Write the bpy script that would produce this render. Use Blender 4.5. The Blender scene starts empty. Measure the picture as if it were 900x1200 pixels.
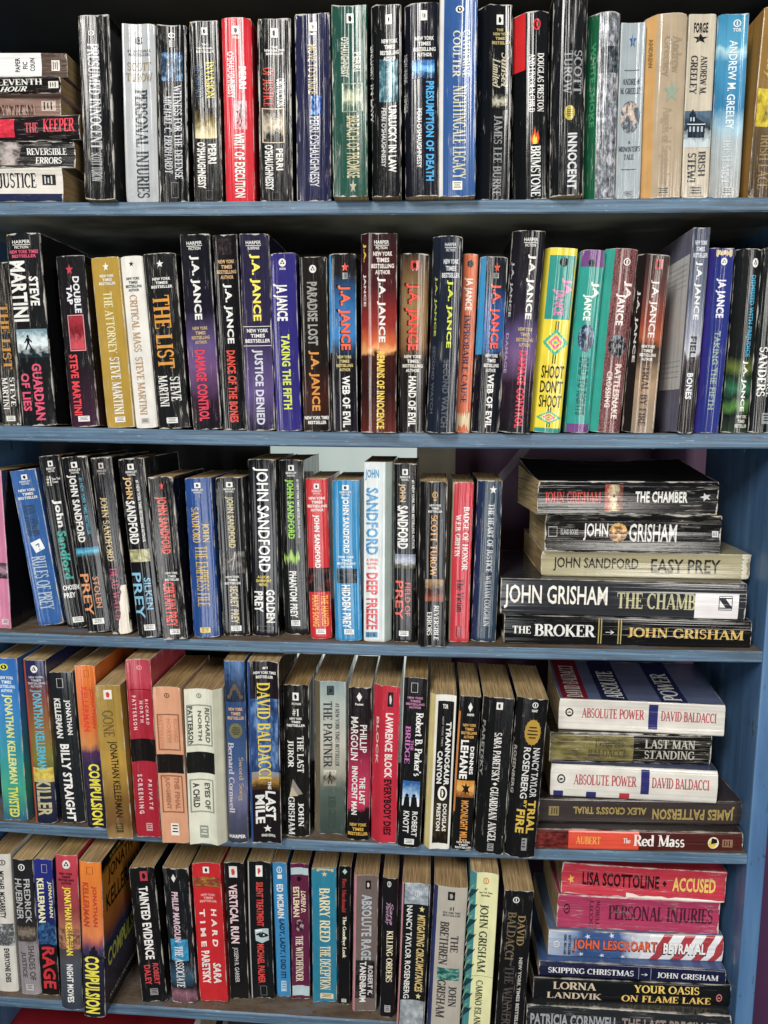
import bpy, math, random
from mathutils import Matrix, Vector
from mathutils.geometry import tessellate_polygon
R = math.radians
SC = bpy.context.scene
COL = SC.collection

# ---------------------------------------------------------------- camera
PITCH, YAW, ROLL, DIST = 0.133635, -0.064197, 0.008428, 0.7600
ZO = 1.2                                   # eye height above the floor (m)
cam = bpy.data.cameras.new('camera'); cam_o = bpy.data.objects.new('camera', cam); COL.objects.link(cam_o)
cp, sp, cy, sy = math.cos(PITCH), math.sin(PITCH), math.cos(YAW), math.sin(YAW)
fw = Vector((sy*cp, cy*cp, -sp)); rt0 = Vector((cy, -sy, 0)); up0 = rt0.cross(fw)
rt = rt0*math.cos(ROLL) + up0*math.sin(ROLL); up = rt0*-math.sin(ROLL) + up0*math.cos(ROLL)
M4 = Matrix(((rt.x, up.x, -fw.x, 0), (rt.y, up.y, -fw.y, -DIST), (rt.z, up.z, -fw.z, ZO), (0, 0, 0, 1)))
cam_o.matrix_world = M4
cam.sensor_fit = 'VERTICAL'; cam.sensor_height = 36; cam.lens = 27
cam.clip_start = .05; cam.clip_end = 50
SC.camera = cam_o
# ---------------------------------------------------------------- light
world = bpy.data.worlds.new('World'); SC.world = world; world.use_nodes = True
bg = world.node_tree.nodes['Background']; bg.inputs[0].default_value = (.86, .93, 1, 1); bg.inputs[1].default_value = .06
def area(name, loc, target, sx, sy_, power, col):
    l = bpy.data.lights.new(name, 'AREA'); l.shape = 'RECTANGLE'; l.size = sx; l.size_y = sy_; l.energy = power; l.color = col
    o = bpy.data.objects.new(name, l); COL.objects.link(o); o.location = loc
    o.rotation_euler = (Vector(target)-Vector(loc)).to_track_quat('-Z', 'Y').to_euler(); return o
area('window_light', (-.6, -1.6, ZO+1.25), (-.05, 0, ZO-.1), .45, .9, 41, (1, .97, .92))
area('right_fill_light', (.75, -1.6, ZO+.2), (0, 0, ZO-.3), .35, .9, 15, (1, .96, .9))  # added fill from the right at eye level, lifts right-facing covers
area('low_fill_light', (-.25, -2.2, ZO-.6), (-.05, 0, ZO-.35), 1.1, .7, 17, (.97, .98, 1))  # added low fill for the lower rows and board undersides
SC.view_settings.view_transform = 'Standard'; SC.view_settings.look = 'None'; SC.view_settings.exposure = 0.0; SC.view_settings.gamma = 1

# ---------------------------------------------------------------- colour and materials
def lin(h):
    v = [int(h[i:i+2], 16)/255 for i in (0, 2, 4)]
    v = [c/12.92 if c <= .04045 else ((c+.055)/1.055)**2.4 for c in v]
    m = sum(v)/3; return tuple(c*.91+m*.09 for c in v)+(1,)
class G:
    def __init__(s, tree): s.t = tree; s.n = tree.nodes; s.l = tree.links
    def node(s, kind, **kw):
        n = s.n.new(kind)
        for k, v in kw.items(): setattr(n, k, v)
        return n
    def put(s, sock, v):
        if isinstance(v, bpy.types.NodeSocket): s.l.new(v, sock)
        elif v is not None: sock.default_value = v
    def math(s, op, a, b=None, c=None, clamp=False):
        n = s.node('ShaderNodeMath', operation=op, use_clamp=clamp)
        s.put(n.inputs[0], a); s.put(n.inputs[1], b); s.put(n.inputs[2], c); return n.outputs[0]
    def step(s, v, a, b, lo=0., hi=1.):
        n = s.node('ShaderNodeMapRange', interpolation_type='SMOOTHSTEP')
        for k, x in zip(range(5), (v, a, b, lo, hi)): s.put(n.inputs[k], x)
        return n.outputs[0]
    def comb(s, x, y, z=0.):
        n = s.node('ShaderNodeCombineXYZ')
        for k, v in enumerate((x, y, z)): s.put(n.inputs[k], v)
        return n.outputs[0]
    def noise(s, vec, scale=1., detail=2., rough=.5):
        n = s.node('ShaderNodeTexNoise'); s.put(n.inputs['Vector'], vec); n.inputs['Scale'].default_value = scale
        n.inputs['Detail'].default_value = detail; n.inputs['Roughness'].default_value = rough; return n.outputs['Fac']
    def mix(s, f, a, b, mode='MIX'):
        n = s.node('ShaderNodeMix', data_type='RGBA', blend_type=mode)
        s.put(n.inputs[0], f); s.put(n.inputs[6], a); s.put(n.inputs[7], b); return n.outputs[2]
    def ramp(s, f, stops, interp='LINEAR'):
        n = s.node('ShaderNodeValToRGB'); cr = n.color_ramp; cr.interpolation = interp
        while len(cr.elements) < len(stops): cr.elements.new(.5)
        for e, (p, c) in zip(cr.elements, stops): e.position = p; e.color = c
        s.put(n.inputs[0], f); return n.outputs[0]

def worn_group():
    t = bpy.data.node_groups.new('worn_print', 'ShaderNodeTree'); g = G(t)
    for nm, ty in (('Color', 'NodeSocketColor'), ('Wear', 'NodeSocketFloat'), ('Rough', 'NodeSocketFloat')):
        t.interface.new_socket(nm, in_out='INPUT', socket_type=ty)
    t.interface.new_socket('BSDF', in_out='OUTPUT', socket_type='NodeSocketShader')
    gi = g.node('NodeGroupInput'); go = g.node('NodeGroupOutput')
    C, Wr, Ro = gi.outputs[0], gi.outputs[1], gi.outputs[2]
    sx = g.node('ShaderNodeSeparateXYZ'); g.put(sx.inputs[0], g.node('ShaderNodeUVMap', uv_map='wear').outputs[0])
    U, Vv = sx.outputs[0], sx.outputs[1]
    fu = g.math('FRACT', U)
    on_spine = g.math('LESS_THAN', g.math('FRACT', g.math('DIVIDE', U, 3.)), .3333)
    Wr = g.math('MULTIPLY', Wr, g.math('MULTIPLY_ADD', on_spine, .7, .3))
    def nz(a, b, c, det=2.): return g.noise(g.comb(g.math('MULTIPLY', U, a), g.math('MULTIPLY', Vv, b), c), 1., det)
    # long creases running down the spine, broken into patches
    n1 = nz(13., 1.3, .5, 2.); d1 = g.math('ABSOLUTE', g.math('SUBTRACT', n1, .5))
    ridge = g.step(d1, g.math('MULTIPLY_ADD', Wr, .009, .003), .0, 0., 1.)
    n1b = nz(31., 2.2, 4.5, 1.); d1b = g.math('ABSOLUTE', g.math('SUBTRACT', n1b, .5))
    ridge2 = g.step(d1b, g.math('MULTIPLY_ADD', Wr, .010, .002), .0, 0., .8)
    patch = nz(6., 6., 3., 3.)
    th = g.math('MULTIPLY_ADD', Wr, -.225, .64)
    pm = g.step(patch, th, g.math('ADD', th, .12))
    crease = g.math('MULTIPLY', g.math('MAXIMUM', ridge, ridge2), pm)
    # rubbed flecks
    th2 = g.math('MULTIPLY_ADD', Wr, -.07, .84)
    chips = g.step(nz(44., 70., 7., 3.), th2, g.math('ADD', th2, .05))
    # rubbed edges
    eu = g.math('MULTIPLY', g.math('MINIMUM', fu, g.math('SUBTRACT', 1., fu)), 26.)
    ev = g.math('MULTIPLY', g.math('MINIMUM', Vv, g.math('SUBTRACT', 1., Vv)), 105.)
    ed = g.math('MINIMUM', eu, ev)
    lim = g.math('MULTIPLY', g.math('SUBTRACT', nz(3., 7., 11., 6.), .45), g.math('MULTIPLY_ADD', Wr, 5.5, 2.0))
    edge = g.step(g.math('SUBTRACT', ed, lim), .25, -.25, 0., 1.)
    mask = g.math('MULTIPLY', g.math('MAXIMUM', g.math('MAXIMUM', crease, chips), edge), .8, clamp=True)
    tint = g.mix(.5, C, g.mix(1., C, g.ramp(nz(3., 9., 1.7, 3.), [(.3, (.8, .8, .8, 1)), (.7, (1.15, 1.15, 1.15, 1))]), 'MULTIPLY'))
    col = g.mix(mask, tint, (.56, .53, .47, 1))
    bs = g.node('ShaderNodeBsdfPrincipled'); g.put(bs.inputs['Base Color'], col)
    g.put(bs.inputs['Roughness'], g.math('ADD', g.math('MULTIPLY_ADD', mask, .35, Ro), g.math('MULTIPLY_ADD', nz(9., 30., 2., 2.), .14, -.07)))
    bs.inputs['Specular IOR Level'].default_value = .45
    h = g.math('ADD', g.math('MULTIPLY', nz(7., .6, 9., 2.), 1.3), g.math('ADD', g.math('MULTIPLY', n1, .5), g.math('MULTIPLY', crease, -.25)))
    bp = g.node('ShaderNodeBump'); bp.inputs['Strength'].default_value = .4; bp.inputs['Distance'].default_value = .0016
    g.put(bp.inputs['Height'], h); g.put(bs.inputs['Normal'], bp.outputs[0])
    g.l.new(bs.outputs[0], go.inputs[0]); return t
WORN = worn_group()
MATS = {}
def new_mat(name):
    m = bpy.data.materials.new(name); m.use_nodes = True; m.node_tree.nodes.clear(); g = G(m.node_tree)
    return m, g, g.node('ShaderNodeOutputMaterial')
def finish(g, out, col, wear, gloss):
    n = g.node('ShaderNodeGroup', node_tree=WORN); g.put(n.inputs[0], col); n.inputs[1].default_value = wear; n.inputs[2].default_value = gloss
    g.l.new(n.outputs[0], out.inputs[0])
def print_mat(hexcol, wear=.3, gloss=.19):
    k = ('p', hexcol, round(wear, 1), gloss)
    if k not in MATS:
        m, g, out = new_mat('print'); finish(g, out, lin(hexcol), round(wear, 1), gloss); MATS[k] = m
    return MATS[k]
def grad_mat(stops, wear, gloss):
    m, g, out = new_mat('printed_gradient')
    sx = g.node('ShaderNodeSeparateXYZ'); g.put(sx.inputs[0], g.node('ShaderNodeUVMap', uv_map='wear').outputs[0])
    v = g.math('ADD', sx.outputs[1], g.math('MULTIPLY_ADD', g.noise(g.comb(g.math('MULTIPLY', sx.outputs[0], 3.), g.math('MULTIPLY', sx.outputs[1], 9.)), 1., 3.), .12, -.06))
    finish(g, out, g.ramp(v, [(p, lin(c)) for p, c in stops]), wear, gloss); return m
def pic_mat(kind, cs, wear, gloss, seed):
    m, g, out = new_mat('printed_picture'); cs = [lin(c) for c in cs]
    sx = g.node('ShaderNodeSeparateXYZ'); g.put(sx.inputs[0], g.node('ShaderNodeUVMap', uv_map='pic').outputs[0])
    u, v = sx.outputs[0], sx.outputs[1]
    vec = g.comb(u, v, seed*1.37)
    if kind == 'n': c = g.ramp(g.noise(vec, 4., 4., .6), [(.3, cs[2]), (.48, cs[0]), (.66, cs[1])])
    elif kind == 'o': c = g.ramp(g.noise(vec, 3., 3., .6), [(.35, cs[2]), (.5, cs[0]), (.62, cs[1])])
    elif kind == 'g': c = g.ramp(g.math('ADD', v, g.math('MULTIPLY_ADD', g.noise(vec, 5., 4., .6), .9, -.45)), [(.1, cs[0]), (.5, cs[1]), (.85, cs[2])])
    elif kind == 's': c = g.ramp(g.noise(g.comb(g.math('MULTIPLY', u, 1.2), g.math('MULTIPLY', v, 30.), seed), 1., 2.), [(.4, cs[2]), (.5, cs[0]), (.6, cs[1])])
    elif kind == 'w': c = g.ramp(g.noise(g.comb(g.math('MULTIPLY', u, 5.), g.math('MULTIPLY', v, 17.), seed), 1., 5., .7), [(.34, cs[2]), (.5, cs[0]), (.6, cs[1])])
    elif kind == 'a': c = g.ramp(g.math('SUBTRACT', g.noise(g.comb(g.math('MULTIPLY', u, 9.), g.math('MULTIPLY', v, 1.2), seed), 1., 2.), g.math('MULTIPLY', g.math('ABSOLUTE', g.math('SUBTRACT', v, .5)), .5)), [(.36, cs[0]), (.44, cs[2]), (.58, cs[1])])
    elif kind == 'p':
        vo = g.node('ShaderNodeTexVoronoi', feature='DISTANCE_TO_EDGE'); g.put(vo.inputs['Vector'], g.comb(g.math('MULTIPLY', u, 11.), g.math('MULTIPLY', v, 62.), seed)); vo.inputs['Scale'].default_value = 1.
        f = g.math('ADD', vo.outputs['Distance'], g.math('MULTIPLY_ADD', g.noise(vec, 7., 3.), .5, -.25))
        c = g.ramp(f, [(.0, cs[1]), (.1, cs[0]), (.4, cs[2])])
    finish(g, out, c, wear, gloss); return m
def page_mat(hexcol):
    k = ('page', hexcol)
    if k in MATS: return MATS[k]
    m, g, out = new_mat('page_edges'); base = lin(hexcol)
    sx = g.node('ShaderNodeSeparateXYZ'); g.put(sx.inputs[0], g.node('ShaderNodeTexCoord').outputs['Object'])
    fine = g.noise(g.comb(g.math('MULTIPLY', sx.outputs[0], 850.), g.math('MULTIPLY', sx.outputs[1], 25.), g.math('MULTIPLY', sx.outputs[2], 25.)), 1., 3.)
    blot = g.noise(g.comb(g.math('MULTIPLY', sx.outputs[0], 60.), g.math('MULTIPLY', sx.outputs[1], 30.), g.math('MULTIPLY', sx.outputs[2], 30.)), 1., 4.)
    c = g.mix(1., base, g.ramp(fine, [(.34, (.5, .46, .4, 1)), (.52, (.9, .88, .84, 1)), (.64, (1.1, 1.1, 1.08, 1))]), 'MULTIPLY')
    c = g.mix(g.step(blot, .5, .75, 0., .55), c, (base[0]*.5, base[1]*.42, base[2]*.32, 1))
    b = g.node('ShaderNodeBsdfPrincipled'); g.put(b.inputs['Base Color'], c); b.inputs['Roughness'].default_value = .85; b.inputs['Specular IOR Level'].default_value = .2
    bp = g.node('ShaderNodeBump'); bp.inputs['Strength'].default_value = .5; bp.inputs['Distance'].default_value = .0004; g.put(bp.inputs['Height'], fine); g.put(b.inputs['Normal'], bp.outputs[0])
    g.l.new(b.outputs[0], out.inputs[0]); MATS[k] = m; return m
def wood_mat(kind):
    m, g, out = new_mat(kind)
    sx = g.node('ShaderNodeSeparateXYZ'); g.put(sx.inputs[0], g.node('ShaderNodeTexCoord').outputs['Object'])
    x, y, z = sx.outputs
    def nz(a, b, c, det=3., off=0.): return g.noise(g.comb(g.math('MULTIPLY_ADD', x, a, off), g.math('MULTIPLY', y, b), g.math('MULTIPLY', z, c)), 1., det, .6)
    if kind == 'blue_painted_edge':
        a = nz(7., 40., 420., 4.); b_ = nz(24., 60., 900., 3., 5.); sp = nz(160., 160., 500., 3., 9.)
        c = g.ramp(a, [(.28, lin('2c3c4c')), (.45, lin('45617a')), (.6, lin('55768f')), (.75, lin('829baa'))])
        c = g.mix(g.step(b_, .56, .66, 0., .45), c, lin('3a4654'))
        c = g.mix(g.step(sp, .66, .72, 0., .7), c, lin('2a2e34'))
        c = g.mix(g.step(nz(55., 60., 700., 2., 3.), .66, .7, 0., .4), c, lin('b8ccdc'))
        c = g.mix(g.step(nz(9., 25., 90., 4., 13.), .5, .7, 0., .55), c, lin('2e3a46'))
        c = g.mix(g.step(nz(70., 70., 260., 4., 21.), .635, .66, 0., .8), c, lin('5a5146'))
        rough, hgt = .5, a
    elif kind == 'blue_painted_side':
        a = nz(60., 60., 5., 5.); sp = nz(300., 300., 60., 3., 2.); bl = nz(14., 14., 9., 4., 7.)
        c = g.ramp(a, [(.3, lin('365a82')), (.5, lin('426c98')), (.7, lin('5079a2'))])
        c = g.mix(g.step(bl, .55, .75, 0., .45), c, lin('3a5f8c'))
        c = g.mix(g.step(sp, .66, .72, 0., .6), c, lin('2c3f58'))
        c = g.mix(g.step(nz(70., 70., 30., 5., 21.), .64, .66, 0., .8), c, lin('33424e'))
        c = g.mix(g.step(nz(45., 45., 12., 5., 31.), .67, .69, 0., .6), c, lin('9ab0c0'))
        rough, hgt = .45, a
    elif kind == 'worn_board_top':
        a = nz(20., 60., 10., 5.); b_ = nz(200., 300., 50., 3., 3.)
        c = g.ramp(a, [(.3, lin('4a3c30')), (.5, lin('6a5846')), (.68, lin('586678'))]); c = g.mix(g.step(b_, .55, .7, 0., .6), c, lin('2c2622'))
        rough, hgt = .75, a
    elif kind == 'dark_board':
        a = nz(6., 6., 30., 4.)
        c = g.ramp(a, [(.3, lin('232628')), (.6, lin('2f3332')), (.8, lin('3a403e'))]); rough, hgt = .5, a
    elif kind == 'grey_green_sheen_board':
        a = nz(3.2, 4., 1., 4., .6); c = g.ramp(a, [(.38, lin('323636')), (.5, lin('707a76')), (.66, lin('8e9892'))]); rough, hgt = .38, a  # paler middle paints reflected light into the underside colour
    elif kind == 'black_board':
        a = nz(9., 9., 9., 4.); c = g.ramp(a, [(.3, lin('121318')), (.7, lin('20222a'))]); rough, hgt = .6, a
    elif kind == 'purple_paint':
        a = nz(5., 5., 5., 4.); c = g.ramp(a, [(.3, lin('502650')), (.7, lin('5c2e5a'))]); rough, hgt = .55, a
    elif kind == 'pale_board':
        a = nz(8., 8., 12., 4.); c = g.ramp(a, [(.3, lin('b8c4be')), (.7, lin('dfe6e0'))]); rough, hgt = .6, a
    elif kind == 'cream_paint':
        a = nz(8., 8., 30., 4.); c = g.ramp(a, [(.3, lin('9a9484')), (.7, lin('b4ae9c'))]); rough, hgt = .6, a
    b = g.node('ShaderNodeBsdfPrincipled'); g.put(b.inputs['Base Color'], c); b.inputs['Roughness'].default_value = rough
    bp = g.node('ShaderNodeBump'); bp.inputs['Strength'].default_value = .35; bp.inputs['Distance'].default_value = .0015; g.put(bp.inputs['Height'], hgt); g.put(b.inputs['Normal'], bp.outputs[0])
    g.l.new(b.outputs[0], out.inputs[0]); return m
def film_mat():
    m, g, out = new_mat('clear_film'); b = g.node('ShaderNodeBsdfPrincipled')
    b.inputs['Base Color'].default_value = (.8, .8, .82, 1); b.inputs['Alpha'].default_value = .1; b.inputs['Roughness'].default_value = .12
    g.l.new(b.outputs[0], out.inputs[0]); return m
EDGE, SIDE, TOPM, DARK = wood_mat('blue_painted_edge'), wood_mat('blue_painted_side'), wood_mat('worn_board_top'), wood_mat('dark_board')

# ---------------------------------------------------------------- lettering
TH, TN = .185, .082
def arc_pts(cx, cy_, rx, ry, a0, a1, n=None):
    n = n or max(4, int(abs(a1-a0)/26))
    return [(cx+rx*math.cos(R(a0+(a1-a0)*i/n)), cy_+ry*math.sin(R(a0+(a1-a0)*i/n))) for i in range(n+1)]
SERIF = {
'A':(.78,'L .1 0 .39 .98 t;L .39 .98 .68 0 T;L .21 .34 .58 .34 t;F .1 0 .22;F .68 0 .26'),
'B':(.66,'S .16;L .16 .97 .32 .97 t;L .16 .52 .34 .52 t;L .16 .03 .34 .03 t;A .32 .745 .2 .225 -90 90;A .34 .275 .25 .245 -90 90'),
'C':(.72,'A .4 .5 .32 .47 48 312;V .63 .68 .97'),
'D':(.78,'S .16;L .16 .97 .34 .97 t;L .16 .03 .34 .03 t;A .34 .5 .34 .47 -90 90'),
'E':(.62,'S .16;L .16 .97 .54 .97 t;L .16 .51 .42 .51 t;L .16 .03 .57 .03 t;V .54 .76 1;V .42 .4 .62;V .57 0 .25'),
'F':(.58,'S .16;L .16 .97 .54 .97 t;L .16 .51 .42 .51 t;V .54 .76 1;V .42 .4 .62'),
'G':(.78,'A .4 .5 .32 .47 48 315;V .63 .7 .97;L .64 .1 .64 .42 T;F .64 .43 .26'),
'H':(.84,'S .18;S .66;L .18 .51 .66 .51 t'),
'I':(.36,'S .18'),
'J':(.42,'L .26 .16 .26 1 T;F .26 1 .3;A .12 .16 .14 .17 0 -120'),
'K':(.78,'S .16;L .2 .42 .6 .98 t;L .3 .56 .66 .02 T;F .62 1 .22;F .68 0 .24'),
'L':(.62,'S .16;L .16 .03 .56 .03 t;V .56 0 .26'),
'M':(.98,'L .14 0 .14 1 t;L .16 1 .48 .06 T;L .48 .06 .8 1 t;L .82 0 .82 1 T;F .14 0 .24;F .82 0 .3;F .12 1 .2;F .84 1 .24'),
'N':(.84,'L .16 0 .16 1 t;L .16 .98 .68 .02 T;L .68 0 .68 1 t;F .16 0 .26;F .12 1 .22;F .68 1 .26'),
'O':(.82,'A .41 .5 .33 .47 0 360'),
'P':(.62,'S .16;L .16 .97 .34 .97 t;L .16 .47 .34 .47 t;A .34 .72 .22 .25 -90 90'),
'Q':(.82,'A .41 .5 .33 .47 0 360;L .44 .16 .7 -.14 T'),
'R':(.7,'S .16;L .16 .97 .34 .97 t;L .16 .49 .34 .49 t;A .34 .73 .21 .24 -90 90;L .36 .49 .62 .02 T;F .66 0 .2'),
'S':(.56,'A .28 .735 .19 .235 42 255 c;A .28 .27 .2 .24 88 -135 c;V .45 .74 .97;V .1 .03 .27'),
'T':(.7,'S .35;L .06 .97 .64 .97 t;V .06 .74 1;V .64 .74 1'),
'U':(.8,'L .18 .3 .18 1 T;A .4 .3 .22 .28 180 360;L .62 .3 .62 1 t;F .18 1 .3;F .62 1 .24'),
'V':(.76,'L .1 1 .38 .02 T;L .38 .02 .66 1 t;F .1 1 .26;F .66 1 .22'),
'W':(1.08,'L .1 1 .34 .02 T;L .34 .02 .54 .9 t;L .54 .9 .76 .02 T;L .76 .02 .98 1 t;F .1 1 .24;F .98 1 .2'),
'X':(.76,'L .12 1 .64 0 T;L .62 1 .12 0 t;F .12 1 .24;F .64 0 .24;F .62 1 .2;F .12 0 .2'),
'Y':(.74,'L .1 1 .37 .48 T;L .37 .48 .64 1 t;L .37 0 .37 .48 T;F .37 0 .3;F .1 1 .24;F .64 1 .2'),
'Z':(.66,'L .1 .97 .56 .97 t;L .56 .97 .1 .03 T;L .1 .03 .58 .03 t;V .1 .76 1;V .58 0 .24'),
'a':(.5,'L .36 0 .36 .48 T;A .22 .46 .14 .18 10 150;A .2 .18 .14 .17 0 360'),
'b':(.58,'L .14 0 .14 1 T;A .3 .32 .2 .3 -180 180;F .12 1 .16'),
'c':(.48,'A .27 .32 .2 .3 45 315'),
'd':(.58,'L .44 0 .44 1 T;A .26 .32 .19 .3 0 360;F .42 1 .16;F .48 0 .14'),
'e':(.5,'A .27 .32 .2 .3 0 315;L .07 .34 .46 .34 t'),
'f':(.36,'L .16 0 .16 .8 T;A .29 .8 .13 .17 180 50;L .04 .62 .32 .62 t;F .16 0 .26'),
'g':(.54,'A .25 .38 .17 .24 0 360;A .25 -.12 .2 .16 0 360;L .4 .6 .5 .62 t'),
'h':(.6,'L .14 0 .14 1 T;A .3 .42 .16 .2 180 0;L .46 0 .46 .42 T;F .14 0 .24;F .46 0 .24;F .12 1 .16'),
'i':(.3,'L .15 0 .15 .62 T;L .15 .8 .15 .94 T;F .15 0 .26;F .12 .62 .16'),
'k':(.58,'L .14 0 .14 1 T;L .18 .28 .42 .62 t;L .26 .38 .48 .02 T;F .14 0 .24;F .48 0 .2;F .44 .62 .18'),
'l':(.3,'L .15 0 .15 1 T;F .15 0 .26;F .12 1 .16'),
'm':(.9,'L .14 0 .14 .62 T;A .28 .42 .15 .2 180 0;L .43 0 .43 .42 T;A .58 .42 .15 .2 180 0;L .74 0 .74 .42 T;F .14 0 .22;F .43 0 .22;F .74 0 .22'),
'n':(.6,'L .14 0 .14 .62 T;A .3 .42 .16 .2 180 0;L .46 0 .46 .42 T;F .14 0 .24;F .46 0 .24'),
'o':(.54,'A .27 .32 .2 .3 0 360'),
'p':(.58,'L .14 -.3 .14 .62 T;A .3 .32 .2 .3 -180 180;F .14 -.3 .26'),
'r':(.42,'L .14 0 .14 .62 T;A .3 .4 .14 .22 170 60;F .14 0 .26'),
's':(.42,'A .21 .46 .13 .16 50 260 c;A .21 .16 .14 .16 90 -140 c'),
't':(.36,'L .16 .12 .16 .84 T;A .28 .14 .12 .14 180 300;L .03 .62 .32 .62 t'),
'u':(.6,'L .14 .22 .14 .62 T;A .3 .22 .16 .2 180 360;L .46 0 .46 .62 T'),
'w':(.8,'L .08 .62 .24 .02 T;L .24 .02 .4 .56 t;L .4 .56 .56 .02 T;L .56 .02 .72 .62 t'),
'y':(.54,'L .08 .62 .27 .04 T;L .46 .62 .18 -.28 t;F .08 .62 .18;F .46 .62 .16'),
'.':(.24,'L .12 0 .12 .14 T'), "'":(.22,'L .11 .74 .11 1 T'), '!':(.3,'L .15 .3 .15 1 T;L .15 0 .15 .14 T'),
'#':(.7,'L .2 0 .3 1 t;L .42 0 .52 1 t;L .06 .36 .62 .36 t;L .1 .66 .66 .66 t'),
'1':(.5,'S .25;L .08 .8 .25 .96 t'), ',':(.24,'L .14 .14 .08 -.12 T')}
def ribbon(V_, F_, pts, ws):
    n = len(pts)
    for i in range(n-1):
        (x0, y0), (x1, y1) = pts[i], pts[i+1]; L = math.hypot(x1-x0, y1-y0) or 1e-6
        nx, ny = -(y1-y0)/L, (x1-x0)/L; e = .015/L if n > 2 else 0
        ax, ay, bx_, by_ = x0-(x1-x0)*e, y0-(y1-y0)*e, x1+(x1-x0)*e, y1+(y1-y0)*e
        k = len(V_); w0, w1 = ws[i]/2, ws[i+1]/2
        V_ += [(ax-nx*w0, ay-ny*w0), (bx_-nx*w1, by_-ny*w1), (bx_+nx*w1, by_+ny*w1), (ax+nx*w0, ay+ny*w0)]; F_.append((k, k+1, k+2, k+3))
def serif_text(text):
    V_, F_ = [], []; x = 0
    for ch in text:
        if ch == ' ': x += .34; continue
        adv, ops = SERIF.get(ch) or SERIF.get(ch.upper()); v, f = [], []
        for op in ops.split(';'):
            p = op.split(); k = p[0]; a = [float(q) for q in p[1:] if q not in 'Ttc']
            if k == 'S': ribbon(v, f, [(a[0], 0), (a[0], 1)], [TH]*2); ribbon(v, f, [(a[0]-.16, .022), (a[0]+.16, .022)], [.05]*2); ribbon(v, f, [(a[0]-.16, .978), (a[0]+.16, .978)], [.05]*2)
            elif k == 'L': w = TH if p[-1] == 'T' else TN; ribbon(v, f, [(a[0], a[1]), (a[2], a[3])], [w]*2)
            elif k == 'F': y_ = a[1]+.022 if a[1] < .2 else a[1]-.022; ribbon(v, f, [(a[0]-a[2]/2-.02, y_), (a[0]+a[2]/2+.02, y_)], [.05]*2)
            elif k == 'V': ribbon(v, f, [(a[0], a[1]), (a[0], a[2])], [.05]*2)
            elif k == 'A':
                pts = arc_pts(*a); n = len(pts); ws = []
                for i in range(n):
                    t_ = R(a[4]+(a[5]-a[4])*i/(n-1)); ws.append(.115 if p[-1] == 'c' else TN+(TH-TN)*abs(math.cos(t_))**1.3)
                ribbon(v, f, pts, ws)
        o = len(V_); V_ += [(x+q[0], q[1]) for q in v]; F_ += [tuple(i+o for i in q) for q in f]; x += adv
    return V_, F_
TCACHE = {}
def text_shape(text, font):
    k = (text, font)
    if k in TCACHE: return TCACHE[k]
    if font in ('s', 'i', 'is'): v, f = serif_text(text)
    else:
        cu = bpy.data.curves.new('lettering', 'FONT'); cu.body = text; cu.resolution_u = 2; cu.fill_mode = 'FRONT'
        cu.offset = .034 if font == 'b' else .014
        if font == 'b': cu.space_character = 1.06
        o = bpy.data.objects.new('lettering', cu); COL.objects.link(o); bpy.context.view_layer.update()
        me = bpy.data.meshes.new_from_object(o.evaluated_get(bpy.context.evaluated_depsgraph_get()))
        v = [(p.co.x, p.co.y) for p in me.vertices]; f = [tuple(p.vertices) for p in me.polygons]
        bpy.data.objects.remove(o); bpy.data.curves.remove(cu); bpy.data.meshes.remove(me)
    if font in ('i', 'is'): v = [(x+.28*y, y) for x, y in v]
    x0, x1 = min(p[0] for p in v), max(p[0] for p in v); y0, y1 = min(p[1] for p in v), max(p[1] for p in v)
    v = [((x-x0)/(x1-x0), (y-y0)/(y1-y0)) for x, y in v]
    TCACHE[k] = (v, f); return v, f

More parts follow.
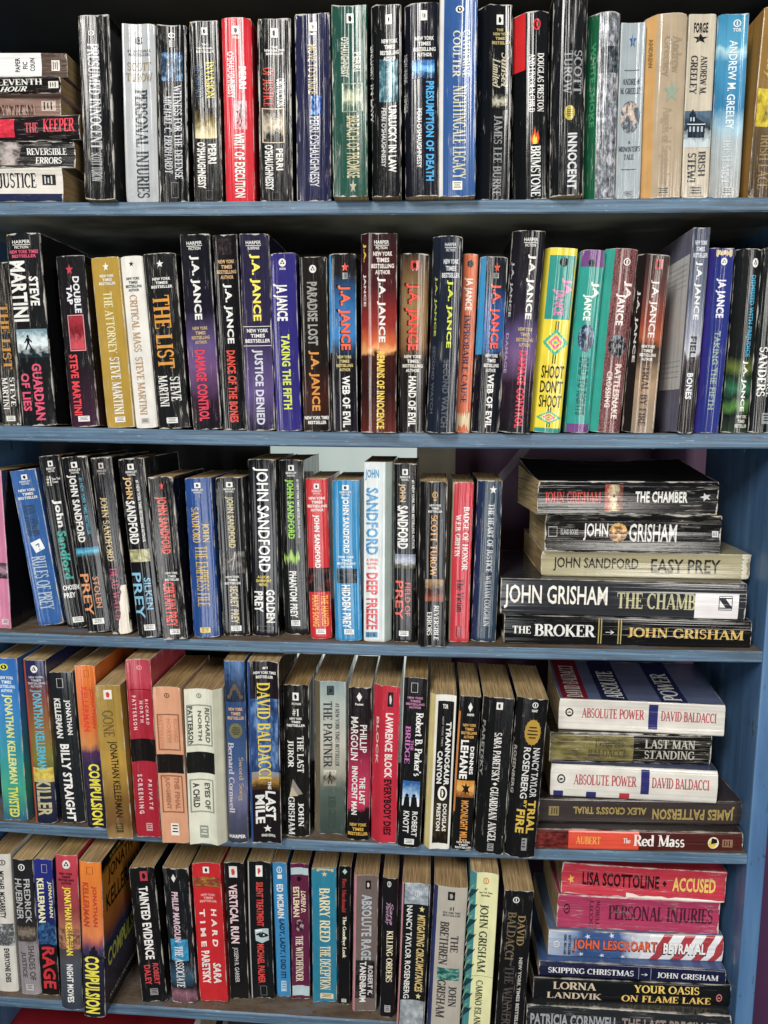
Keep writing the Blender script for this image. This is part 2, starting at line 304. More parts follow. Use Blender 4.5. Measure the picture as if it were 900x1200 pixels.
# ---------------------------------------------------------------- printed drawings: lists of (colour or None, polygon) in a unit box, u right, v down
def disc(cx, cy_, r, n=20, sq=1.): return [(cx+r*math.cos(2*math.pi*i/n), cy_+r*sq*math.sin(2*math.pi*i/n)) for i in range(n)]
def rect(a, b, c, d): return [(a, c), (b, c), (b, d), (a, d)]
def drawing(kind):
    rg = random.Random(kind)
    if kind == 'dancer': return [(None, disc(.62, .12, .09)), (None, [(.55, .18), (.7, .24), (.62, .5), (.42, .55)]), (None, [(.42, .48), (.6, .5), (.75, .72), (.6, .74)]), (None, [(.6, .72), (.75, .72), (.5, .98), (.42, .95)]), (None, [(.56, .22), (.3, .35), (.05, .28), (.08, .34), (.3, .43)]), (None, [(.45, .52), (.3, .74), (.12, .8), (.14, .86), (.4, .78)])]
    if kind == 'flame': return [('d84a14', [(.2, 1), (.05, .7), (.25, .4), (.3, .6), (.5, .05), (.62, .5), (.8, .3), (.95, .7), (.8, 1)]), ('f4c838', [(.3, 1), (.25, .75), (.45, .45), (.55, .7), (.7, .6), (.72, .9), (.65, 1)])]
    if kind == 'house': return [(None, [(.1, .25), (.3, .05), (.5, .25)]), (None, rect(.12, .48, .25, .5)), (None, [(.0, .5), (.5, .3), (1, .5)]), (None, rect(.06, .95, .5, .92)), ('b8c4cc', rect(.18, .26, .3, .42)), ('b8c4cc', rect(.33, .41, .3, .42)), ('a8b8c4', rect(.14, .24, .58, .74)), ('a8b8c4', rect(.34, .44, .58, .74)), ('a8b8c4', rect(.56, .66, .58, .74)), ('a8b8c4', rect(.76, .86, .58, .74)), ('dce4e8', rect(.02, .98, .5, .525))]
    if kind == 'walker': return [(None, disc(.5, .1, .1)), (None, [(.35, .2), (.65, .2), (.6, .6), (.4, .6)]), (None, [(.4, .58), (.52, .58), (.3, 1), (.18, .96)]), (None, [(.5, .58), (.62, .58), (.85, .95), (.74, 1)]), (None, [(.36, .22), (.15, .5), (.22, .54), (.42, .34)]), (None, [(.62, .24), (.85, .45), (.8, .52), (.6, .36)])]
    if kind == 'zigzag':
        out = []
        for s, c in ((1., '2aa88c'), (.74, 'dcc81c'), (.56, 'd85a8a'), (.3, 'dcc81c'), (.16, '2aa88c')):
            pts = []; st = 5
            for qd in ((1, -1), (1, 1), (-1, 1), (-1, -1)):
                for i in range(st):
                    a = i/st; b = (i+.5)/st
                    if qd in ((1, -1), (-1, 1)): x1, y1, x2, y2 = a, 1-a, b, 1-a
                    else: x1, y1, x2, y2 = 1-a, a, 1-a, b
                    pts += [(.5+.46*s*qd[0]*x1, .5+.3*s*qd[1]*y1), (.5+.46*s*qd[0]*x2, .5+.3*s*qd[1]*y2)]
            out.append((c, pts))
        return [('3a3a2c', rect(.44, .48, .0, .25)), ('3a3a2c', rect(.53, .57, .0, .25)), ('3a3a2c', rect(.44, .48, .75, 1)), ('3a3a2c', rect(.53, .57, .75, 1))] + out
    if kind in ('tear', 'tear2', 'tear3'):
        n = 14
        if kind == 'tear': top = [(i/n, .15+.3*rg.random()*(i % 2)) for i in range(n+1)]; bot = [(1-i/n, .6+.4*rg.random()) for i in range(n+1)]
        elif kind == 'tear2': top = [(.6+.1*rg.random(), 0), (1, 0)]; bot = [(1, 1), (.1, 1)]+[(.1+.5*i/n+.15*rg.random(), 1-i/n) for i in range(n)]
        else: top = [(1.*i/n, 0) for i in range(n+1)]; top = [(0, i/n) for i in range(n+1)]; bot = [(.3+.7*rg.random()*(i/n if i < 10 else .8), 1-i/n) for i in range(n+1)]
        return [(None, top+bot)]
    if kind == 'card': return [('e4e8ea', [(.0, .25), (.75, .0), (1, .72), (.28, 1)]), ('5a6a7a', [(.32, .42), (.6, .3), (.62, .38), (.36, .5)]), ('5a6a7a', [(.55, .34), (.63, .36), (.6, .62), (.52, .6)]), ('5a6a7a', disc(.6, .76, .05))]
    if kind == 'bird': return [(None, [(.0, .45), (.4, .3), (.6, .0), (.65, .3), (1, .4), (.7, .6), (.75, 1), (.45, .62)])]
    if kind == 'nmark': return [(None, rect(0, 1, 0, 1)), ('e0dcdc', [(.2, .06), (.72, .06), (.2, .5)]), ('e0dcdc', [(.8, .94), (.28, .94), (.8, .5)]), ('e0dcdc', rect(.06, .12, .04, .96)), ('e0dcdc', rect(.88, .94, .04, .96))]
    if kind == 'arch': return [('5a4a3a', [(.0, .7)]+[(.1+.8*i/10, .7-.5*math.sin(math.pi*i/10)) for i in range(11)]+[(1, .7), (1, .85), (.85, .85)]+[(.8-.6*i/10, .85-.4*math.sin(math.pi*i/10)) for i in range(11)]+[(0, .85)])]
    if kind == 'sail': return [(None, [(.1, 1), (.35, .1), (1, .85)]), ('b8a88c', [(.1, 1), (.3, .5), (.7, .95)])]
    if kind == 'pair': return [(None, disc(.25, .2, .12)), (None, [(.1, .3), (.4, .3), (.45, 1), (.02, 1)]), (None, disc(.72, .2, .12)), (None, [(.56, .3), (.9, .3), (.98, 1), (.52, 1)])]
    if kind == 'leaf': return [(None, [(.5, .0), (.62, .3), (.95, .25), (.75, .5), (.9, .8), (.58, .7), (.5, 1), (.42, .7), (.1, .75), (.3, .5), (.05, .2), (.4, .3)])]
    if kind == 'skyline':
        pts = [(0, 1)]; x = 0
        while x < 1: h = .75-.5*math.exp(-((x-.5)/.16)**2)+.15*rg.random(); pts += [(x, h), (x+.09, h)]; x += .09
        return [(None, pts+[(1, 1)])]
    if kind == 'eye': return [('a8bcc0', [(.0, .12), (.98, .0), (1, .7), (.75, .82), (.5, .95), (.05, .8)]), ('1a2024', [(.05, .42), (.45, .25), (.98, .4), (.9, .5), (.5, .62), (.25, .55)]), ('dce6e8', [(.05, .16), (.5, .1), (.5, .18), (.08, .26)]), ('e4eaec', disc(.62, .44, .05))]
    if kind == 'moon': return [('e4dcc8', disc(.5, .5, .48)), (None, disc(.42, .42, .34)), ('1a1a1a', [(.4, .3), (.9, .35), (.8, .8), (.5, .85)])]
    if kind == 'flag':
        out = [('dcdde0', [(0, .44), (1, .52), (1, 1), (0, 1)])]
        for x, w_ in ((.56, .06), (.7, .07), (.84, .06), (.95, .05)): out.append(('a8323a', [(0, x-.05), (.3, x-.01), (.6, x), (1, min(1, x+.05)), (1, min(1, x+.05+w_)), (.6, min(1, x+w_)), (.3, min(1, x+w_-.01)), (0, x-.05+w_)]))
        for x, y in ((.15, .06), (.85, .1), (.12, .2), (.9, .26), (.1, .34), (.85, .4)): out.append(('c4ccda', star_pts(x, y, .1, .02)))
        return out
    if kind == 'palm':
        out = []
        for i in range(9):
            y = .05+i*.1; out += [(None, [(.0, y+.12), (.35, y+.02), (1, y), (.45, y+.06)]), ('6aa88c', [(.0, y+.09), (.3, y), (.7, y-.03), (.3, y+.03)])]
        return out
    if kind == 'slash': return [('c8c4bc', [(.9, .0), (1, .05), (.55, 1), (.5, .98)]), ('8a857c', [(.0, .55), (.8, .3), (.8, .36), (.05, .6)])]
    return [(None, rect(0, 1, 0, 1))]
def star_pts(cx, cy_, ru, rv, n=5): return [(cx+(ru if i % 2 == 0 else ru*.42)*math.sin(math.pi*i/n), cy_-(rv if i % 2 == 0 else rv*.42)*math.cos(math.pi*i/n)) for i in range(2*n)]
def mark(kind, c, c2):
    if kind == 'sq': return [(c, rect(0, 1, 0, 1)), (c2, [(.25, .3), (.55, .2), (.75, .5), (.6, .85), (.3, .75)])]
    if kind == 'disc': return [(c, disc(.5, .5, .5)), (c2, disc(.5, .5, .34)), (c, [(.36, .3), (.5, .25), (.62, .5), (.5, .78), (.4, .6)])]
    if kind == 'ring': return [(c, [(.5+.5*math.cos(t), .5+.5*math.sin(t)) for t in [i*math.pi/12 for i in range(25)]]+[(.5+.36*math.cos(t), .5+.36*math.sin(t)) for t in [i*math.pi/12 for i in range(24, -1, -1)]]), (c, [(.42, .25), (.58, .25), (.58, .75), (.42, .75)])]
    if kind == 'tri': return [(c, disc(.5, .5, .5)), (c2, [(.5, .12), (.82, .68), (.18, .68)]), (c, disc(.5, .52, .12))]
    if kind == 'dia': return [(c, [(.5, 0), (1, .5), (.5, 1), (0, .5)])]
    if kind == 'star': return [(c, star_pts(.5, .5, .55, .55))]
    if kind == 'seal': return [(c, star_pts(.5, .5, .53, .53, 16)), (c, disc(.5, .5, .46)), ('2a2412', rect(.28, .72, .3, .35)), ('2a2412', rect(.22, .78, .42, .47)), ('2a2412', rect(.2, .8, .55, .6)), ('2a2412', rect(.3, .7, .67, .72))]
    if kind == 'bar': return [(c, rect(0, 1, 0, 1))]
    if kind == 'bars2': return [(c, rect(0, 1, 0, .3)), (c, rect(0, 1, .7, 1))]
    if kind == 'arrow': return [(c, rect(.46, .54, 0, .9)), (c, [(.5, 1), (.2, .6), (.3, .55), (.5, .85), (.7, .55), (.8, .6)])]
    if kind == 'frame': return [(c, rect(0, 1, 0, .03)), (c, rect(0, 1, .97, 1)), (c, rect(0, .05, .03, .97)), (c, rect(.95, 1, .03, .97))]
    if kind == 'label': return [(c, rect(0, 1, 0, 1)), (c2, rect(.12, .88, .16, .26)), (c2, rect(.2, .8, .4, .5)), (c2, rect(.12, .88, .64, .74))]
    if kind == 'moon': return [(q or c, p) for q, p in drawing('moon')]
    if kind == 'paper': return [(c, rect(0, 1, 0, 1))]
    return [(c, rect(0, 1, 0, 1))]

# ---------------------------------------------------------------- the books
def mesh_obj(name, verts, faces, mats, parent=None, fm=None, uvs=None, smooth=False):
    me = bpy.data.meshes.new(name); me.from_pydata(verts, [], faces)
    for m in mats: me.materials.append(m)
    if fm:
        for p, k in zip(me.polygons, fm): p.material_index = k
    if uvs:
        for nm, uv in uvs.items():
            L = me.uv_layers.new(name=nm)
            for p in me.polygons:
                for li, vi in zip(p.loop_indices, p.vertices): L.data[li].uv = uv[vi]
    if smooth:
        for p in me.polygons: p.use_smooth = True
    me.update()
    o = bpy.data.objects.new(name, me); COL.objects.link(o)
    if parent: o.parent = parent
    return o
COUNT = [0]
def book(x, y, z, w, h, d, lean, yaw, col, label, group, els, wear=.3, bul=2., bl=0., blc=None, bls=None, br=0., brc=None,
         grad=None, rgrad=None, flank=None, lie=0, hc=0, gloss=.17, under=None, swell=0., turn=0.):
    i = COUNT[0]; COUNT[0] += 1; rg = random.Random(i*7+3); wear *= rg.uniform(.65, 1.25)
    mm = .001; w *= mm; h *= mm; dd = d*mm
    root = bpy.data.objects.new('hardcover_book' if hc else 'paperback_book', None); COL.objects.link(root); root.empty_display_size = .02
    root['label'] = label; root['category'] = 'book'; root['group'] = group
    root.matrix_world = Matrix.Translation((x*mm, y*mm, z*mm+ZO)) @ Matrix.Rotation(R(yaw+turn), 4, 'Z') @ Matrix.Rotation(R(lean), 4, 'Y')
    bulge = (bul if not hc else 1.2)*mm*((1 if rg.random() < .5 else -1) if bul < 3 else -1)*rg.uniform(.6, 1.1)
    if hc: bulge = abs(bulge)
    skew = rg.uniform(-.05, .05) if not lie else 0.
    wob = [rg.uniform(-.00035, .00035) for _ in range(6)] if not hc else [0]*6
    def prof(u):                                    # how far the spine surface lies behind the foremost plane, by u across the spine
        yy = skew*(u-.5)*w
        if bl and u < bl: yy += (bl-u)*w*.85
        if br and u > 1-br: yy += (u-1+br)*w*.85
        s = min(1, max(0, (u-bl)/(1-bl-br)))
        yy += bulge*(2*s-1)**2 if bulge > 0 else -bulge*(1-(2*s-1)**2)
        for k in range(6): yy += wob[k]*math.exp(-((s-.1-.16*k)/.06)**2)
        e = min(u, 1-u)*w/.0016
        if e < 1: yy += .0009*(1-e)**2
        return yy
    yL, yR = prof(0.), prof(1.)
    warp = rg.uniform(-.0007, .0007); bow = 0. * rg.uniform(-1, 1)
    amps = [max(0, rg.uniform(-.0008, .0024)) for _ in range(4)] if not hc else [.0005]*4
    def bend(p):                                   # slight bow of the whole book and softened, pushed-in corners
        px_, py_, pz_ = p; t_ = math.sin(math.pi*min(1, max(0, pz_/h)))
        px_ += warp*t_; py_ += bow*t_
        topc = pz_ > h/2; a_ = amps[(2 if topc else 0)+(1 if px_ > 0 else 0)]
        ex = min(1., abs(px_)/(w/2))**5; en = math.exp(-(h-pz_ if topc else pz_)/.005)*math.exp(-max(0, py_)/.009)
        return (px_, py_+a_*.8*ex*en, pz_+(-a_ if topc else a_)*ex*en)
    def P(face, u, v, off=0.): return bend(P0(face, u, v, off))
    def P0(face, u, v, off=0.):
        if face == 'S': return ((u-.5)*w, prof(min(1, max(0, u)))-off, h*(1-v))
        if face == 'R': return (w/2+off+swell*mm*u**1.25*(1-.2*math.sin(math.pi*v)), yR+u*(dd-yR), h*(1-v))
        return (-w/2-off, yL+u*(dd-yL), h*(1-v))
    def UV(face, u, v): return (i*3+{'S': 0, 'R': 1, 'L': 2}[face]+min(.999, max(.001, u)), v)
    # ----- cover: spine and two boards as one folded sheet with a thickness
    tk = (.0022 if hc else .0005)
    us = sorted(set([j/16 for j in range(17)]+[.012, .03, .97, .988]+([bl] if bl else [])+([1-br] if br else [])))
    rows = sorted(set(([k/12 for k in range(13)] if swell else [0., .012, .03, .07, .25, .5, .75, .93, .97, .988, 1.])+(list(bls) if bls else [])))
    path = [('L', 1.), ('L', .5), ('L', .02)]+[('S', u) for u in us]+[('R', .02), ('R', .08)]+([('R', .1), ('R', .25), ('R', .4)] if swell else [])+[('R', .5)]+([('R', .6), ('R', .75), ('R', .9)] if swell else [])+[('R', 1.)]
    V_, F_, FM, uv = [], [], [], []
    for face, u in path:
        for v in rows: V_.append(P(face, u, v)); uv.append(UV(face, u, v))
    for face, u in path:
        for v in rows:
            p = P(face, u, v)
            q = (p[0]+(tk if face == 'L' else -tk if face == 'R' else 0)+((1 if u < .5 else -1)*tk*abs(2*u-1)**4 if face == 'S' else 0), p[1]+(tk if face == 'S' else 0), p[2])
            V_.append(q); uv.append(UV(face, u, v))
    n, m_ = len(path), len(rows); N = n*m_
    base = 0
    mats = [grad_mat(grad, wear, gloss) if grad else print_mat(col, wear, gloss), print_mat(blc or brc or col, wear, gloss), print_mat(flank or under or col, wear, gloss), page_mat('c8bca4')]
    if rgrad: mats.append(grad_mat(rgrad, wear, gloss))
    def slot(a, b, v0, v1):
        fa, ua = path[a]; fb, ub = path[b]
        if fa == 'L' or fb == 'L': return 2 if (flank or under) else (1 if blc and not bls and fa == fb else 0)
        if fa == 'R' or fb == 'R': return 4 if rgrad else (2 if (flank or under) else (1 if brc else 0))
        if bl and blc and ub <= bl+1e-6: return 1 if (not bls or (v0 >= bls[0]-1e-6 and v1 <= bls[1]+1e-6)) else 0
        if br and brc and ua >= 1-br-1e-6: return 1
        return 0
    for a in range(n-1):
        for r_ in range(m_-1):
            A, B = a*m_+r_, (a+1)*m_+r_
            F_.append((A, A+1, B+1, B)); FM.append(slot(a, a+1, rows[r_], rows[r_+1]))
            F_.append((N+A, N+B, N+B+1, N+A+1)); FM.append(3)
    for a in range(n-1):
        for r_ in (0, m_-1):
            A, B = a*m_+r_, (a+1)*m_+r_
            F_.append((A, B, N+B, N+A) if r_ == 0 else (A, N+A, N+B, B)); FM.append(3)
    for a in (0, n-1):
        for r_ in range(m_-1):
            A = a*m_+r_; F_.append((A, N+A, N+A+1, A+1)); FM.append(3)
    mesh_obj('cover', V_, F_, mats, root, FM, {'wear': uv})
    # ----- page block
    ins = (.0035 if hc else rg.uniform(.0002, .0009)); pw = w/2-tk-.0002
    pcol = rg.choice(['c8ac7c', 'b4966a', 'bea274', 'd2b684', 'a88a58'] if not hc else ['c8bca4', 'bcae92'])
    pv = []; pus = [-1+.25*j for j in range(9)]
    levels = [ins, h*.25, h*.5, h*.75, h-ins]
    for zz in levels:
        front = [(s*pw, prof(.5+s*.5*(pw*2/w))+tk+.0004, zz) for s in pus]
        back = [(s*pw+swell*mm*.55*max(0, .5+.5*s), dd-ins-.0008*(1-s*s), zz) for s in reversed(pus)]
        pv += [(p[0]+warp*math.sin(math.pi*p[2]/h), p[1]+bow*math.sin(math.pi*p[2]/h), p[2]) for p in front+back]
    k = len(pus)*2
    pf = [tuple(range(k-1, -1, -1)), tuple(range(4*k, 5*k))]+[(q*k+j, q*k+(j+1) % k, q*k+k+(j+1) % k, q*k+k+j) for q in range(4) for j in range(k)]
    mesh_obj('pages', pv, pf, [page_mat(pcol)], root)
    # ----- print on the cover, gathered by part name
    parts = {}
    def remap(u): return bl+(1-bl-br)*u if u >= 0 else bl+u
    cuts = us[1:-1]
    def slice_u(pts2, faces):                      # cut flat print at the folds of the spine so that it follows the surface
        V2, F2, idx = [], [], {}
        def vid(p):
            k_ = (round(p[0], 5), round(p[1], 5))
            if k_ not in idx: idx[k_] = len(V2); V2.append(p)
            return idx[k_]
        for f in faces:
            poly = [pts2[q] for q in f]
            tris = [poly] if len(poly) <= 4 else [[poly[q] for q in t_] for t_ in tessellate_polygon([[Vector((a_, b_*6, 0)) for a_, b_ in poly]])]
            for t_ in tris:
                lo, hi = min(p[0] for p in t_), max(p[0] for p in t_)
                cs = [c for c in cuts if lo+1e-5 < c < hi-1e-5]; rest = t_
                for c in cs+[None]:
                    if c is None: part = rest
                    else:
                        part, new = [], []
                        for q in range(len(rest)):
                            a_, b_ = rest[q], rest[(q+1) % len(rest)]
                            (part if a_[0] <= c else new).append(a_)
                            if (a_[0] <= c) != (b_[0] <= c):
                                w_ = (c-a_[0])/(b_[0]-a_[0]); m2 = (c, a_[1]+(b_[1]-a_[1])*w_); part.append(m2); new.append(m2)
                        rest = new
                    ids = []
                    for p in part:
                        v_ = vid(p)
                        if v_ not in ids: ids.append(v_)
                    if len(ids) >= 3: F2.append(tuple(ids))
        return V2, F2
    def add(name, face, pts2, faces, hexcol, off, mat=None, pic=None, sep=False):
        key = name if not sep else (name, len(parts))
        if face == 'S' and pic is None: pts2, faces = slice_u(pts2, faces)
        D_ = parts.setdefault(key, dict(v=[], f=[], m=[], uv=[], pic=[], mats=[]))
        mt = mat or print_mat(hexcol, wear, gloss)
        if mt not in D_['mats']: D_['mats'].append(mt)
        k0 = len(D_['v'])
        for (u, v), pc in zip(pts2, pic or [(0, 0)]*len(pts2)):
            D_['v'].append(P(face, u, v, off)); D_['uv'].append(UV(face, u, v)); D_['pic'].append(pc)
        for f in faces: D_['f'].append(tuple(q+k0 for q in f)); D_['m'].append(D_['mats'].index(mt))
    off = .00025
    for e in els:
        name, kd, what = e[:3]; off += .000025; face = 'S'
        if kd in ('V', 'H', 'RT'):
            u0, u1, v0, v1, c, font = e[3:]
            v, f = text_shape(what, font)
            if kd == 'RT': face = 'R'
            else: u0, u1 = remap(u0), remap(u1)
            if kd == 'V': pts2 = [(u0+(u1-u0)*b_, v0+(v1-v0)*a_) for a_, b_ in v]
            else: pts2 = [(u0+(u1-u0)*a_, v1-(v1-v0)*b_) for a_, b_ in v]
            add(name, face, pts2, f, c, off+(.0006 if kd == 'RT' and swell else 0), sep=name.startswith('cover'))
        elif kd == 'I':
            u0, u1, v0, v1 = e[3:7]; cs = e[7:]; u0, u1 = remap(u0), remap(u1)
            mt = print_mat(cs[0], wear, gloss) if what == 'f' else pic_mat(what, cs, wear, gloss, i)
            nu, nv = 12, 6; pts2, pic, fs = [], [], []
            if what == 'o':
                pts2.append(((u0+u1)/2, (v0+v1)/2)); pic.append((.5, .5))
                for rr in (.35, .7, 1.):
                    for q in range(20):
                        a_ = q*math.pi/10; pc = (.5+.5*rr*math.cos(a_), .5+.5*rr*math.sin(a_)); pic.append(pc); pts2.append((u0+(u1-u0)*pc[0], v0+(v1-v0)*pc[1]))
                fs = [(0, 1+q, 1+(q+1) % 20) for q in range(20)]
                for rr in (0, 1): fs += [(1+rr*20+q, 21+rr*20+q, 21+rr*20+(q+1) % 20, 1+rr*20+(q+1) % 20) for q in range(20)]
            else:
                for a_ in range(nu+1):
                    for b_ in range(nv+1): pc = (a_/nu, b_/nv); pic.append(pc); pts2.append((u0+(u1-u0)*pc[0], v0+(v1-v0)*pc[1]))
                fs = [(a_*(nv+1)+b_, a_*(nv+1)+b_+1, (a_+1)*(nv+1)+b_+1, (a_+1)*(nv+1)+b_) for a_ in range(nu) for b_ in range(nv)]
            add(name, 'S', pts2, fs, None, off-.00006, mt, pic, sep=True)
        elif kd in ('M', 'D'):
            if kd == 'M': u0, u1, v0, v1, c, c2 = e[3:]; shapes = mark(what, c, c2)
            else: u0, u1, v0, v1, c = e[3:]; shapes = [(s or c, p) for s, p in drawing(what)]
            u0, u1 = remap(u0), remap(u1)
            nm = 'sticker' if what == 'paper' else name
            for c_, poly in shapes:
                off += .00001
                add(nm, 'S', [(u0+(u1-u0)*a_, v0+(v1-v0)*b_) for a_, b_ in poly], [tuple(range(len(poly)))], c_, off)
            if nm in parts: parts[(nm, len(parts))] = parts.pop(nm)
        elif kd == 'RF':
            u0, u1, v0, v1, c = e[2:7]; nn = 8
            g2 = [(u0+(u1-u0)*a_/nn, v0+(v1-v0)*b_/nn) for a_ in range(nn+1) for b_ in range(nn+1)]
            add(name, 'R', g2, [(a_*(nn+1)+b_, a_*(nn+1)+b_+1, (a_+1)*(nn+1)+b_+1, (a_+1)*(nn+1)+b_) for a_ in range(nn) for b_ in range(nn)], c, .0004 if swell else .00025, sep=True)
        elif kd == 'LW':
            u0, u1, v0, v1 = e[2:6]; add(name, 'L', [(u0, v0), (u0, v1), (u1, v1), (u1, v0)], [(0, 1, 2, 3)], 'f2f2ee', .00025)
            for q in range(22):
                if q % 6 == 5: continue
                vv = v0+.04+q*(v1-v0-.08)/22; ue = u0+.05+(u1-u0-.1)*(1 if q % 6 != 4 else .5); add('back_lines', 'L', [(u0+.05, vv), (u0+.05, vv+.006), (ue, vv+.006), (ue, vv)], [(0, 1, 2, 3)], 'd2d2ce', .00045)
    for key, D_ in parts.items():
        nm = key if isinstance(key, str) else key[0]
        mesh_obj(nm, D_['v'], D_['f'], D_['mats'], root, D_['m'], {'wear': D_['uv'], 'pic': D_['pic']})
    return root

# ---------------------------------------------------------------- setting: wall, bookcase
def box(name, x0, x1, y0, y1, z0, z1, mat, parent=None, bev=.0015):
    v = [(x, y, z) for x in (x0, x1) for y in (y0, y1) for z in (z0, z1)]
    f = [(0, 1, 3, 2), (4, 6, 7, 5), (0, 4, 5, 1), (2, 3, 7, 6), (0, 2, 6, 4), (1, 5, 7, 3)]
    o = mesh_obj(name, v, f, [mat], parent)
    if bev: b = o.modifiers.new('bevel', 'BEVEL'); b.width = bev; b.segments = 2
    return o
wall = box('wall', -2.2, 2.2, .262, .36, -.0, 2.9, wood_mat('purple_paint'), bev=0); wall['kind'] = 'structure'
BOARDS = [[[-500.0, 197.69], [-396.4, 197.15], [-292.8, 196.7], [-189.1, 196.35], [-85.5, 196.09], [18.1, 195.94], [121.8, 195.88], [225.4, 195.92], [329.0, 196.06]], [[-500.0, -19.39], [-396.4, -21.13], [-292.8, -22.4], [-189.1, -23.18], [-85.5, -23.48], [18.1, -23.3], [121.8, -22.63], [225.4, -21.48], [329.0, -19.85]], [[-500.0, -237.23], [-396.4, -238.53], [-292.8, -239.4], [-189.1, -239.84], [-85.5, -239.85], [18.1, -239.43], [121.8, -238.58], [225.4, -237.3], [329.0, -235.6]], [[-500.0, -451.2], [-396.4, -454.17], [-292.8, -456.3], [-189.1, -457.58], [-85.5, -458.01], [18.1, -457.61], [121.8, -456.35], [225.4, -454.25], [329.0, -451.31]], [[-500.0, -664.51], [-396.4, -665.1], [-292.8, -665.7], [-189.1, -666.3], [-85.5, -666.9], [18.1, -667.49], [121.8, -668.09], [225.4, -668.69], [329.0, -669.28]]]
THK = [12.8, 14.7, 11.8, 12.2, 12.6]
case = bpy.data.objects.new('bookcase', None); COL.objects.link(case); case.location = (0, 0, 0)
case['label'] = 'blue painted wooden bookcase with five visible plank shelves of used books'; case['category'] = 'bookcase'
def board(pts, th, under=None, depth=.19):
    rg = random.Random(len(pts)+int(pts[0][1])); V_, F_, FM = [], [], []; n = 60
    xs = [pts[0][0]+(pts[-1][0]-pts[0][0])*k/n for k in range(n+1)]
    def zz(x):
        for (xa, za), (xb, zb) in zip(pts, pts[1:]):
            if x <= xb+1e-6: return za+(zb-za)*(x-xa)/(xb-xa)
        return pts[-1][1]
    for x in xs:
        z = zz(x); j = [rg.uniform(-.25, .25) for _ in range(4)]; t = th
        sec = [(1.2+j[0], z), (j[1], z-1.3), (j[2], z-t+1.3), (1.2+j[3], z-t), (depth*1000, z-t), (depth*1000, z)]
        V_ += [(x*.001, a*.001, b*.001+ZO) for a, b in sec]
    for k in range(n):
        for s in range(6):
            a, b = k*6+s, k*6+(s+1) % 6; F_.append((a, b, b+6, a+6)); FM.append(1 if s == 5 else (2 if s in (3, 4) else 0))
    F_ += [tuple(range(5, -1, -1)), tuple(range(n*6, n*6+6))]; FM += [0, 0]
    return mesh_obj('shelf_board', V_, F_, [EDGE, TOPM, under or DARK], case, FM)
for k, (pts, th) in enumerate(zip(BOARDS, THK)): board(pts, th, wood_mat('grey_green_sheen_board') if k == 0 else None)
board([[-500, 414], [329, 414]], 14); board([[-500, -886], [329, -886]], 14)
box('side_panel', .3292, .3475, -.001, .196, .05, ZO+.43, SIDE, case)
box('side_panel', -.519, -.5005, -.001, .196, .05, ZO+.43, SIDE, case)
box('back_panel', -.5003, .329, .1905, .1955, ZO-.043, ZO+.40, DARK, case, 0)
box('back_panel', -.5003, -.205, .1905, .1955, ZO-.9, ZO-.045, wood_mat('black_board'), case, 0)
# daylit window in the wall, seen through the open part of the case
win = bpy.data.objects.new('window', None); COL.objects.link(win); win.location = (-.125, .255, ZO-.3)
win['label'] = 'pale daylit window with a cream frame behind the open middle shelf'; win['category'] = 'window'
def child(o): o.parent = win; o.matrix_parent_inverse = Matrix.Translation((.125, -.255, -ZO+.3)); return o
pane_m, g_, out_ = new_mat('daylit_pane')
em = g_.node('ShaderNodeEmission'); em.inputs[1].default_value = .85
tc = g_.node('ShaderNodeTexCoord'); g_.put(em.inputs[0], g_.ramp(g_.noise(tc.outputs['Object'], 6., 3.), [(.3, lin('b4c6c0')), (.7, lin('e4ece6'))])); g_.l.new(em.outputs[0], out_.inputs[0])
child(box('pane', -.232, -.0221, .246, .25, ZO-.6, ZO+.02, pane_m, None, 0))
child(box('frame', -.022, .028, .236, .2615, ZO-.6, ZO+.02, wood_mat('cream_paint')))
child(box('frame', -.262, -.2321, .236, .2615, ZO-.6, ZO+.02, wood_mat('cream_paint')))
strip = box('plastic_strip', -.005, .005, -.001, .001, -.11, .11, film_mat(), None, 0); strip.location = (.088, .232, ZO-.085); strip.rotation_euler = (0, R(38), 0)
strip['label'] = 'clear plastic strip hanging slanted against the purple wall behind the middle shelf'; strip['category'] = 'plastic strip'

# ---------------------------------------------------------------- all books, shelf by shelf (mm; x, y, z of the spine foot, width, height, depth, lean, yaw)
book(-324.87,-8.00,197.13, 29.36,165.06,106, 0.20,0.00, '131416',
  'battered black paperback with silver lettering and white cracked edges, beside the lying stack', 'books on the top shelf',
  [('title', 'V', 'PRESUMED INNOCENT', 0.25, 0.62, 0.15, 0.72, 'b9bcc0', 's'), ('author', 'V', 'SCOTT TUROW', 0.25, 0.6, 0.74, 0.9, 'a9acb0', 's'), ('publisher_mark', 'M', 'ring', 0.3, 0.5, 0.08, 0.11, 'dcdcd6', '131416')],
  **{'wear': 1.0})
book(-287.61,4.71,197.05, 32.17,162.79,106, 0.45,0.00, 'a9adb0',
  'silver grey paperback with black serif title and gold author name on the top shelf', 'books on the top shelf',
  [('publisher_mark', 'M', 'disc', 0.36, 0.62, 0.07, 0.11, '222222', '999999'), ('blurb', 'H', '#1 NATIONAL', 0.15, 0.85, 0.14, 0.155, '333333', 's'), ('blurb', 'H', 'BESTSELLER', 0.18, 0.82, 0.16, 0.175, '333333', 's'), ('author', 'H', 'SCOTT', 0.14, 0.86, 0.21, 0.255, '8a7a58', 's'), ('author', 'H', 'TUROW', 0.1, 0.9, 0.27, 0.315, '8a7a58', 's'), ('title', 'V', 'PERSONAL INJURIES', 0.32, 0.72, 0.36, 0.97, '33373c', 's')],
  **{'wear': 0.3, 'bul': 3})
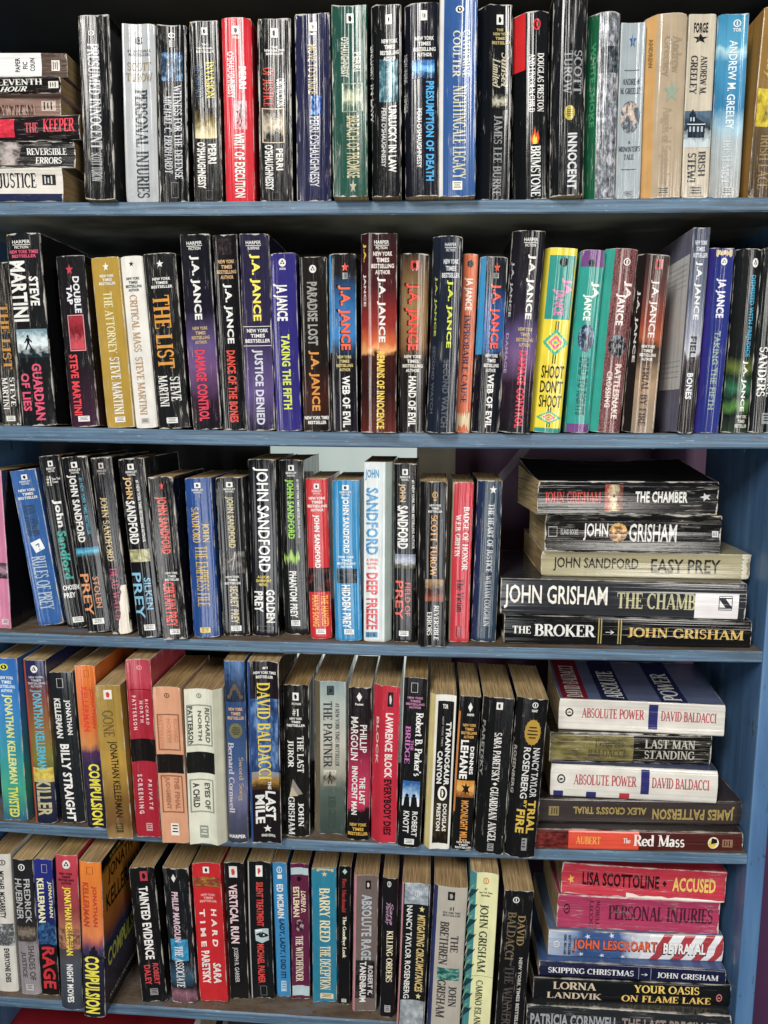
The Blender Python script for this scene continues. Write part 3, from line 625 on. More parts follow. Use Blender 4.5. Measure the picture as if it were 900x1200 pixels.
book(-256.06,4.98,196.95, 28.00,161.45,106, 0.56,0.00, '131416',
  'black paperback with a square blue picture near the top of its spine', 'books on the top shelf',
  [('publisher_mark', 'M', 'ring', 0.36, 0.6, 0.04, 0.07, 'dcdcd6', '131416'), ('publisher_mark', 'M', 'label', 0.4, 0.58, 0.08, 0.12, '777777', '222222'), ('picture', 'I', 'n', 0.14, 0.86, 0.15, 0.31, '1d3a58', '6f9ec4', '0d1722'), ('title', 'V', 'WITNESS FOR THE DEFENSE', 0.52, 0.8, 0.33, 0.86, 'c9ccd0', 's'), ('author', 'V', 'MICHAEL C. EBERHARDT', 0.18, 0.44, 0.39, 0.83, 'b9bcc0', 's'), ('publisher_mark', 'M', 'frame', 0.38, 0.62, 0.88, 0.97, '888888', '131416')],
  **{'wear': 0.8, 'bul': 3})
book(-222.50,5.71,196.82, 27.17,164.37,106, -0.49,0.00, '1d1d1d',
  'dark paperback with a short vertical yellow title and gold lit picture', 'books on the top shelf',
  [('publisher_mark', 'M', 'sq', 0.42, 0.62, 0.035, 0.075, 'dcdcd6', '131416'), ('blurb', 'H', 'THE', 0.4, 0.65, 0.12, 0.133, 'c8c8c0', 'b'), ('blurb', 'H', 'NATIONAL', 0.25, 0.8, 0.14, 0.153, 'c8c8c0', 'b'), ('blurb', 'H', 'BESTSELLER', 0.22, 0.84, 0.16, 0.173, 'c8c8c0', 'b'), ('title', 'V', 'INVASION', 0.52, 0.82, 0.22, 0.42, 'd8c832', 's'), ('title', 'V', 'OF PRIVACY', 0.15, 0.42, 0.24, 0.42, '35506a', 's'), ('picture', 'I', 'g', 0.1, 0.85, 0.47, 0.64, '1a1712', '7a6a3a', 'd8cba0'), ('author', 'V', 'PERRI', 0.52, 0.82, 0.67, 0.78, 'dcdcd6', 'b'), ('author', 'V', "O'SHAUGHNESSY", 0.14, 0.44, 0.66, 0.92, 'dcdcd6', 'b'), ('publisher_mark', 'M', 'frame', 0.42, 0.66, 0.93, 0.98, '777777', '131416')],
  **{'wear': 0.6})
book(-191.05,4.70,196.72, 28.13,165.90,106, -0.50,0.00, 'c81528',
  'bright red paperback with white lettering and dancing figure on the top shelf', 'books on the top shelf',
  [('publisher_mark', 'M', 'sq', 0.36, 0.6, 0.045, 0.09, 'dcdcd6', '131416'), ('imprint', 'H', 'DELL', 0.38, 0.6, 0.1, 0.112, 'dcdcd6', 'b'), ('author', 'V', 'PERRI', 0.56, 0.8, 0.26, 0.38, 'dcdcd6', 'b'), ('author', 'V', "O'SHAUGHNESSY", 0.16, 0.42, 0.18, 0.43, 'e8c8c8', 'b'), ('picture', 'I', 'n', 0.34, 0.8, 0.445, 0.6, 'd0808a', 'e8b0b0', 'b03040'), ('picture', 'D', 'dancer', 0.4, 0.72, 0.455, 0.59, '120808'), ('title', 'V', 'WRIT OF EXECUTION', 0.34, 0.7, 0.62, 0.975, 'dcdcd6', 'b')],
  **{'wear': 0.35})
book(-155.52,5.61,196.60, 31.38,165.52,106, -0.35,0.00, '161616',
  'black paperback with red word over a pale framed picture, right of the bright red one', 'books on the top shelf',
  [('publisher_mark', 'M', 'sq', 0.38, 0.6, 0.05, 0.1, 'dcdcd6', '131416'), ('blurb', 'H', 'THE', 0.4, 0.6, 0.145, 0.158, 'dcdcd6', 'b'), ('blurb', 'H', 'NEW YORK TIMES', 0.2, 0.8, 0.163, 0.176, 'dcdcd6', 'b'), ('blurb', 'H', 'BESTSELLER', 0.24, 0.76, 0.181, 0.194, 'dcdcd6', 'b'), ('title', 'V', 'OBSTRUCTION', 0.54, 0.8, 0.32, 0.47, 'dcdcd6', 'b'), ('title', 'V', 'OF JUSTICE', 0.14, 0.46, 0.26, 0.47, 'd0402c', 's'), ('publisher_mark', 'M', 'frame', 0.1, 0.78, 0.48, 0.67, 'c8b8a0', '131416'), ('picture', 'I', 'g', 0.13, 0.75, 0.485, 0.665, '3a3026', 'c8bca4', '1c1814'), ('author', 'V', 'PERRI', 0.5, 0.72, 0.7, 0.82, 'dcdcd6', 'b'), ('author', 'V', "O'SHAUGHNESSY", 0.16, 0.42, 0.68, 0.93, 'dcdcd6', 'b'), ('publisher_mark', 'M', 'frame', 0.36, 0.6, 0.94, 0.985, '777777', '131416')],
  **{'wear': 0.8, 'bul': 3})
book(-118.62,1.15,196.53, 32.91,167.34,106, -0.42,0.00, '1f2142',
  'navy paperback with gold title and small bright blue picture mid spine', 'books on the top shelf',
  [('publisher_mark', 'M', 'sq', 0.4, 0.62, 0.045, 0.09, 'dcdcd6', '131416'), ('publisher_mark', 'M', 'bar', 0.42, 0.6, 0.1, 0.11, 'dcdcd6', '131416'), ('title', 'V', 'MOVE TO STRIKE', 0.35, 0.6, 0.16, 0.42, 'b8a878', 'n'), ('picture', 'I', 'n', 0.42, 0.72, 0.43, 0.53, '1c4a9a', '6fb0e8', '0a1c4a'), ('author', 'V', "PERRI O'SHAUGHNESSY", 0.38, 0.66, 0.54, 0.92, 'c8cad4', 'n')],
  **{'wear': 0.7, 'bul': 4})
book(-81.99,-14.00,196.49, 31.90,165.95,106, -0.55,0.00, '1c4a3e',
  'dark green paperback with a misty framed picture on the top shelf', 'books on the top shelf',
  [('publisher_mark', 'M', 'sq', 0.42, 0.62, 0.04, 0.09, 'dcdcd6', '131416'), ('author', 'V', 'PERRI', 0.62, 0.82, 0.24, 0.34, 'c0c4b4', 'b'), ('author', 'V', "O'SHAUGHNESSY", 0.25, 0.48, 0.16, 0.37, 'c0c4b4', 'b'), ('publisher_mark', 'M', 'frame', 0.28, 0.88, 0.4, 0.55, '8a9a80', '131416'), ('picture', 'I', 'g', 0.31, 0.85, 0.405, 0.545, '2a4a3a', 'b8c0a0', '3a5a48'), ('title', 'V', 'BREACH OF PROMISE', 0.4, 0.78, 0.57, 0.9, 'b9b088', 'n'), ('publisher_mark', 'M', 'star', 0.48, 0.68, 0.91, 0.98, 'a8a890', '131416')],
  **{'wear': 0.6, 'bul': 4})
book(-48.32,-12.00,196.44, 27.47,166.67,106, -0.68,0.00, '131416',
  'black paperback with pale blue picture and white bold title, right of the dark green one', 'books on the top shelf',
  [('publisher_mark', 'M', 'sq', 0.36, 0.62, 0.05, 0.1, 'dcdcd6', '131416'), ('blurb', 'H', 'NEW YORK', 0.19803636363636362, 0.8419636363636365, 0.175, 0.1966, 'dcdcd6', 'b'), ('blurb', 'H', 'TIMES', 0.3016727272727273, 0.7383272727272727, 0.205, 0.2266, 'dcdcd6', 'b'), ('blurb', 'H', 'BESTSELLING', 0.14, 0.9, 0.235, 0.2566, 'dcdcd6', 'b'), ('blurb', 'H', 'AUTHOR', 0.26712727272727277, 0.7728727272727273, 0.265, 0.2866, 'dcdcd6', 'b'), ('picture', 'I', 'n', 0.1, 0.85, 0.28, 0.5, '3a6a78', 'a8ccd0', '16262c'), ('title', 'V', 'UNLUCKY IN LAW', 0.46, 0.8, 0.52, 0.87, 'dcdcd6', 'b'), ('author', 'V', "PERRI O'SHAUGHNESSY", 0.18, 0.36, 0.53, 0.84, 'd8d8d4', 'n'), ('title', 'V', 'UNLUCKY', -0.22, -0.12, 0.2, 0.38, '8d9094', 'b'), ('title', 'V', 'IN LAW', -0.22, -0.12, 0.4, 0.6, '8d9094', 'b')],
  **{'wear': 0.7, 'bl': 0.18})
book(-15.44,-12.00,196.48, 30.70,166.85,106, -0.94,0.00, '131520',
  'black paperback with sky blue vertical title and blue square picture on the top shelf', 'books on the top shelf',
  [('publisher_mark', 'M', 'sq', 0.36, 0.6, 0.04, 0.09, 'dcdcd6', '131416'), ('blurb', 'H', 'NEW YORK', 0.16109090909090906, 0.8389090909090909, 0.17, 0.19016000000000002, 'dcdcd6', 'b'), ('blurb', 'H', 'TIMES', 0.2701818181818182, 0.7298181818181818, 0.198, 0.21816000000000002, 'dcdcd6', 'b'), ('blurb', 'H', 'BESTSELLING', 0.09999999999999998, 0.9, 0.226, 0.24616000000000002, 'dcdcd6', 'b'), ('blurb', 'H', 'AUTHOR', 0.23381818181818181, 0.7661818181818182, 0.254, 0.27416, 'dcdcd6', 'b'), ('picture', 'I', 'g', 0.06, 0.86, 0.29, 0.385, '1c5a98', '6fb8e8', '14365a'), ('title', 'V', 'PRESUMPTION OF DEATH', 0.55, 0.85, 0.4, 0.92, '3aa0d8', 'b'), ('author', 'V', "PERRI O'SHAUGHNESSY", 0.22, 0.4, 0.54, 0.85, 'd8d8d4', 'n'), ('blurb', 'V', 'NEW YORK', -0.2, -0.1, 0.25, 0.4, '8d9094', 'b'), ('blurb', 'V', 'TIMES', -0.2, -0.1, 0.45, 0.55, '8d9094', 'b')],
  **{'wear': 0.6, 'bl': 0.18})
book(17.11,-12.00,196.37, 33.90,173.73,106, -0.61,0.00, '2a5490',
  'tall steel blue paperback with cream lettering and a white left edge', 'books on the top shelf',
  [('publisher_mark', 'M', 'disc', 0.35, 0.6, 0.05, 0.085, 'dcdcd6', '131416'), ('author', 'V', 'CATHERINE', 0.58, 0.8, 0.17, 0.4, 'c9ccb8', 's'), ('author', 'V', 'COULTER', 0.28, 0.52, 0.17, 0.4, 'c9ccb8', 's'), ('title', 'V', 'NIGHTINGALE LEGACY', 0.3, 0.72, 0.44, 0.91, 'c9c6a8', 's'), ('publisher_mark', 'M', 'label', 0.3, 0.6, 0.92, 0.965, 'e8e4d4', '131416')],
  **{'wear': 0.5, 'bl': 0.12, 'blc': 'd8d8d4', 'bul': 4})
book(50.70,1.57,196.34, 31.51,170.99,106, -0.65,0.00, '121417',
  'black paperback with gold script letters, right of the tall steel blue one', 'books on the top shelf',
  [('publisher_mark', 'M', 'sq', 0.3, 0.6, 0.05, 0.1, 'dcdcd6', '131416'), ('blurb', 'H', 'THE', 0.3, 0.6, 0.12, 0.133, 'b8a868', 'b'), ('blurb', 'H', 'NEW YORK', 0.15, 0.9, 0.14, 0.155, 'b8a868', 'b'), ('blurb', 'H', 'TIMES', 0.25, 0.75, 0.162, 0.177, 'b8a868', 'b'), ('blurb', 'H', 'BESTSELLER', 0.1, 0.95, 0.184, 0.2, 'b8a868', 'b'), ('title', 'V', 'Sunset', 0.52, 0.88, 0.24, 0.42, 'b8b094', 'i'), ('title', 'V', 'Limited', 0.12, 0.48, 0.27, 0.42, 'b8b094', 'i'), ('picture', 'I', 'g', 0.12, 0.82, 0.45, 0.53, '2a2a28', 'b8b4a0', '1a1a18'), ('author', 'V', 'JAMES LEE BURKE', 0.22, 0.62, 0.56, 0.98, '8a8c8c', 's')],
  **{'wear': 0.5, 'bl': 0.36})
book(87.07,3.35,196.63, 32.62,164.67,106, -1.62,0.00, '101214',
  'black paperback with bright red upper left flank and small flame by its title', 'books on the top shelf',
  [('publisher_mark', 'M', 'disc', 0.3, 0.62, 0.04, 0.1, 'c8232b', '131416'), ('author', 'V', 'DOUGLAS PRESTON', 0.5, 0.78, 0.22, 0.53, 'dcdcd6', 's'), ('author', 'V', 'AND LINCOLN CHILD', 0.14, 0.4, 0.22, 0.53, 'dcdcd6', 's'), ('picture', 'D', 'flame', 0.2, 0.62, 0.6, 0.7, 'f0a020'), ('title', 'V', 'BRIMSTONE', 0.24, 0.66, 0.71, 0.985, 'd8dcd8', 's')],
  **{'wear': 0.35, 'bl': 0.34, 'blc': 'c81418', 'bls': (0, 0.3)})
book(118.42,-10.00,196.36, 29.55,175.70,106, -0.83,0.00, '15171a',
  'tall black paperback with gold medallion and silver sans title on the top shelf', 'books on the top shelf',
  [('author', 'V', 'SCOTT', 0.52, 0.84, 0.29, 0.5, '8d9094', 's'), ('author', 'V', 'TUROW', 0.12, 0.46, 0.29, 0.5, '8d9094', 's'), ('publisher_mark', 'M', 'seal', 0.16, 0.62, 0.55, 0.63, 'a89a30', '131416'), ('title', 'V', 'INNOCENT', 0.34, 0.72, 0.69, 0.97, 'c9ccce', 'b')],
  **{'wear': 0.7, 'bl': 0.24})
book(151.05,3.72,196.36, 28.87,163.18,106, -0.89,0.00, '6c737c',
  'worn silver grey patterned paperback with a deep green left flank', 'books on the top shelf',
  [('picture', 'I', 'w', 0.02, 0.98, 0.0, 0.99, '6a7078', 'b4b4bc', '20282c'), ('picture', 'I', 'n', 0.05, 0.95, 0.18, 0.32, '24303a', '5a636c', '141a20'), ('flank_print', 'V', 'WHITE SMOKE', -0.2, -0.06, 0.15, 0.6, '3a8a5c', 'b')],
  **{'wear': 0.8, 'bl': 0.34, 'blc': '14583a'})
book(176.83,3.87,196.28, 22.19,153.89,106, -0.74,0.00, '98a3a8',
  'pale silver blue paperback with an oval mother and baby picture', 'books on the top shelf',
  [('publisher_mark', 'M', 'star', 0.36, 0.64, 0.06, 0.14, '2a5a88', '131416'), ('publisher_mark', 'M', 'bar', 0.2, 0.8, 0.262, 0.266, '4a5054', '131416'), ('author', 'H', 'ANDREW', 0.14, 0.86, 0.31, 0.345, '2a3440', 's'), ('author', 'H', 'M. GREELEY', 0.06, 0.94, 0.362, 0.397, '2a3440', 's'), ('picture', 'I', 'o', 0.1, 0.9, 0.435, 0.62, '4a5460', 'c8b4a4', '5a6470'), ('title', 'H', 'A', 0.44, 0.56, 0.66, 0.68, '2a3440', 's'), ('title', 'H', "MIDWINTER'S", 0.06, 0.94, 0.695, 0.725, '2a3440', 's'), ('title', 'H', 'TALE', 0.3, 0.7, 0.74, 0.77, '2a3440', 's'), ('publisher_mark', 'M', 'bar', 0.2, 0.8, 0.825, 0.829, '4a5054', '131416'), ('publisher_mark', 'M', 'label', 0.25, 0.75, 0.95, 0.985, '98a0a4', '131416')],
  **{'wear': 0.1})
book(206.62,1.07,196.47, 35.42,159.35,106, -1.01,0.00, 'a8967c',
  'beige paperback with faint embossed script title and peach left flank', 'books on the top shelf',
  [('author', 'V', 'Andrew', 0.52, 0.84, 0.12, 0.32, '94846c', 's'), ('author', 'V', 'Greeley', 0.18, 0.5, 0.12, 0.34, '94846c', 's'), ('publisher_mark', 'M', 'star', 0.3, 0.8, 0.36, 0.48, '8a9a88', '131416'), ('title', 'V', 'Angels of September', 0.2, 0.6, 0.5, 0.93, '9a8a72', 's'), ('publisher_mark', 'M', 'label', 0.2, 0.6, 0.94, 0.985, 'a89a84', '131416'), ('flank_print', 'V', 'ANDREW', -0.16, -0.07, 0.12, 0.28, '8a6a3a', 'b')],
  **{'wear': 0.25, 'bl': 0.25, 'blc': 'c89a5c'})
book(237.75,2.08,196.37, 24.62,158.94,106, -0.87,0.00, 'bdb39f',
  'cream paperback with a blue mansion picture across its spine', 'books on the top shelf',
  [('imprint', 'H', 'FORGE', 0.2, 0.72, 0.045, 0.1, '1a1a1a', 'b'), ('publisher_mark', 'M', 'star', 0.2, 0.72, 0.105, 0.155, '1a1a1a', '131416'), ('author', 'V', 'ANDREW M.', 0.52, 0.76, 0.22, 0.43, '38383a', 's'), ('author', 'V', 'GREELEY', 0.14, 0.42, 0.22, 0.43, '38383a', 's'), ('picture', 'I', 'g', 0.0, 1, 0.52, 0.72, '4a6478', '16202c', 'b8c4c8'), ('picture', 'D', 'house', 0.1, 0.8, 0.5, 0.68, '1a2636'), ('title', 'V', 'IRISH', 0.58, 0.84, 0.74, 0.88, '38383a', 's'), ('title', 'V', 'STEW!', 0.18, 0.5, 0.75, 0.91, '38383a', 's'), ('publisher_mark', 'M', 'label', 0.25, 0.8, 0.93, 0.99, 'a8a090', '131416')],
  **{'wear': 0.2})
book(264.39,2.40,196.36, 27.10,158.47,106, -0.64,0.00, '4a90b4',
  'sky blue paperback fading to pale cloud grey at its foot', 'books on the top shelf',
  [('publisher_mark', 'M', 'ring', 0.46, 0.74, 0.03, 0.07, 'dcdcd6', '131416'), ('imprint', 'H', 'TOR', 0.46, 0.76, 0.075, 0.095, 'dcdcd6', 'b'), ('author', 'V', 'ANDREW M. GREELEY', 0.36, 0.66, 0.14, 0.62, 'dbe6ea', 'n'), ('title', 'V', 'IRISH MIST', 0.3, 0.66, 0.68, 0.92, 'b8c0c4', 's'), ('publisher_mark', 'M', 'label', 0.35, 0.75, 0.94, 0.985, 'b0b4b4', '131416')],
  **{'wear': 0.2, 'bl': 0.08, 'grad': [(0, '2f86ae'), (0.17, '4a9cc0'), (0.2, 'a8d0dc'), (0.25, '3a8cb4'), (0.5, '2a7aa6'), (0.6, '9ac0d0'), (0.68, 'a4b0b4'), (1, 'a0a29e')]})
book(299.07,5.58,196.51, 24.46,164.87,106, 1.17,0.00, '6a5634',
  'brown paperback with golden flank and yellow patch ending the top shelf', 'books on the top shelf',
  [('author', 'V', 'Greeley', 0.2, 0.6, 0.1, 0.38, 'c8a858', 'i'), ('picture', 'I', 'n', 0.05, 0.95, 0.42, 0.62, 'b8a020', 'e0cc30', '4a4a1a'), ('title', 'V', 'IRISH LACE', 0.3, 0.7, 0.66, 0.95, '8a744a', 's')],
  **{'wear': 0.3, 'flank': 'b4863c', 'grad': [(0, '9a7434'), (0.4, '8a6a34'), (0.65, '5a4a34'), (1, '4a3a28')]})
book(-356.04,2.00,323.04, 21.53,159.89,108, -90.00,0.00, '4e3c32',
  'brown paperback with a white paper sticker, topmost of the lying stack on the top shelf', 'books on the top shelf',
  [('publisher_mark', 'M', 'paper', 0.0, 1.0, 0.58, 0.845, 'dcdcda', '131416'), ('sticker_text', 'H', 'PAPER', 0.2, 0.8, 0.685, 0.715, '2a2a2a', 'b'), ('sticker_text', 'H', 'FIC', 0.34, 0.64, 0.73, 0.76, '2a2a2a', 'b'), ('sticker_text', 'H', 'COUN', 0.24, 0.78, 0.775, 0.805, '2a2a2a', 'b'), ('publisher_mark', 'M', 'label', 0.25, 0.7, 0.905, 0.955, 'd8d0c8', '131416')],
  **{'turn': 2, 'lie': 1, 'wear': 0.2})
book(-361.52,-2.00,304.21, 15.64,153.24,108, -90.00,0.00, '17120f',
  'dark brown paperback with white capitals in two lines under the stickered book', 'books on the top shelf',
  [('title', 'V', 'ELEVENTH', 0.52, 0.86, 0.55, 0.88, 'dcdcd6', 's'), ('title', 'V', 'HOUR', 0.14, 0.44, 0.6, 0.78, 'dcdcd6', 'is'), ('publisher_mark', 'M', 'label', 0.3, 0.7, 0.92, 0.985, 'd8d4c8', '131416')],
  **{'turn': -1.5, 'lie': 1, 'wear': 0.5, 'under': 'a08478'})
book(-365.74,6.00,286.74, 18.80,155.78,108, -90.00,0.00, '806458',
  'pale pinkish brown paperback with dark stripes, third down in the lying stack', 'books on the top shelf',
  [('picture', 'I', 's', 0.1, 0.6, 0.5, 0.84, '6a4a40', 'a08478', '2a1c18'), ('publisher_mark', 'M', 'label', 0.3, 0.8, 0.88, 0.97, 'b8a498', '131416')],
  **{'turn': 3, 'lie': 1, 'wear': 0.6})
book(-344.25,-3.00,265.82, 22.55,172.63,108, -90.00,0.00, '1a1416',
  'black paperback with pink red lettering in the lying stack on the top shelf', 'books on the top shelf',
  [('picture', 'I', 'n', 0.15, 0.9, 0.45, 0.62, 'c81c38', 'd83048', 'b01830'), ('title', 'V', 'THE', 0.3, 0.7, 0.685, 0.76, 'c8505c', 's'), ('title', 'V', 'KEEPER', 0.3, 0.85, 0.79, 0.975, 'd84050', 's')],
  **{'turn': -2, 'lie': 1, 'wear': 0.8})
book(-352.18,2.00,241.84, 24.91,170.07,108, -90.00,0.00, '1c1b1c',
  'dark torn paperback with small white serif lines, second lowest of the lying stack', 'books on the top shelf',
  [('picture', 'I', 'g', 0.1, 0.95, 0.52, 0.72, '3a3638', 'b8aca8', '1a181a'), ('title', 'V', 'REVERSIBLE', 0.5, 0.74, 0.72, 0.95, 'dcdcd6', 's'), ('title', 'V', 'ERRORS', 0.16, 0.42, 0.77, 0.92, 'dcdcd6', 's')],
  **{'turn': 2.5, 'lie': 1, 'wear': 0.9})
book(-364.98,0.00,213.36, 31.55,158.17,108, -90.00,0.00, 'd3cec4',
  'white paperback with large black capitals and navy lower edge, lowest of the lying stack', 'books on the top shelf',
  [('title', 'V', 'DARK JUSTICE', 0.4, 0.85, 0.4, 0.83, '22252a', 's'), ('publisher_mark', 'M', 'label', 0.5, 0.8, 0.87, 0.955, '2a2a2a', 'cccccc'), ('band', 'I', 'f', 0, 0.24, 0, 1, '1c2444')],
  **{'lie': 1, 'wear': 0.3})
book(-432.38,4.83,-20.08, 20.25,161.71,106, -1.41,0.00, '1c1a18',
  'worn dark paperback with amber title cut by the left edge of the second shelf', 'books on the second shelf',
  [('title', 'V', 'THE LIST', 0.3, 0.75, 0.25, 0.65, 'b9802c', 's'), ('author', 'V', 'STEVE', 0.55, 0.82, 0.7, 0.88, 'dcdcd6', 's'), ('author', 'V', 'MARTINI', 0.15, 0.45, 0.7, 0.9, 'dcdcd6', 's'), ('publisher_mark', 'M', 'label', 0.25, 0.72, 0.94, 0.973, 'dcdcd6', '444444')],
  **{'wear': 1.0})
book(-401.81,1.80,-20.13, 34.14,188.95,108, -2.26,0.00, '17181b',
  'tall leaning black paperback with pink title and white snow scene picture', 'books on the second shelf',
  [('imprint', 'H', 'HARPER', 0.2, 0.72, 0.035, 0.052, 'dcdcd6', 'n'), ('publisher_mark', 'M', 'bar', 0.2, 0.72, 0.057, 0.06, 'dcdcd6', '131416'), ('imprint', 'H', 'FICTION', 0.26, 0.66, 0.064, 0.078, 'dcdcd6', 'n'), ('blurb', 'H', 'NEW YORK TIMES', 0.1, 0.92, 0.085, 0.103, 'd0506e', 'b'), ('blurb', 'H', 'BESTSELLER', 0.16, 0.86, 0.108, 0.124, 'd0506e', 'b'), ('author', 'V', 'STEVE', 0.6, 0.86, 0.22, 0.37, 'dcdcd6', 'b'), ('author', 'V', 'MARTINI', 0.06, 0.52, 0.14, 0.45, 'dcdcd6', 'b'), ('picture', 'I', 'g', 0.08, 0.98, 0.49, 0.64, '6a8a94', 'dce8ea', '1a2a30'), ('picture', 'D', 'walker', 0.25, 0.6, 0.52, 0.6, '14181c'), ('title', 'V', 'GUARDIAN', 0.46, 0.74, 0.67, 0.97, 'd84a6c', 'b'), ('title', 'V', 'OF LIES', 0.1, 0.36, 0.72, 0.92, 'd84a6c', 'b')],
  **{'wear': 0.7})
book(-355.39,4.99,-20.73, 28.43,168.55,106, -2.85,0.00, '1a181b',
  'black paperback with red framed window and red author name, torn at top corner', 'books on the second shelf',
  [('publisher_mark', 'M', 'star', 0.35, 0.6, 0.05, 0.11, 'c03048', '131416'), ('title', 'V', 'DOUBLE', 0.55, 0.78, 0.12, 0.33, 'd8d8dc', 'b'), ('title', 'V', 'TAP', 0.3, 0.5, 0.17, 0.28, 'd8d8dc', 'b'), ('publisher_mark', 'M', 'frame', 0.25, 0.82, 0.34, 0.55, 'd88a90', '131416'), ('picture', 'I', 'g', 0.29, 0.78, 0.35, 0.54, 'a02434', '6a1420', 'c04450'), ('author', 'V', 'STEVE MARTINI', 0.18, 0.48, 0.57, 0.93, 'e03a40', 'b'), ('publisher_mark', 'M', 'label', 0.3, 0.72, 0.935, 0.9680000000000001, 'dcdcd6', '444444')],
  **{'wear': 0.6, 'grad': [(0, '1a191b'), (0.6, '1a181b'), (1, '3a1c30')]})
book(-316.37,1.69,-21.03, 27.85,167.14,106, -3.53,0.00, 'a88830',
  'gold metallic paperback with white lettering on the second shelf', 'books on the second shelf',
  [('publisher_mark', 'M', 'star', 0.38, 0.6, 0.03, 0.08, 'dcdcd6', '131416'), ('blurb', 'H', 'NEW YORK', 0.24581818181818177, 0.7541818181818183, 0.1, 0.11584, 'dcdcd6', 'b'), ('blurb', 'H', 'TIMES', 0.3276363636363636, 0.6723636363636364, 0.122, 0.13784, 'dcdcd6', 'b'), ('blurb', 'H', 'BESTSELLER', 0.19999999999999996, 0.8, 0.14400000000000002, 0.15984, 'dcdcd6', 'b'), ('title', 'V', 'THE ATTORNEY', 0.3, 0.62, 0.2, 0.56, 'd8cfa0', 's'), ('author', 'V', 'STEVE MARTINI', 0.3, 0.66, 0.58, 0.92, 'dcdcd6', 's'), ('publisher_mark', 'M', 'label', 0.3, 0.68, 0.935, 0.9680000000000001, 'dcdcd6', '444444')],
  **{'wear': 0.6, 'bul': 3})
book(-290.74,4.09,-21.45, 22.81,168.64,106, -3.52,0.00, 'd6d4cc',
  'white paperback with tan foil lettering between gold and black books', 'books on the second shelf',
  [('publisher_mark', 'M', 'star', 0.4, 0.6, 0.03, 0.06, '222222', '131416'), ('blurb', 'H', 'NEW YORK', 0.21345454545454545, 0.8065454545454546, 0.12, 0.13584, '44484c', 'b'), ('blurb', 'H', 'TIMES', 0.30890909090909097, 0.711090909090909, 0.142, 0.15783999999999998, '44484c', 'b'), ('blurb', 'H', 'BESTSELLING', 0.16000000000000003, 0.86, 0.16399999999999998, 0.17983999999999997, '44484c', 'b'), ('blurb', 'H', 'AUTHOR', 0.27709090909090917, 0.7429090909090909, 0.186, 0.20184, '44484c', 'b'), ('title', 'V', 'CRITICAL MASS', 0.28, 0.62, 0.22, 0.55, 'b08c62', 's'), ('author', 'V', 'STEVE MARTINI', 0.28, 0.62, 0.58, 0.92, 'b08c62', 's'), ('publisher_mark', 'M', 'label', 0.3, 0.66, 0.94, 0.97, 'b8b4ac', '131416')],
  **{'wear': 0.2})
book(-261.73,1.63,-21.48, 31.85,170.75,106, -3.42,0.00, '191a1b',
  'black paperback with large crisp amber serif title on the second shelf', 'books on the second shelf',
  [('publisher_mark', 'M', 'star', 0.4, 0.62, 0.04, 0.08, 'dcdcd6', '131416'), ('blurb', 'H', 'NEW YORK', 0.2311636363636364, 0.7988363636363636, 0.135, 0.15084, 'dcdcd6', 'b'), ('blurb', 'H', 'TIMES', 0.3225272727272728, 0.7074727272727273, 0.157, 0.17284, 'dcdcd6', 'b'), ('blurb', 'H', 'BESTSELLER', 0.18000000000000005, 0.85, 0.179, 0.19483999999999999, 'dcdcd6', 'b'), ('title', 'V', 'THE LIST', 0.18, 0.72, 0.235, 0.65, 'cf8f2e', 's'), ('author', 'V', 'STEVE', 0.52, 0.84, 0.7, 0.84, 'dcdcd6', 's'), ('author', 'V', 'MARTINI', 0.14, 0.44, 0.69, 0.87, 'dcdcd6', 's'), ('publisher_mark', 'M', 'label', 0.3, 0.66, 0.935, 0.9680000000000001, 'dcdcd6', '444444')],
  **{'wear': 0.6})
book(-226.99,1.01,-22.02, 29.45,188.98,108, -2.61,0.00, '14151c',
  'tall black and violet paperback with scarlet lower title, right of the amber lettered one', 'books on the second shelf',
  [('imprint', 'H', 'HARPER', 0.2, 0.72, 0.035, 0.052, 'dcdcd6', 'n'), ('publisher_mark', 'M', 'bar', 0.2, 0.72, 0.057, 0.06, 'dcdcd6', '131416'), ('imprint', 'H', 'FICTION', 0.26, 0.66, 0.064, 0.078, 'dcdcd6', 'n'), ('author', 'V', 'J.A. JANCE', 0.26, 0.58, 0.105, 0.43, 'dcdcd6', 'b'), ('blurb', 'H', 'NEW YORK', 0.22734545454545446, 0.7526545454545455, 0.465, 0.48228000000000004, 'b8a06a', 'b'), ('blurb', 'H', 'TIMES', 0.3118909090909091, 0.6681090909090909, 0.48900000000000005, 0.5062800000000001, 'b8a06a', 'b'), ('blurb', 'H', 'BESTSELLING', 0.17999999999999994, 0.8, 0.513, 0.53028, 'b8a06a', 'b'), ('blurb', 'H', 'AUTHOR', 0.2837090909090909, 0.6962909090909091, 0.537, 0.55428, 'b8a06a', 'b'), ('title', 'V', 'DAMAGE CONTROL', 0.24, 0.6, 0.585, 0.955, 'd8344a', 'b')],
  **{'wear': 0.4, 'grad': [(0, '121318'), (0.4, '191826'), (0.55, '5a4a7a'), (0.68, '6a4a78'), (0.85, '2a1a28'), (1, '15151a')]})
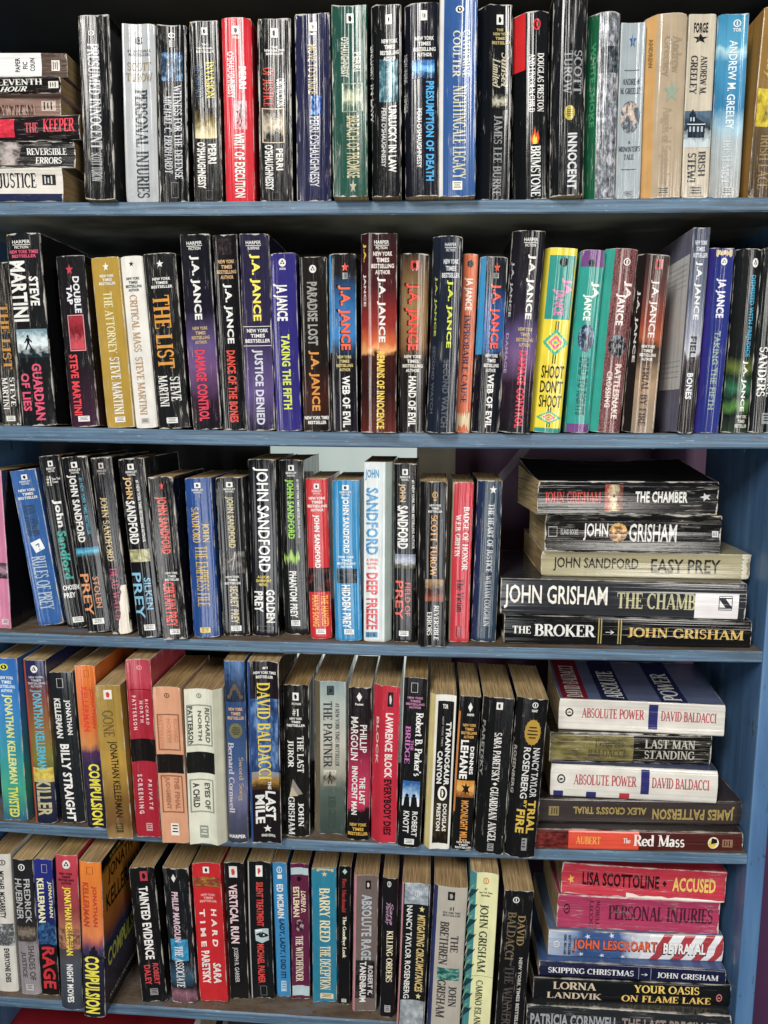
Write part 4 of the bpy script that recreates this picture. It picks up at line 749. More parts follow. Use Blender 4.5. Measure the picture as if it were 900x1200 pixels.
book(-200.11,5.36,-22.41, 23.77,189.68,108, -2.16,0.00, '121216',
  'tall black paperback with scarlet lower title and gold small print at top', 'books on the second shelf',
  [('picture', 'I', 'n', 0.2, 0.75, 0.02, 0.1, '1c1c20', '4a2a2a', '101014'), ('blurb', 'H', 'NEW YORK', 0.16109090909090906, 0.8389090909090909, 0.125, 0.14372, 'c8a070', 'b'), ('blurb', 'H', 'TIMES', 0.2701818181818182, 0.7298181818181818, 0.151, 0.16971999999999998, 'c8a070', 'b'), ('blurb', 'H', 'BESTSELLING', 0.09999999999999998, 0.9, 0.177, 0.19571999999999998, 'c8a070', 'b'), ('blurb', 'H', 'AUTHOR', 0.23381818181818181, 0.7661818181818182, 0.203, 0.22172, 'c8a070', 'b'), ('author', 'V', 'J.A. JANCE', 0.3, 0.66, 0.245, 0.55, 'dcdcd6', 'b'), ('title', 'V', 'DANCE OF THE BONES', 0.3, 0.66, 0.585, 0.96, 'd84a3c', 'b')],
  **{'wear': 0.5})
book(-172.98,2.05,-22.69, 28.42,189.79,108, -1.30,0.00, '26203c',
  'tall purple paperback with yellow author name and white outlined blurb box', 'books on the second shelf',
  [('imprint', 'H', 'HARPER', 0.2, 0.72, 0.035, 0.052, 'dcdcd6', 'n'), ('publisher_mark', 'M', 'bar', 0.2, 0.72, 0.057, 0.06, 'dcdcd6', '131416'), ('imprint', 'H', 'SUSPENSE', 0.26, 0.66, 0.064, 0.078, 'dcdcd6', 'n'), ('author', 'V', 'J.A. JANCE', 0.3, 0.66, 0.1, 0.435, 'ecdc48', 'b'), ('publisher_mark', 'M', 'bar', 0.02, 0.98, 0.462, 0.465, 'dcdcd6', '131416'), ('blurb', 'H', 'NEW YORK', 0.14643636363636364, 0.8835636363636363, 0.475, 0.49372, 'dcdcd6', 'b'), ('blurb', 'H', 'TIMES', 0.26507272727272735, 0.7649272727272727, 0.501, 0.51972, 'dcdcd6', 'b'), ('blurb', 'H', 'BESTSELLER', 0.08000000000000002, 0.95, 0.527, 0.54572, 'dcdcd6', 'b'), ('publisher_mark', 'M', 'bar', 0.02, 0.98, 0.56, 0.563, 'dcdcd6', '131416'), ('title', 'V', 'JUSTICE DENIED', 0.28, 0.66, 0.58, 0.97, 'c8c8d4', 'b')],
  **{'wear': 0.4, 'grad': [(0, '1e1c34'), (0.5, '2a2444'), (0.8, '5a4a7c'), (1, '1c1830')]})
book(-144.38,2.08,-22.75, 25.01,171.86,106, -1.68,0.00, '2a2470',
  'bright indigo paperback with lime green title, right of the purple one', 'books on the second shelf',
  [('publisher_mark', 'M', 'tri', 0.32, 0.6, 0.03, 0.075, 'dcdcd6', '131416'), ('imprint', 'H', 'AVON', 0.34, 0.58, 0.08, 0.093, 'dcdcd6', 'b'), ('author', 'V', 'JA JANCE', 0.08, 0.62, 0.17, 0.375, 'dcdcd6', 'b'), ('title', 'V', 'TAKING THE FIFTH', 0.32, 0.66, 0.45, 0.875, 'c8d44a', 'b')],
  **{'wear': 0.25})
book(-116.86,5.91,-22.91, 26.53,168.91,106, -1.22,0.00, '1b1714',
  'dark brown paperback with grey title above orange author name', 'books on the second shelf',
  [('publisher_mark', 'M', 'tri', 0.34, 0.6, 0.045, 0.09, 'dcdcd6', '131416'), ('title', 'V', 'PARADISE LOST', 0.24, 0.62, 0.14, 0.5, '94948e', 'b'), ('author', 'V', 'J.A. JANCE', 0.24, 0.64, 0.53, 0.88, 'd08a3c', 'b'), ('blurb', 'H', 'NEW YORK TIMES', 0.04, 0.96, 0.91, 0.93, 'dcdcd6', 'b'), ('blurb', 'H', 'BESTSELLER', 0.16, 0.86, 0.938, 0.958, 'dcdcd6', 'b')],
  **{'wear': 0.35, 'grad': [(0, '1a1816'), (0.6, '1c1614'), (0.8, '3a1c14'), (1, '171210')]})
book(-89.17,5.36,-23.01, 26.69,171.84,106, -0.93,0.00, '14141c',
  'black paperback with blue upper half and orange author name, left of a tall maroon one', 'books on the second shelf',
  [('publisher_mark', 'M', 'star', 0.4, 0.7, 0.05, 0.1, 'd84a30', '131416'), ('publisher_mark', 'M', 'label', 0.44, 0.66, 0.105, 0.14, '888888', '131416'), ('author', 'V', 'J.A. JANCE', 0.17, 0.77, 0.17, 0.54, '1a1416', 'b'), ('author', 'V', 'J.A. JANCE', 0.25, 0.76, 0.175, 0.535, 'e8603a', 'b'), ('blurb', 'H', 'NEW YORK', 0.21192727272727274, 0.7880727272727273, 0.565, 0.5822799999999999, 'c8b878', 'b'), ('blurb', 'H', 'TIMES', 0.3046545454545455, 0.6953454545454545, 0.589, 0.6062799999999999, 'c8b878', 'b'), ('blurb', 'H', 'BESTSELLING', 0.16000000000000003, 0.84, 0.613, 0.63028, 'c8b878', 'b'), ('blurb', 'H', 'AUTHOR', 0.27374545454545457, 0.7262545454545455, 0.637, 0.65428, 'c8b878', 'b'), ('title', 'V', 'WEB OF EVIL', 0.38, 0.7, 0.68, 0.975, 'dcdcd6', 'b')],
  **{'wear': 0.5, 'grad': [(0, '181416'), (0.12, '1a1a20'), (0.25, '1a5a90'), (0.45, '2a7ab8'), (0.52, '143a5a'), (0.58, '141418'), (1, '12101a')], 'blc': '2a8cc8', 'bl': 0.1, 'bls': (0, 0.55)})
book(-54.68,-10.00,-23.15, 34.44,187.39,108, -0.24,0.00, '40161a',
  'tall maroon paperback with sunset glow mid spine and yellow lower title', 'books on the second shelf',
  [('imprint', 'H', 'HARPER', 0.2, 0.72, 0.035, 0.052, 'dcdcd6', 'n'), ('publisher_mark', 'M', 'bar', 0.2, 0.72, 0.057, 0.06, 'dcdcd6', '131416'), ('imprint', 'H', 'FICTION', 0.26, 0.66, 0.064, 0.078, 'dcdcd6', 'n'), ('blurb', 'H', 'NEW YORK', 0.16109090909090906, 0.8389090909090909, 0.09, 0.11159999999999999, 'd8d0c8', 'b'), ('blurb', 'H', 'TIMES', 0.2701818181818182, 0.7298181818181818, 0.12, 0.1416, 'd8d0c8', 'b'), ('blurb', 'H', 'BESTSELLING', 0.09999999999999998, 0.9, 0.15, 0.1716, 'd8d0c8', 'b'), ('blurb', 'H', 'AUTHOR', 0.23381818181818181, 0.7661818181818182, 0.18, 0.2016, 'd8d0c8', 'b'), ('author', 'V', 'J.A. JANCE', 0.3, 0.6, 0.215, 0.54, 'dcdcd6', 'b'), ('title', 'V', 'REMAINS OF INNOCENCE', 0.3, 0.58, 0.585, 0.98, 'e0c04a', 'b'), ('flank_print', 'V', 'J.A.', -0.16, -0.07, 0.05, 0.14, 'd8c040', 'b'), ('flank_print', 'V', 'JANCE', -0.16, -0.07, 0.2, 0.36, 'd8d0c8', 'b')],
  **{'wear': 0.3, 'bl': 0.22, 'grad': [(0, '2a1214'), (0.25, '44161a'), (0.45, '8a2420'), (0.54, 'c8602c'), (0.58, 'e0a060'), (0.6, '3a1410'), (0.8, '2a1210'), (1, '5a2018')]})
book(-22.50,5.81,-23.09, 27.44,171.63,106, 0.36,0.00, '1a1412',
  'dark brown paperback with golden cloudy top and red outlined author name', 'books on the second shelf',
  [('publisher_mark', 'M', 'star', 0.38, 0.62, 0.045, 0.1, 'e8e0d8', '131416'), ('publisher_mark', 'M', 'sq', 0.36, 0.64, 0.04, 0.09, 'c03028', '131416'), ('author', 'V', 'J.A. JANCE', 0.13, 0.7, 0.16, 0.54, '3a0f0c', 'b'), ('author', 'V', 'J.A. JANCE', 0.21, 0.69, 0.165, 0.535, 'e04434', 'b'), ('blurb', 'H', 'NEW YORK', 0.1949818181818182, 0.8050181818181819, 0.56, 0.57872, 'd8d4c8', 'b'), ('blurb', 'H', 'TIMES', 0.2931636363636364, 0.7068363636363636, 0.5860000000000001, 0.60472, 'd8d4c8', 'b'), ('blurb', 'H', 'BESTSELLING', 0.14, 0.86, 0.6120000000000001, 0.6307200000000001, 'd8d4c8', 'b'), ('blurb', 'H', 'AUTHOR', 0.2604363636363637, 0.7395636363636363, 0.638, 0.65672, 'd8d4c8', 'b'), ('title', 'V', 'HAND OF EVIL', 0.36, 0.64, 0.68, 0.965, 'dcdcd6', 'b')],
  **{'wear': 0.5, 'grad': [(0, '2a2018'), (0.12, '6a5030'), (0.3, '8a6c40'), (0.5, '7a5a34'), (0.58, '1a1412'), (1, '141010')]})
book(5.98,-12.00,-22.81, 27.90,183.71,108, 1.17,0.00, '18202e',
  'tall navy paperback with lime author name and dim grey title', 'books on the second shelf',
  [('imprint', 'H', 'HARPER', 0.2, 0.72, 0.035, 0.052, 'c8ccd0', 'n'), ('publisher_mark', 'M', 'bar', 0.2, 0.72, 0.057, 0.06, 'c8ccd0', '131416'), ('imprint', 'H', 'FICTION', 0.26, 0.66, 0.064, 0.078, 'c8ccd0', 'n'), ('blurb', 'H', 'NEW YORK', 0.16109090909090906, 0.8389090909090909, 0.115, 0.13948, 'c8ccd0', 'b'), ('blurb', 'H', 'TIMES', 0.2701818181818182, 0.7298181818181818, 0.14900000000000002, 0.17348000000000002, 'c8ccd0', 'b'), ('blurb', 'H', 'BESTSELLER', 0.09999999999999998, 0.9, 0.183, 0.20748, 'c8ccd0', 'b'), ('author', 'V', 'J.A. JANCE', 0.34, 0.62, 0.22, 0.56, 'c8d43c', 'b'), ('title', 'V', 'SECOND WATCH', 0.3, 0.6, 0.62, 0.97, '50565e', 'b'), ('flank_print', 'V', 'J.A. JANCE', -0.16, -0.07, 0.2, 0.5, 'a8b440', 'b'), ('flank_print', 'V', 'SECOND WATCH', -0.16, -0.07, 0.55, 0.9, '50565e', 'b')],
  **{'wear': 0.35, 'bl': 0.26})
book(27.56,4.39,-22.82, 14.28,170.45,106, 1.53,0.00, 'c8643a',
  'slim orange paperback with navy title and white author name', 'books on the second shelf',
  [('publisher_mark', 'M', 'tri', 0.3, 0.7, 0.035, 0.075, '1c1c1c', '131416'), ('author', 'V', 'JA JANCE', 0.14, 0.72, 0.13, 0.31, 'e8dcd0', 'b'), ('title', 'V', 'IMPROBABLE CAUSE', 0.26, 0.68, 0.335, 0.83, '2a2c50', 's'), ('wear_patch', 'D', 'tear', 0.0, 1, 0.86, 1, 'd0b890')],
  **{'wear': 0.6})
book(49.05,2.02,-22.49, 25.86,167.33,106, 1.75,0.00, '14141c',
  'black paperback with blue left flank and red author name, right of the slim orange one', 'books on the second shelf',
  [('publisher_mark', 'M', 'star', 0.4, 0.66, 0.035, 0.085, 'd84a30', '131416'), ('publisher_mark', 'M', 'label', 0.36, 0.62, 0.09, 0.12, '888888', '131416'), ('author', 'V', 'J.A. JANCE', 0.19, 0.77, 0.145, 0.52, '1a1416', 'b'), ('author', 'V', 'J.A. JANCE', 0.27, 0.76, 0.15, 0.515, 'e8543e', 'b'), ('blurb', 'H', 'NEW YORK', 0.19345454545454543, 0.7865454545454545, 0.545, 0.56516, 'd8d4d0', 'b'), ('blurb', 'H', 'TIMES', 0.28890909090909095, 0.691090909090909, 0.5730000000000001, 0.59316, 'd8d4d0', 'b'), ('blurb', 'H', 'BESTSELLING', 0.14, 0.84, 0.6010000000000001, 0.62116, 'd8d4d0', 'b'), ('blurb', 'H', 'AUTHOR', 0.25709090909090915, 0.7229090909090908, 0.629, 0.64916, 'd8d4d0', 'b'), ('title', 'V', 'WEB OF EVIL', 0.36, 0.66, 0.66, 0.97, 'dcdcd6', 'b')],
  **{'wear': 0.5, 'bl': 0.22, 'blc': '2a8cc0', 'bls': (0, 0.55), 'grad': [(0, '121318'), (0.15, '182028'), (0.3, '1a4a88'), (0.5, '1c5c98'), (0.56, '121420'), (1, '10101a')]})
book(77.29,-8.00,-22.05, 30.07,188.28,108, 2.53,0.00, '16161a',
  'tall black and violet paperback with scarlet lower title, left of the yellow one', 'books on the second shelf',
  [('imprint', 'H', 'HARPER', 0.2, 0.72, 0.035, 0.052, 'dcdcd6', 'n'), ('publisher_mark', 'M', 'bar', 0.2, 0.72, 0.057, 0.06, 'dcdcd6', '131416'), ('imprint', 'H', 'FICTION', 0.26, 0.66, 0.064, 0.078, 'dcdcd6', 'n'), ('author', 'V', 'J.A. JANCE', 0.4, 0.72, 0.115, 0.43, 'dcdcd6', 'b'), ('blurb', 'H', 'NEW YORK', 0.25040000000000007, 0.8096, 0.47, 0.48872, 'b8a06a', 'b'), ('blurb', 'H', 'TIMES', 0.34040000000000004, 0.7196, 0.496, 0.51472, 'b8a06a', 'b'), ('blurb', 'H', 'BESTSELLING', 0.20000000000000007, 0.86, 0.522, 0.54072, 'b8a06a', 'b'), ('blurb', 'H', 'AUTHOR', 0.31040000000000006, 0.7496, 0.5479999999999999, 0.5667199999999999, 'b8a06a', 'b'), ('title', 'V', 'DAMAGE CONTROL', 0.34, 0.66, 0.585, 0.975, 'd8344a', 'b'), ('flank_print', 'V', 'J.A. JANCE', -0.16, -0.07, 0.15, 0.42, 'a8a8a8', 'b'), ('flank_print', 'V', 'DAMAGE', -0.16, -0.07, 0.5, 0.7, 'a08ab0', 'b')],
  **{'wear': 0.4, 'bl': 0.2, 'grad': [(0, '141416'), (0.4, '221e2c'), (0.52, '5a4a7a'), (0.62, '6a5078'), (0.75, '2a1a28'), (1, '15151a')]})
book(107.85,4.45,-21.62, 30.18,174.74,106, 3.33,0.00, 'dcc81c',
  'yellow paperback with teal top block and zigzag woven pattern', 'books on the second shelf',
  [('band', 'I', 'f', 0.0, 1, 0.04, 0.38, '1f8a80'), ('publisher_mark', 'M', 'tri', 0.36, 0.7, 0.05, 0.1, '12302e', '131416'), ('author', 'V', 'JA', 0.52, 0.92, 0.16, 0.25, 'd070a0', 'b'), ('author', 'V', 'JANCE', 0.2, 0.68, 0.22, 0.36, 'd070a0', 'b'), ('picture', 'D', 'zigzag', 0.0, 1, 0.39, 0.62, '2aa080'), ('title', 'H', 'SHOOT', 0.08, 0.92, 0.63, 0.7, '1a1a12', 'n'), ('title', 'H', "DON'T", 0.08, 0.92, 0.712, 0.78, '1a1a12', 'n'), ('title', 'H', 'SHOOT', 0.08, 0.92, 0.792, 0.86, '1a1a12', 'n'), ('picture', 'D', 'zigzag', 0.0, 1, 0.86, 0.97, '2aa080'), ('band', 'I', 'f', 0, 1, 0.975, 1, '1f8a80')],
  **{'wear': 0.1, 'bl': 0.16})
book(139.37,5.83,-21.64, 23.20,172.86,106, 2.86,0.00, '1c9084',
  'teal paperback with purple bands at its top and bottom', 'books on the second shelf',
  [('band', 'I', 'f', 0, 1, 0, 0.09, '6a3a78'), ('band', 'I', 'f', 0, 1, 0.95, 1, '6a3a78'), ('publisher_mark', 'M', 'tri', 0.3, 0.6, 0.05, 0.09, '12302e', '131416'), ('author', 'V', 'JA', 0.5, 0.86, 0.17, 0.26, 'dcead8', 'b'), ('author', 'V', 'JANCE', 0.2, 0.6, 0.24, 0.38, 'dcead8', 'b'), ('picture', 'I', 'o', 0.16, 0.84, 0.4, 0.55, '2a3a50', '7a98b8', '16202c'), ('title', 'V', 'DEAD TO RIGHTS', 0.3, 0.74, 0.58, 0.9, '145a58', 'b')],
  **{'wear': 0.1, 'bl': 0.05})
book(166.18,5.47,-21.17, 29.16,173.51,106, 2.98,0.00, '5a3438',
  'snakeskin patterned maroon paperback with teal left flank', 'books on the second shelf',
  [('picture', 'I', 'p', 0.0, 1, 0.0, 1, '7a4a4c', '4a2428', '8a5c58'), ('publisher_mark', 'M', 'ring', 0.4, 0.7, 0.05, 0.09, 'dcdcd6', '131416'), ('author', 'V', 'JA', 0.52, 0.88, 0.17, 0.27, 'e0d4cc', 'b'), ('author', 'V', 'JANCE', 0.22, 0.64, 0.24, 0.41, 'e0d4cc', 'b'), ('picture', 'I', 'o', 0.1, 0.9, 0.46, 0.58, '20242c', '6a7480', '12141a'), ('title', 'V', 'RATTLESNAKE', 0.5, 0.78, 0.62, 0.92, 'd8c4b8', 'b'), ('title', 'V', 'CROSSING', 0.16, 0.42, 0.66, 0.86, 'd8c4b8', 'b')],
  **{'wear': 0.25, 'bl': 0.27, 'blc': '2a9c8c'})
book(197.53,2.49,-21.00, 28.94,167.36,106, 2.29,0.00, '4a3a34',
  'brown paperback with red sunset band and pale lower half, left of a gap', 'books on the second shelf',
  [('publisher_mark', 'M', 'star', 0.44, 0.7, 0.03, 0.08, 'e8d8d0', '131416'), ('publisher_mark', 'M', 'sq', 0.42, 0.72, 0.025, 0.08, 'a83028', '131416'), ('author', 'V', 'J.A. JANCE', 0.3, 0.66, 0.14, 0.46, 'd8d0c8', 'n'), ('blurb', 'H', 'NEW YORK', 0.15345454545454545, 0.7465454545454546, 0.5, 0.51728, 'e0d8d0', 'b'), ('blurb', 'H', 'TIMES', 0.24890909090909094, 0.651090909090909, 0.524, 0.54128, 'e0d8d0', 'b'), ('blurb', 'H', 'BESTSELLING', 0.09999999999999998, 0.8, 0.548, 0.56528, 'e0d8d0', 'b'), ('blurb', 'H', 'AUTHOR', 0.21709090909090908, 0.6829090909090909, 0.5720000000000001, 0.58928, 'e0d8d0', 'b'), ('title', 'V', 'TRIAL BY FIRE', 0.3, 0.62, 0.62, 0.96, '4a3a34', 's'), ('flank_print', 'V', 'J.A. JANCE', -0.16, -0.07, 0.2, 0.6, 'c8c0b8', 'b')],
  **{'wear': 0.3, 'bl': 0.24, 'blc': '1c1614', 'grad': [(0, '3a2c2a'), (0.2, '5a3430'), (0.38, '8a3c28'), (0.46, 'a0502c'), (0.5, '3a2c24'), (0.6, '5a4838'), (0.7, 'a08468'), (1, '8a7a68')]})
book(238.90,-6.00,-20.87, 15.08,189.14,108, 1.33,0.00, '4a5266',
  'tall leaning blue grey book with a white printed panel on its flank', 'books on the second shelf',
  [('blurb', 'H', 'NEW YORK', 0.16490909090909095, 0.8850909090909092, 0.06, 0.08159999999999999, 'c8ccd4', 'b'), ('blurb', 'H', 'TIMES', 0.28081818181818186, 0.7691818181818182, 0.09, 0.11159999999999999, 'c8ccd4', 'b'), ('blurb', 'H', 'BESTSELLER', 0.10000000000000003, 0.95, 0.12, 0.1416, 'c8ccd4', 'b'), ('author', 'V', 'J.A. JANCE', 0.3, 0.72, 0.16, 0.44, 'd0d4d8', 'b'), ('title', 'V', 'FIELD', 0.36, 0.72, 0.52, 0.66, '22252c', 'b'), ('title', 'V', 'OF', 0.4, 0.6, 0.665, 0.69, '22252c', 'b'), ('title', 'V', 'BONES', 0.32, 0.7, 0.7, 0.83, 'd8dce0', 'b'), ('back_panel', 'LW', 0.03, 0.66, 0.12, 0.78)],
  **{'wear': 0.25, 'flank': '84849a', 'grad': [(0, '3c4258'), (0.3, '5a6274'), (0.5, '8a90a0'), (0.6, 'b0b4bc'), (0.63, '4a4044'), (0.7, '2c2628'), (1, '241f20')]})
book(261.14,1.83,-20.45, 22.49,171.98,106, 1.40,0.00, '1f2c78',
  'royal blue paperback with grey green title, chipped at its top edge', 'books on the second shelf',
  [('publisher_mark', 'M', 'tri', 0.4, 0.7, 0.05, 0.09, 'dcdcd6', '131416'), ('author', 'V', 'JA JANCE', 0.22, 0.72, 0.16, 0.37, 'dcdce4', 'b'), ('title', 'V', 'TAKING THE FIFTH', 0.36, 0.66, 0.44, 0.87, '7a9490', 'b'), ('wear_patch', 'D', 'tear', 0.1, 0.9, 0.0, 0.05, 'c8b890')],
  **{'wear': 0.35, 'bl': 0.2, 'blc': '2c2478'})
book(288.18,1.73,-20.10, 22.58,170.82,106, 1.01,0.00, '17191a',
  'black paperback with cyan title and green aurora glow near its foot', 'books on the second shelf',
  [('publisher_mark', 'M', 'tri', 0.5, 0.8, 0.05, 0.1, 'dcdcd6', '131416'), ('title', 'V', 'DISMISSED WITH PREJUDICE', 0.44, 0.74, 0.14, 0.58, '2a94b8', 'b'), ('author', 'V', 'J.A. JANCE', 0.42, 0.7, 0.6, 0.88, 'dcdcd6', 'b'), ('blurb', 'H', 'NEW YORK', 0.3496363636363637, 0.9003636363636363, 0.9, 0.91872, 'c8c8c0', 'b'), ('blurb', 'H', 'TIMES', 0.4382727272727273, 0.8117272727272726, 0.926, 0.94472, 'c8c8c0', 'b'), ('blurb', 'H', 'BESTSELLER', 0.30000000000000004, 0.95, 0.9520000000000001, 0.97072, 'c8c8c0', 'b')],
  **{'wear': 0.35, 'bl': 0.22, 'grad': [(0, '16181a'), (0.58, '161a18'), (0.65, '5a6a2c'), (0.69, '1c2a20'), (0.75, '2a6a4a'), (0.8, '1c2428'), (0.85, '4a7a34'), (0.9, '14181a'), (1, '2a3a2a')]})
book(311.97,1.33,-19.81, 21.54,171.47,106, 0.52,0.00, '0f1616',
  'black paperback with cream and white capitals at the right end of the second shelf', 'books on the second shelf',
  [('title', 'V', "MCNALLY'S FILES", 0.5, 0.85, 0.1, 0.5, 'ded08a', 's'), ('author', 'V', 'LAWRENCE', 0.6, 0.82, 0.55, 0.8, 'dcdcd6', 's'), ('author', 'V', 'SANDERS', 0.2, 0.55, 0.53, 0.8, 'dcdcd6', 's'), ('publisher_mark', 'M', 'label', 0.5, 0.85, 0.89, 0.95, '889090', '131416')],
  **{'wear': 0.3})
book(-461.26,12.70,-237.41, 23.21,170.55,106, -0.51,0.00, 'c87898',
  'pink paperback cut by the photo edge at the left end of the middle shelf', 'books on the middle shelf',
  [('picture', 'I', 'g', 0.4, 1, 0.58, 0.68, '5a3a4a', 'b08a9a', '3a2a34'), ('publisher_mark', 'M', 'label', 0.55, 0.9, 0.94, 0.975, 'd8c0c8', '131416')],
  **{'wear': 0.1, 'flank': '141012'})
book(-412.64,26.00,-236.18, 28.81,170.29,106, -7.67,0.00, '2a5c9c',
  'leaning blue paperback with silver lettering and a tilted white card', 'books on the middle shelf',
  [('publisher_mark', 'M', 'sq', 0.38, 0.62, 0.03, 0.062, 'dcdcd6', '131416'), ('imprint', 'H', 'BERKLEY', 0.28, 0.72, 0.068, 0.08, 'dcdcd6', 'n'), ('imprint', 'H', 'NOVEL', 0.34, 0.66, 0.084, 0.094, 'dcdcd6', 'n'), ('blurb', 'H', 'NEW YORK', 0.17956363636363637, 0.8404363636363636, 0.12, 0.13727999999999999, 'dcdcd6', 'b'), ('blurb', 'H', 'TIMES', 0.28592727272727275, 0.7340727272727272, 0.144, 0.16127999999999998, 'dcdcd6', 'b'), ('blurb', 'H', 'BESTSELLER', 0.12, 0.9, 0.16799999999999998, 0.18527999999999997, 'dcdcd6', 'b'), ('author', 'V', 'JOHN SANDFORD', 0.2, 0.7, 0.22, 0.42, '3a4a5a', 's'), ('picture', 'D', 'card', 0.25, 0.8, 0.44, 0.53, 'e4e8ea'), ('title', 'V', 'RULES OF PREY', 0.2, 0.76, 0.55, 0.9, 'a8b8c8', 's')],
  **{'wear': 0.6})
book(-381.06,21.33,-237.14, 21.81,186.96,108, -6.83,0.00, '171819',
  'tall leaning black paperback with bold white and teal two tone author name', 'books on the middle shelf',
  [('publisher_mark', 'M', 'sq', 0.38, 0.62, 0.03, 0.062, 'dcdcd6', '131416'), ('imprint', 'H', 'BERKLEY', 0.28, 0.72, 0.068, 0.08, 'dcdcd6', 'n'), ('imprint', 'H', 'NOVEL', 0.34, 0.66, 0.084, 0.094, 'dcdcd6', 'n'), ('blurb', 'H', '#1', 0.2, 0.42, 0.115, 0.17, 'dcdcd6', 's'), ('blurb', 'H', 'New York', 0.46, 0.9, 0.125, 0.14, 'dcdcd6', 's'), ('blurb', 'H', 'Times', 0.46, 0.75, 0.143, 0.157, 'dcdcd6', 's'), ('author', 'V', 'John', 0.3, 0.74, 0.25, 0.41, 'dcdcd6', 'b'), ('author', 'V', 'Sandford', 0.3, 0.74, 0.43, 0.71, '2a9a8c', 'b'), ('title', 'H', 'CHOSEN', 0.14, 0.95, 0.745, 0.775, 'dcdcd6', 'b'), ('title', 'H', 'PREY', 0.14, 0.7, 0.79, 0.82, 'dcdcd6', 'b'), ('publisher_mark', 'M', 'label', 0.35, 0.9, 0.935, 0.9680000000000001, 'dcdcd6', '444444')],
  **{'wear': 0.3})
book(-350.96,9.79,-237.25, 26.59,186.84,108, -6.29,0.00, '141416',
  'tall leaning black paperback with orange thin title and turquoise water strip', 'books on the middle shelf',
  [('publisher_mark', 'M', 'sq', 0.38, 0.62, 0.03, 0.062, 'dcdcd6', '131416'), ('imprint', 'H', 'BERKLEY', 0.28, 0.72, 0.068, 0.08, 'dcdcd6', 'n'), ('imprint', 'H', 'NOVEL', 0.34, 0.66, 0.084, 0.094, 'dcdcd6', 'n'), ('author', 'V', 'JOHN SANDFORD', 0.12, 0.5, 0.1, 0.48, 'dcdcd6', 'b'), ('blurb', 'V', '#1 NEW YORK TIMES BESTSELLER', 0.6, 0.74, 0.12, 0.44, '4a9cb8', 'n'), ('picture', 'I', 'g', 0.0, 0.95, 0.51, 0.56, '1c6a94', '4ab0c8', '2a4a5a'), ('title', 'V', 'STOLEN', 0.54, 0.78, 0.68, 0.86, 'c8865c', 'n'), ('title', 'V', 'PREY', 0.04, 0.4, 0.66, 0.9, 'd8905c', 'n'), ('publisher_mark', 'M', 'label', 0.3, 0.75, 0.92, 0.9530000000000001, 'dcdcd6', '444444')],
  **{'wear': 0.5})
book(-326.14,7.16,-238.04, 21.19,186.88,108, -4.72,0.00, '16161a',
  'tattered black paperback with gold author name and faded pink title', 'books on the middle shelf',
  [('publisher_mark', 'M', 'sq', 0.38, 0.62, 0.03, 0.062, 'b8b0a8', '131416'), ('imprint', 'H', 'BERKLEY', 0.28, 0.72, 0.068, 0.08, 'b8b0a8', 'n'), ('imprint', 'H', 'NOVEL', 0.34, 0.66, 0.084, 0.094, 'b8b0a8', 'n'), ('author', 'V', 'JOHN SANDFORD', 0.25, 0.6, 0.22, 0.58, 'c8b480', 's'), ('title', 'V', 'DEAD WATCH', 0.3, 0.68, 0.62, 0.92, 'a83c58', 's'), ('wear_patch', 'D', 'tear2', 0.3, 1, 0.72, 1, 'dcd2c0')],
  **{'wear': 1.0})
book(-291.47,-2.18,-238.07, 26.58,186.92,108, -4.68,0.00, '131316',
  'tall black paperback with pale blue thin title and misty yellow strip', 'books on the middle shelf',
  [('publisher_mark', 'M', 'sq', 0.38, 0.62, 0.03, 0.062, 'dcdcd6', '131416'), ('imprint', 'H', 'BERKLEY', 0.28, 0.72, 0.068, 0.08, 'dcdcd6', 'n'), ('imprint', 'H', 'NOVEL', 0.34, 0.66, 0.084, 0.094, 'dcdcd6', 'n'), ('author', 'V', 'JOHN', 0.12, 0.46, 0.1, 0.22, 'd8b47c', 'b'), ('author', 'V', 'SANDFORD', 0.12, 0.5, 0.23, 0.47, 'dcdcd6', 'b'), ('blurb', 'V', '#1 NEW YORK TIMES BESTSELLING AUTHOR', 0.62, 0.74, 0.12, 0.46, 'dcdcd6', 'n'), ('picture', 'I', 'n', 0.04, 0.84, 0.5, 0.57, '9a9868', 'c8c49c', '6a6a4a'), ('title', 'V', 'SILKEN', 0.5, 0.76, 0.66, 0.84, '7ab4d0', 'n'), ('title', 'V', 'PREY', 0.02, 0.4, 0.63, 0.89, '7ab4d0', 'n'), ('publisher_mark', 'M', 'label', 0.3, 0.74, 0.925, 0.9580000000000001, 'dcdcd6', '444444')],
  **{'wear': 0.5})
book(-263.67,-5.58,-238.48, 24.92,169.27,106, -3.81,0.00, '141213',
  'black paperback with coral red lettering, creased all over, on the middle shelf', 'books on the middle shelf',
  [('publisher_mark', 'M', 'star', 0.42, 0.6, 0.035, 0.08, 'd83a3a', '131416'), ('author', 'V', 'JOHN SANDFORD', 0.18, 0.66, 0.12, 0.47, 'e0584a', 'b'), ('blurb', 'H', 'NEW YORK', 0.34581818181818175, 0.8541818181818182, 0.58, 0.5943999999999999, 'd8d8d4', 'b'), ('blurb', 'H', 'TIMES', 0.4276363636363636, 0.7723636363636364, 0.6, 0.6144, 'd8d8d4', 'b'), ('blurb', 'H', 'BESTSELLER', 0.29999999999999993, 0.9, 0.62, 0.6344, 'd8d8d4', 'b'), ('title', 'V', 'CERTAIN PREY', 0.2, 0.66, 0.64, 0.92, 'e04a3c', 'b'), ('publisher_mark', 'M', 'label', 0.3, 0.72, 0.935, 0.9680000000000001, 'dcdcd6', '444444')],
  **{'wear': 0.9})
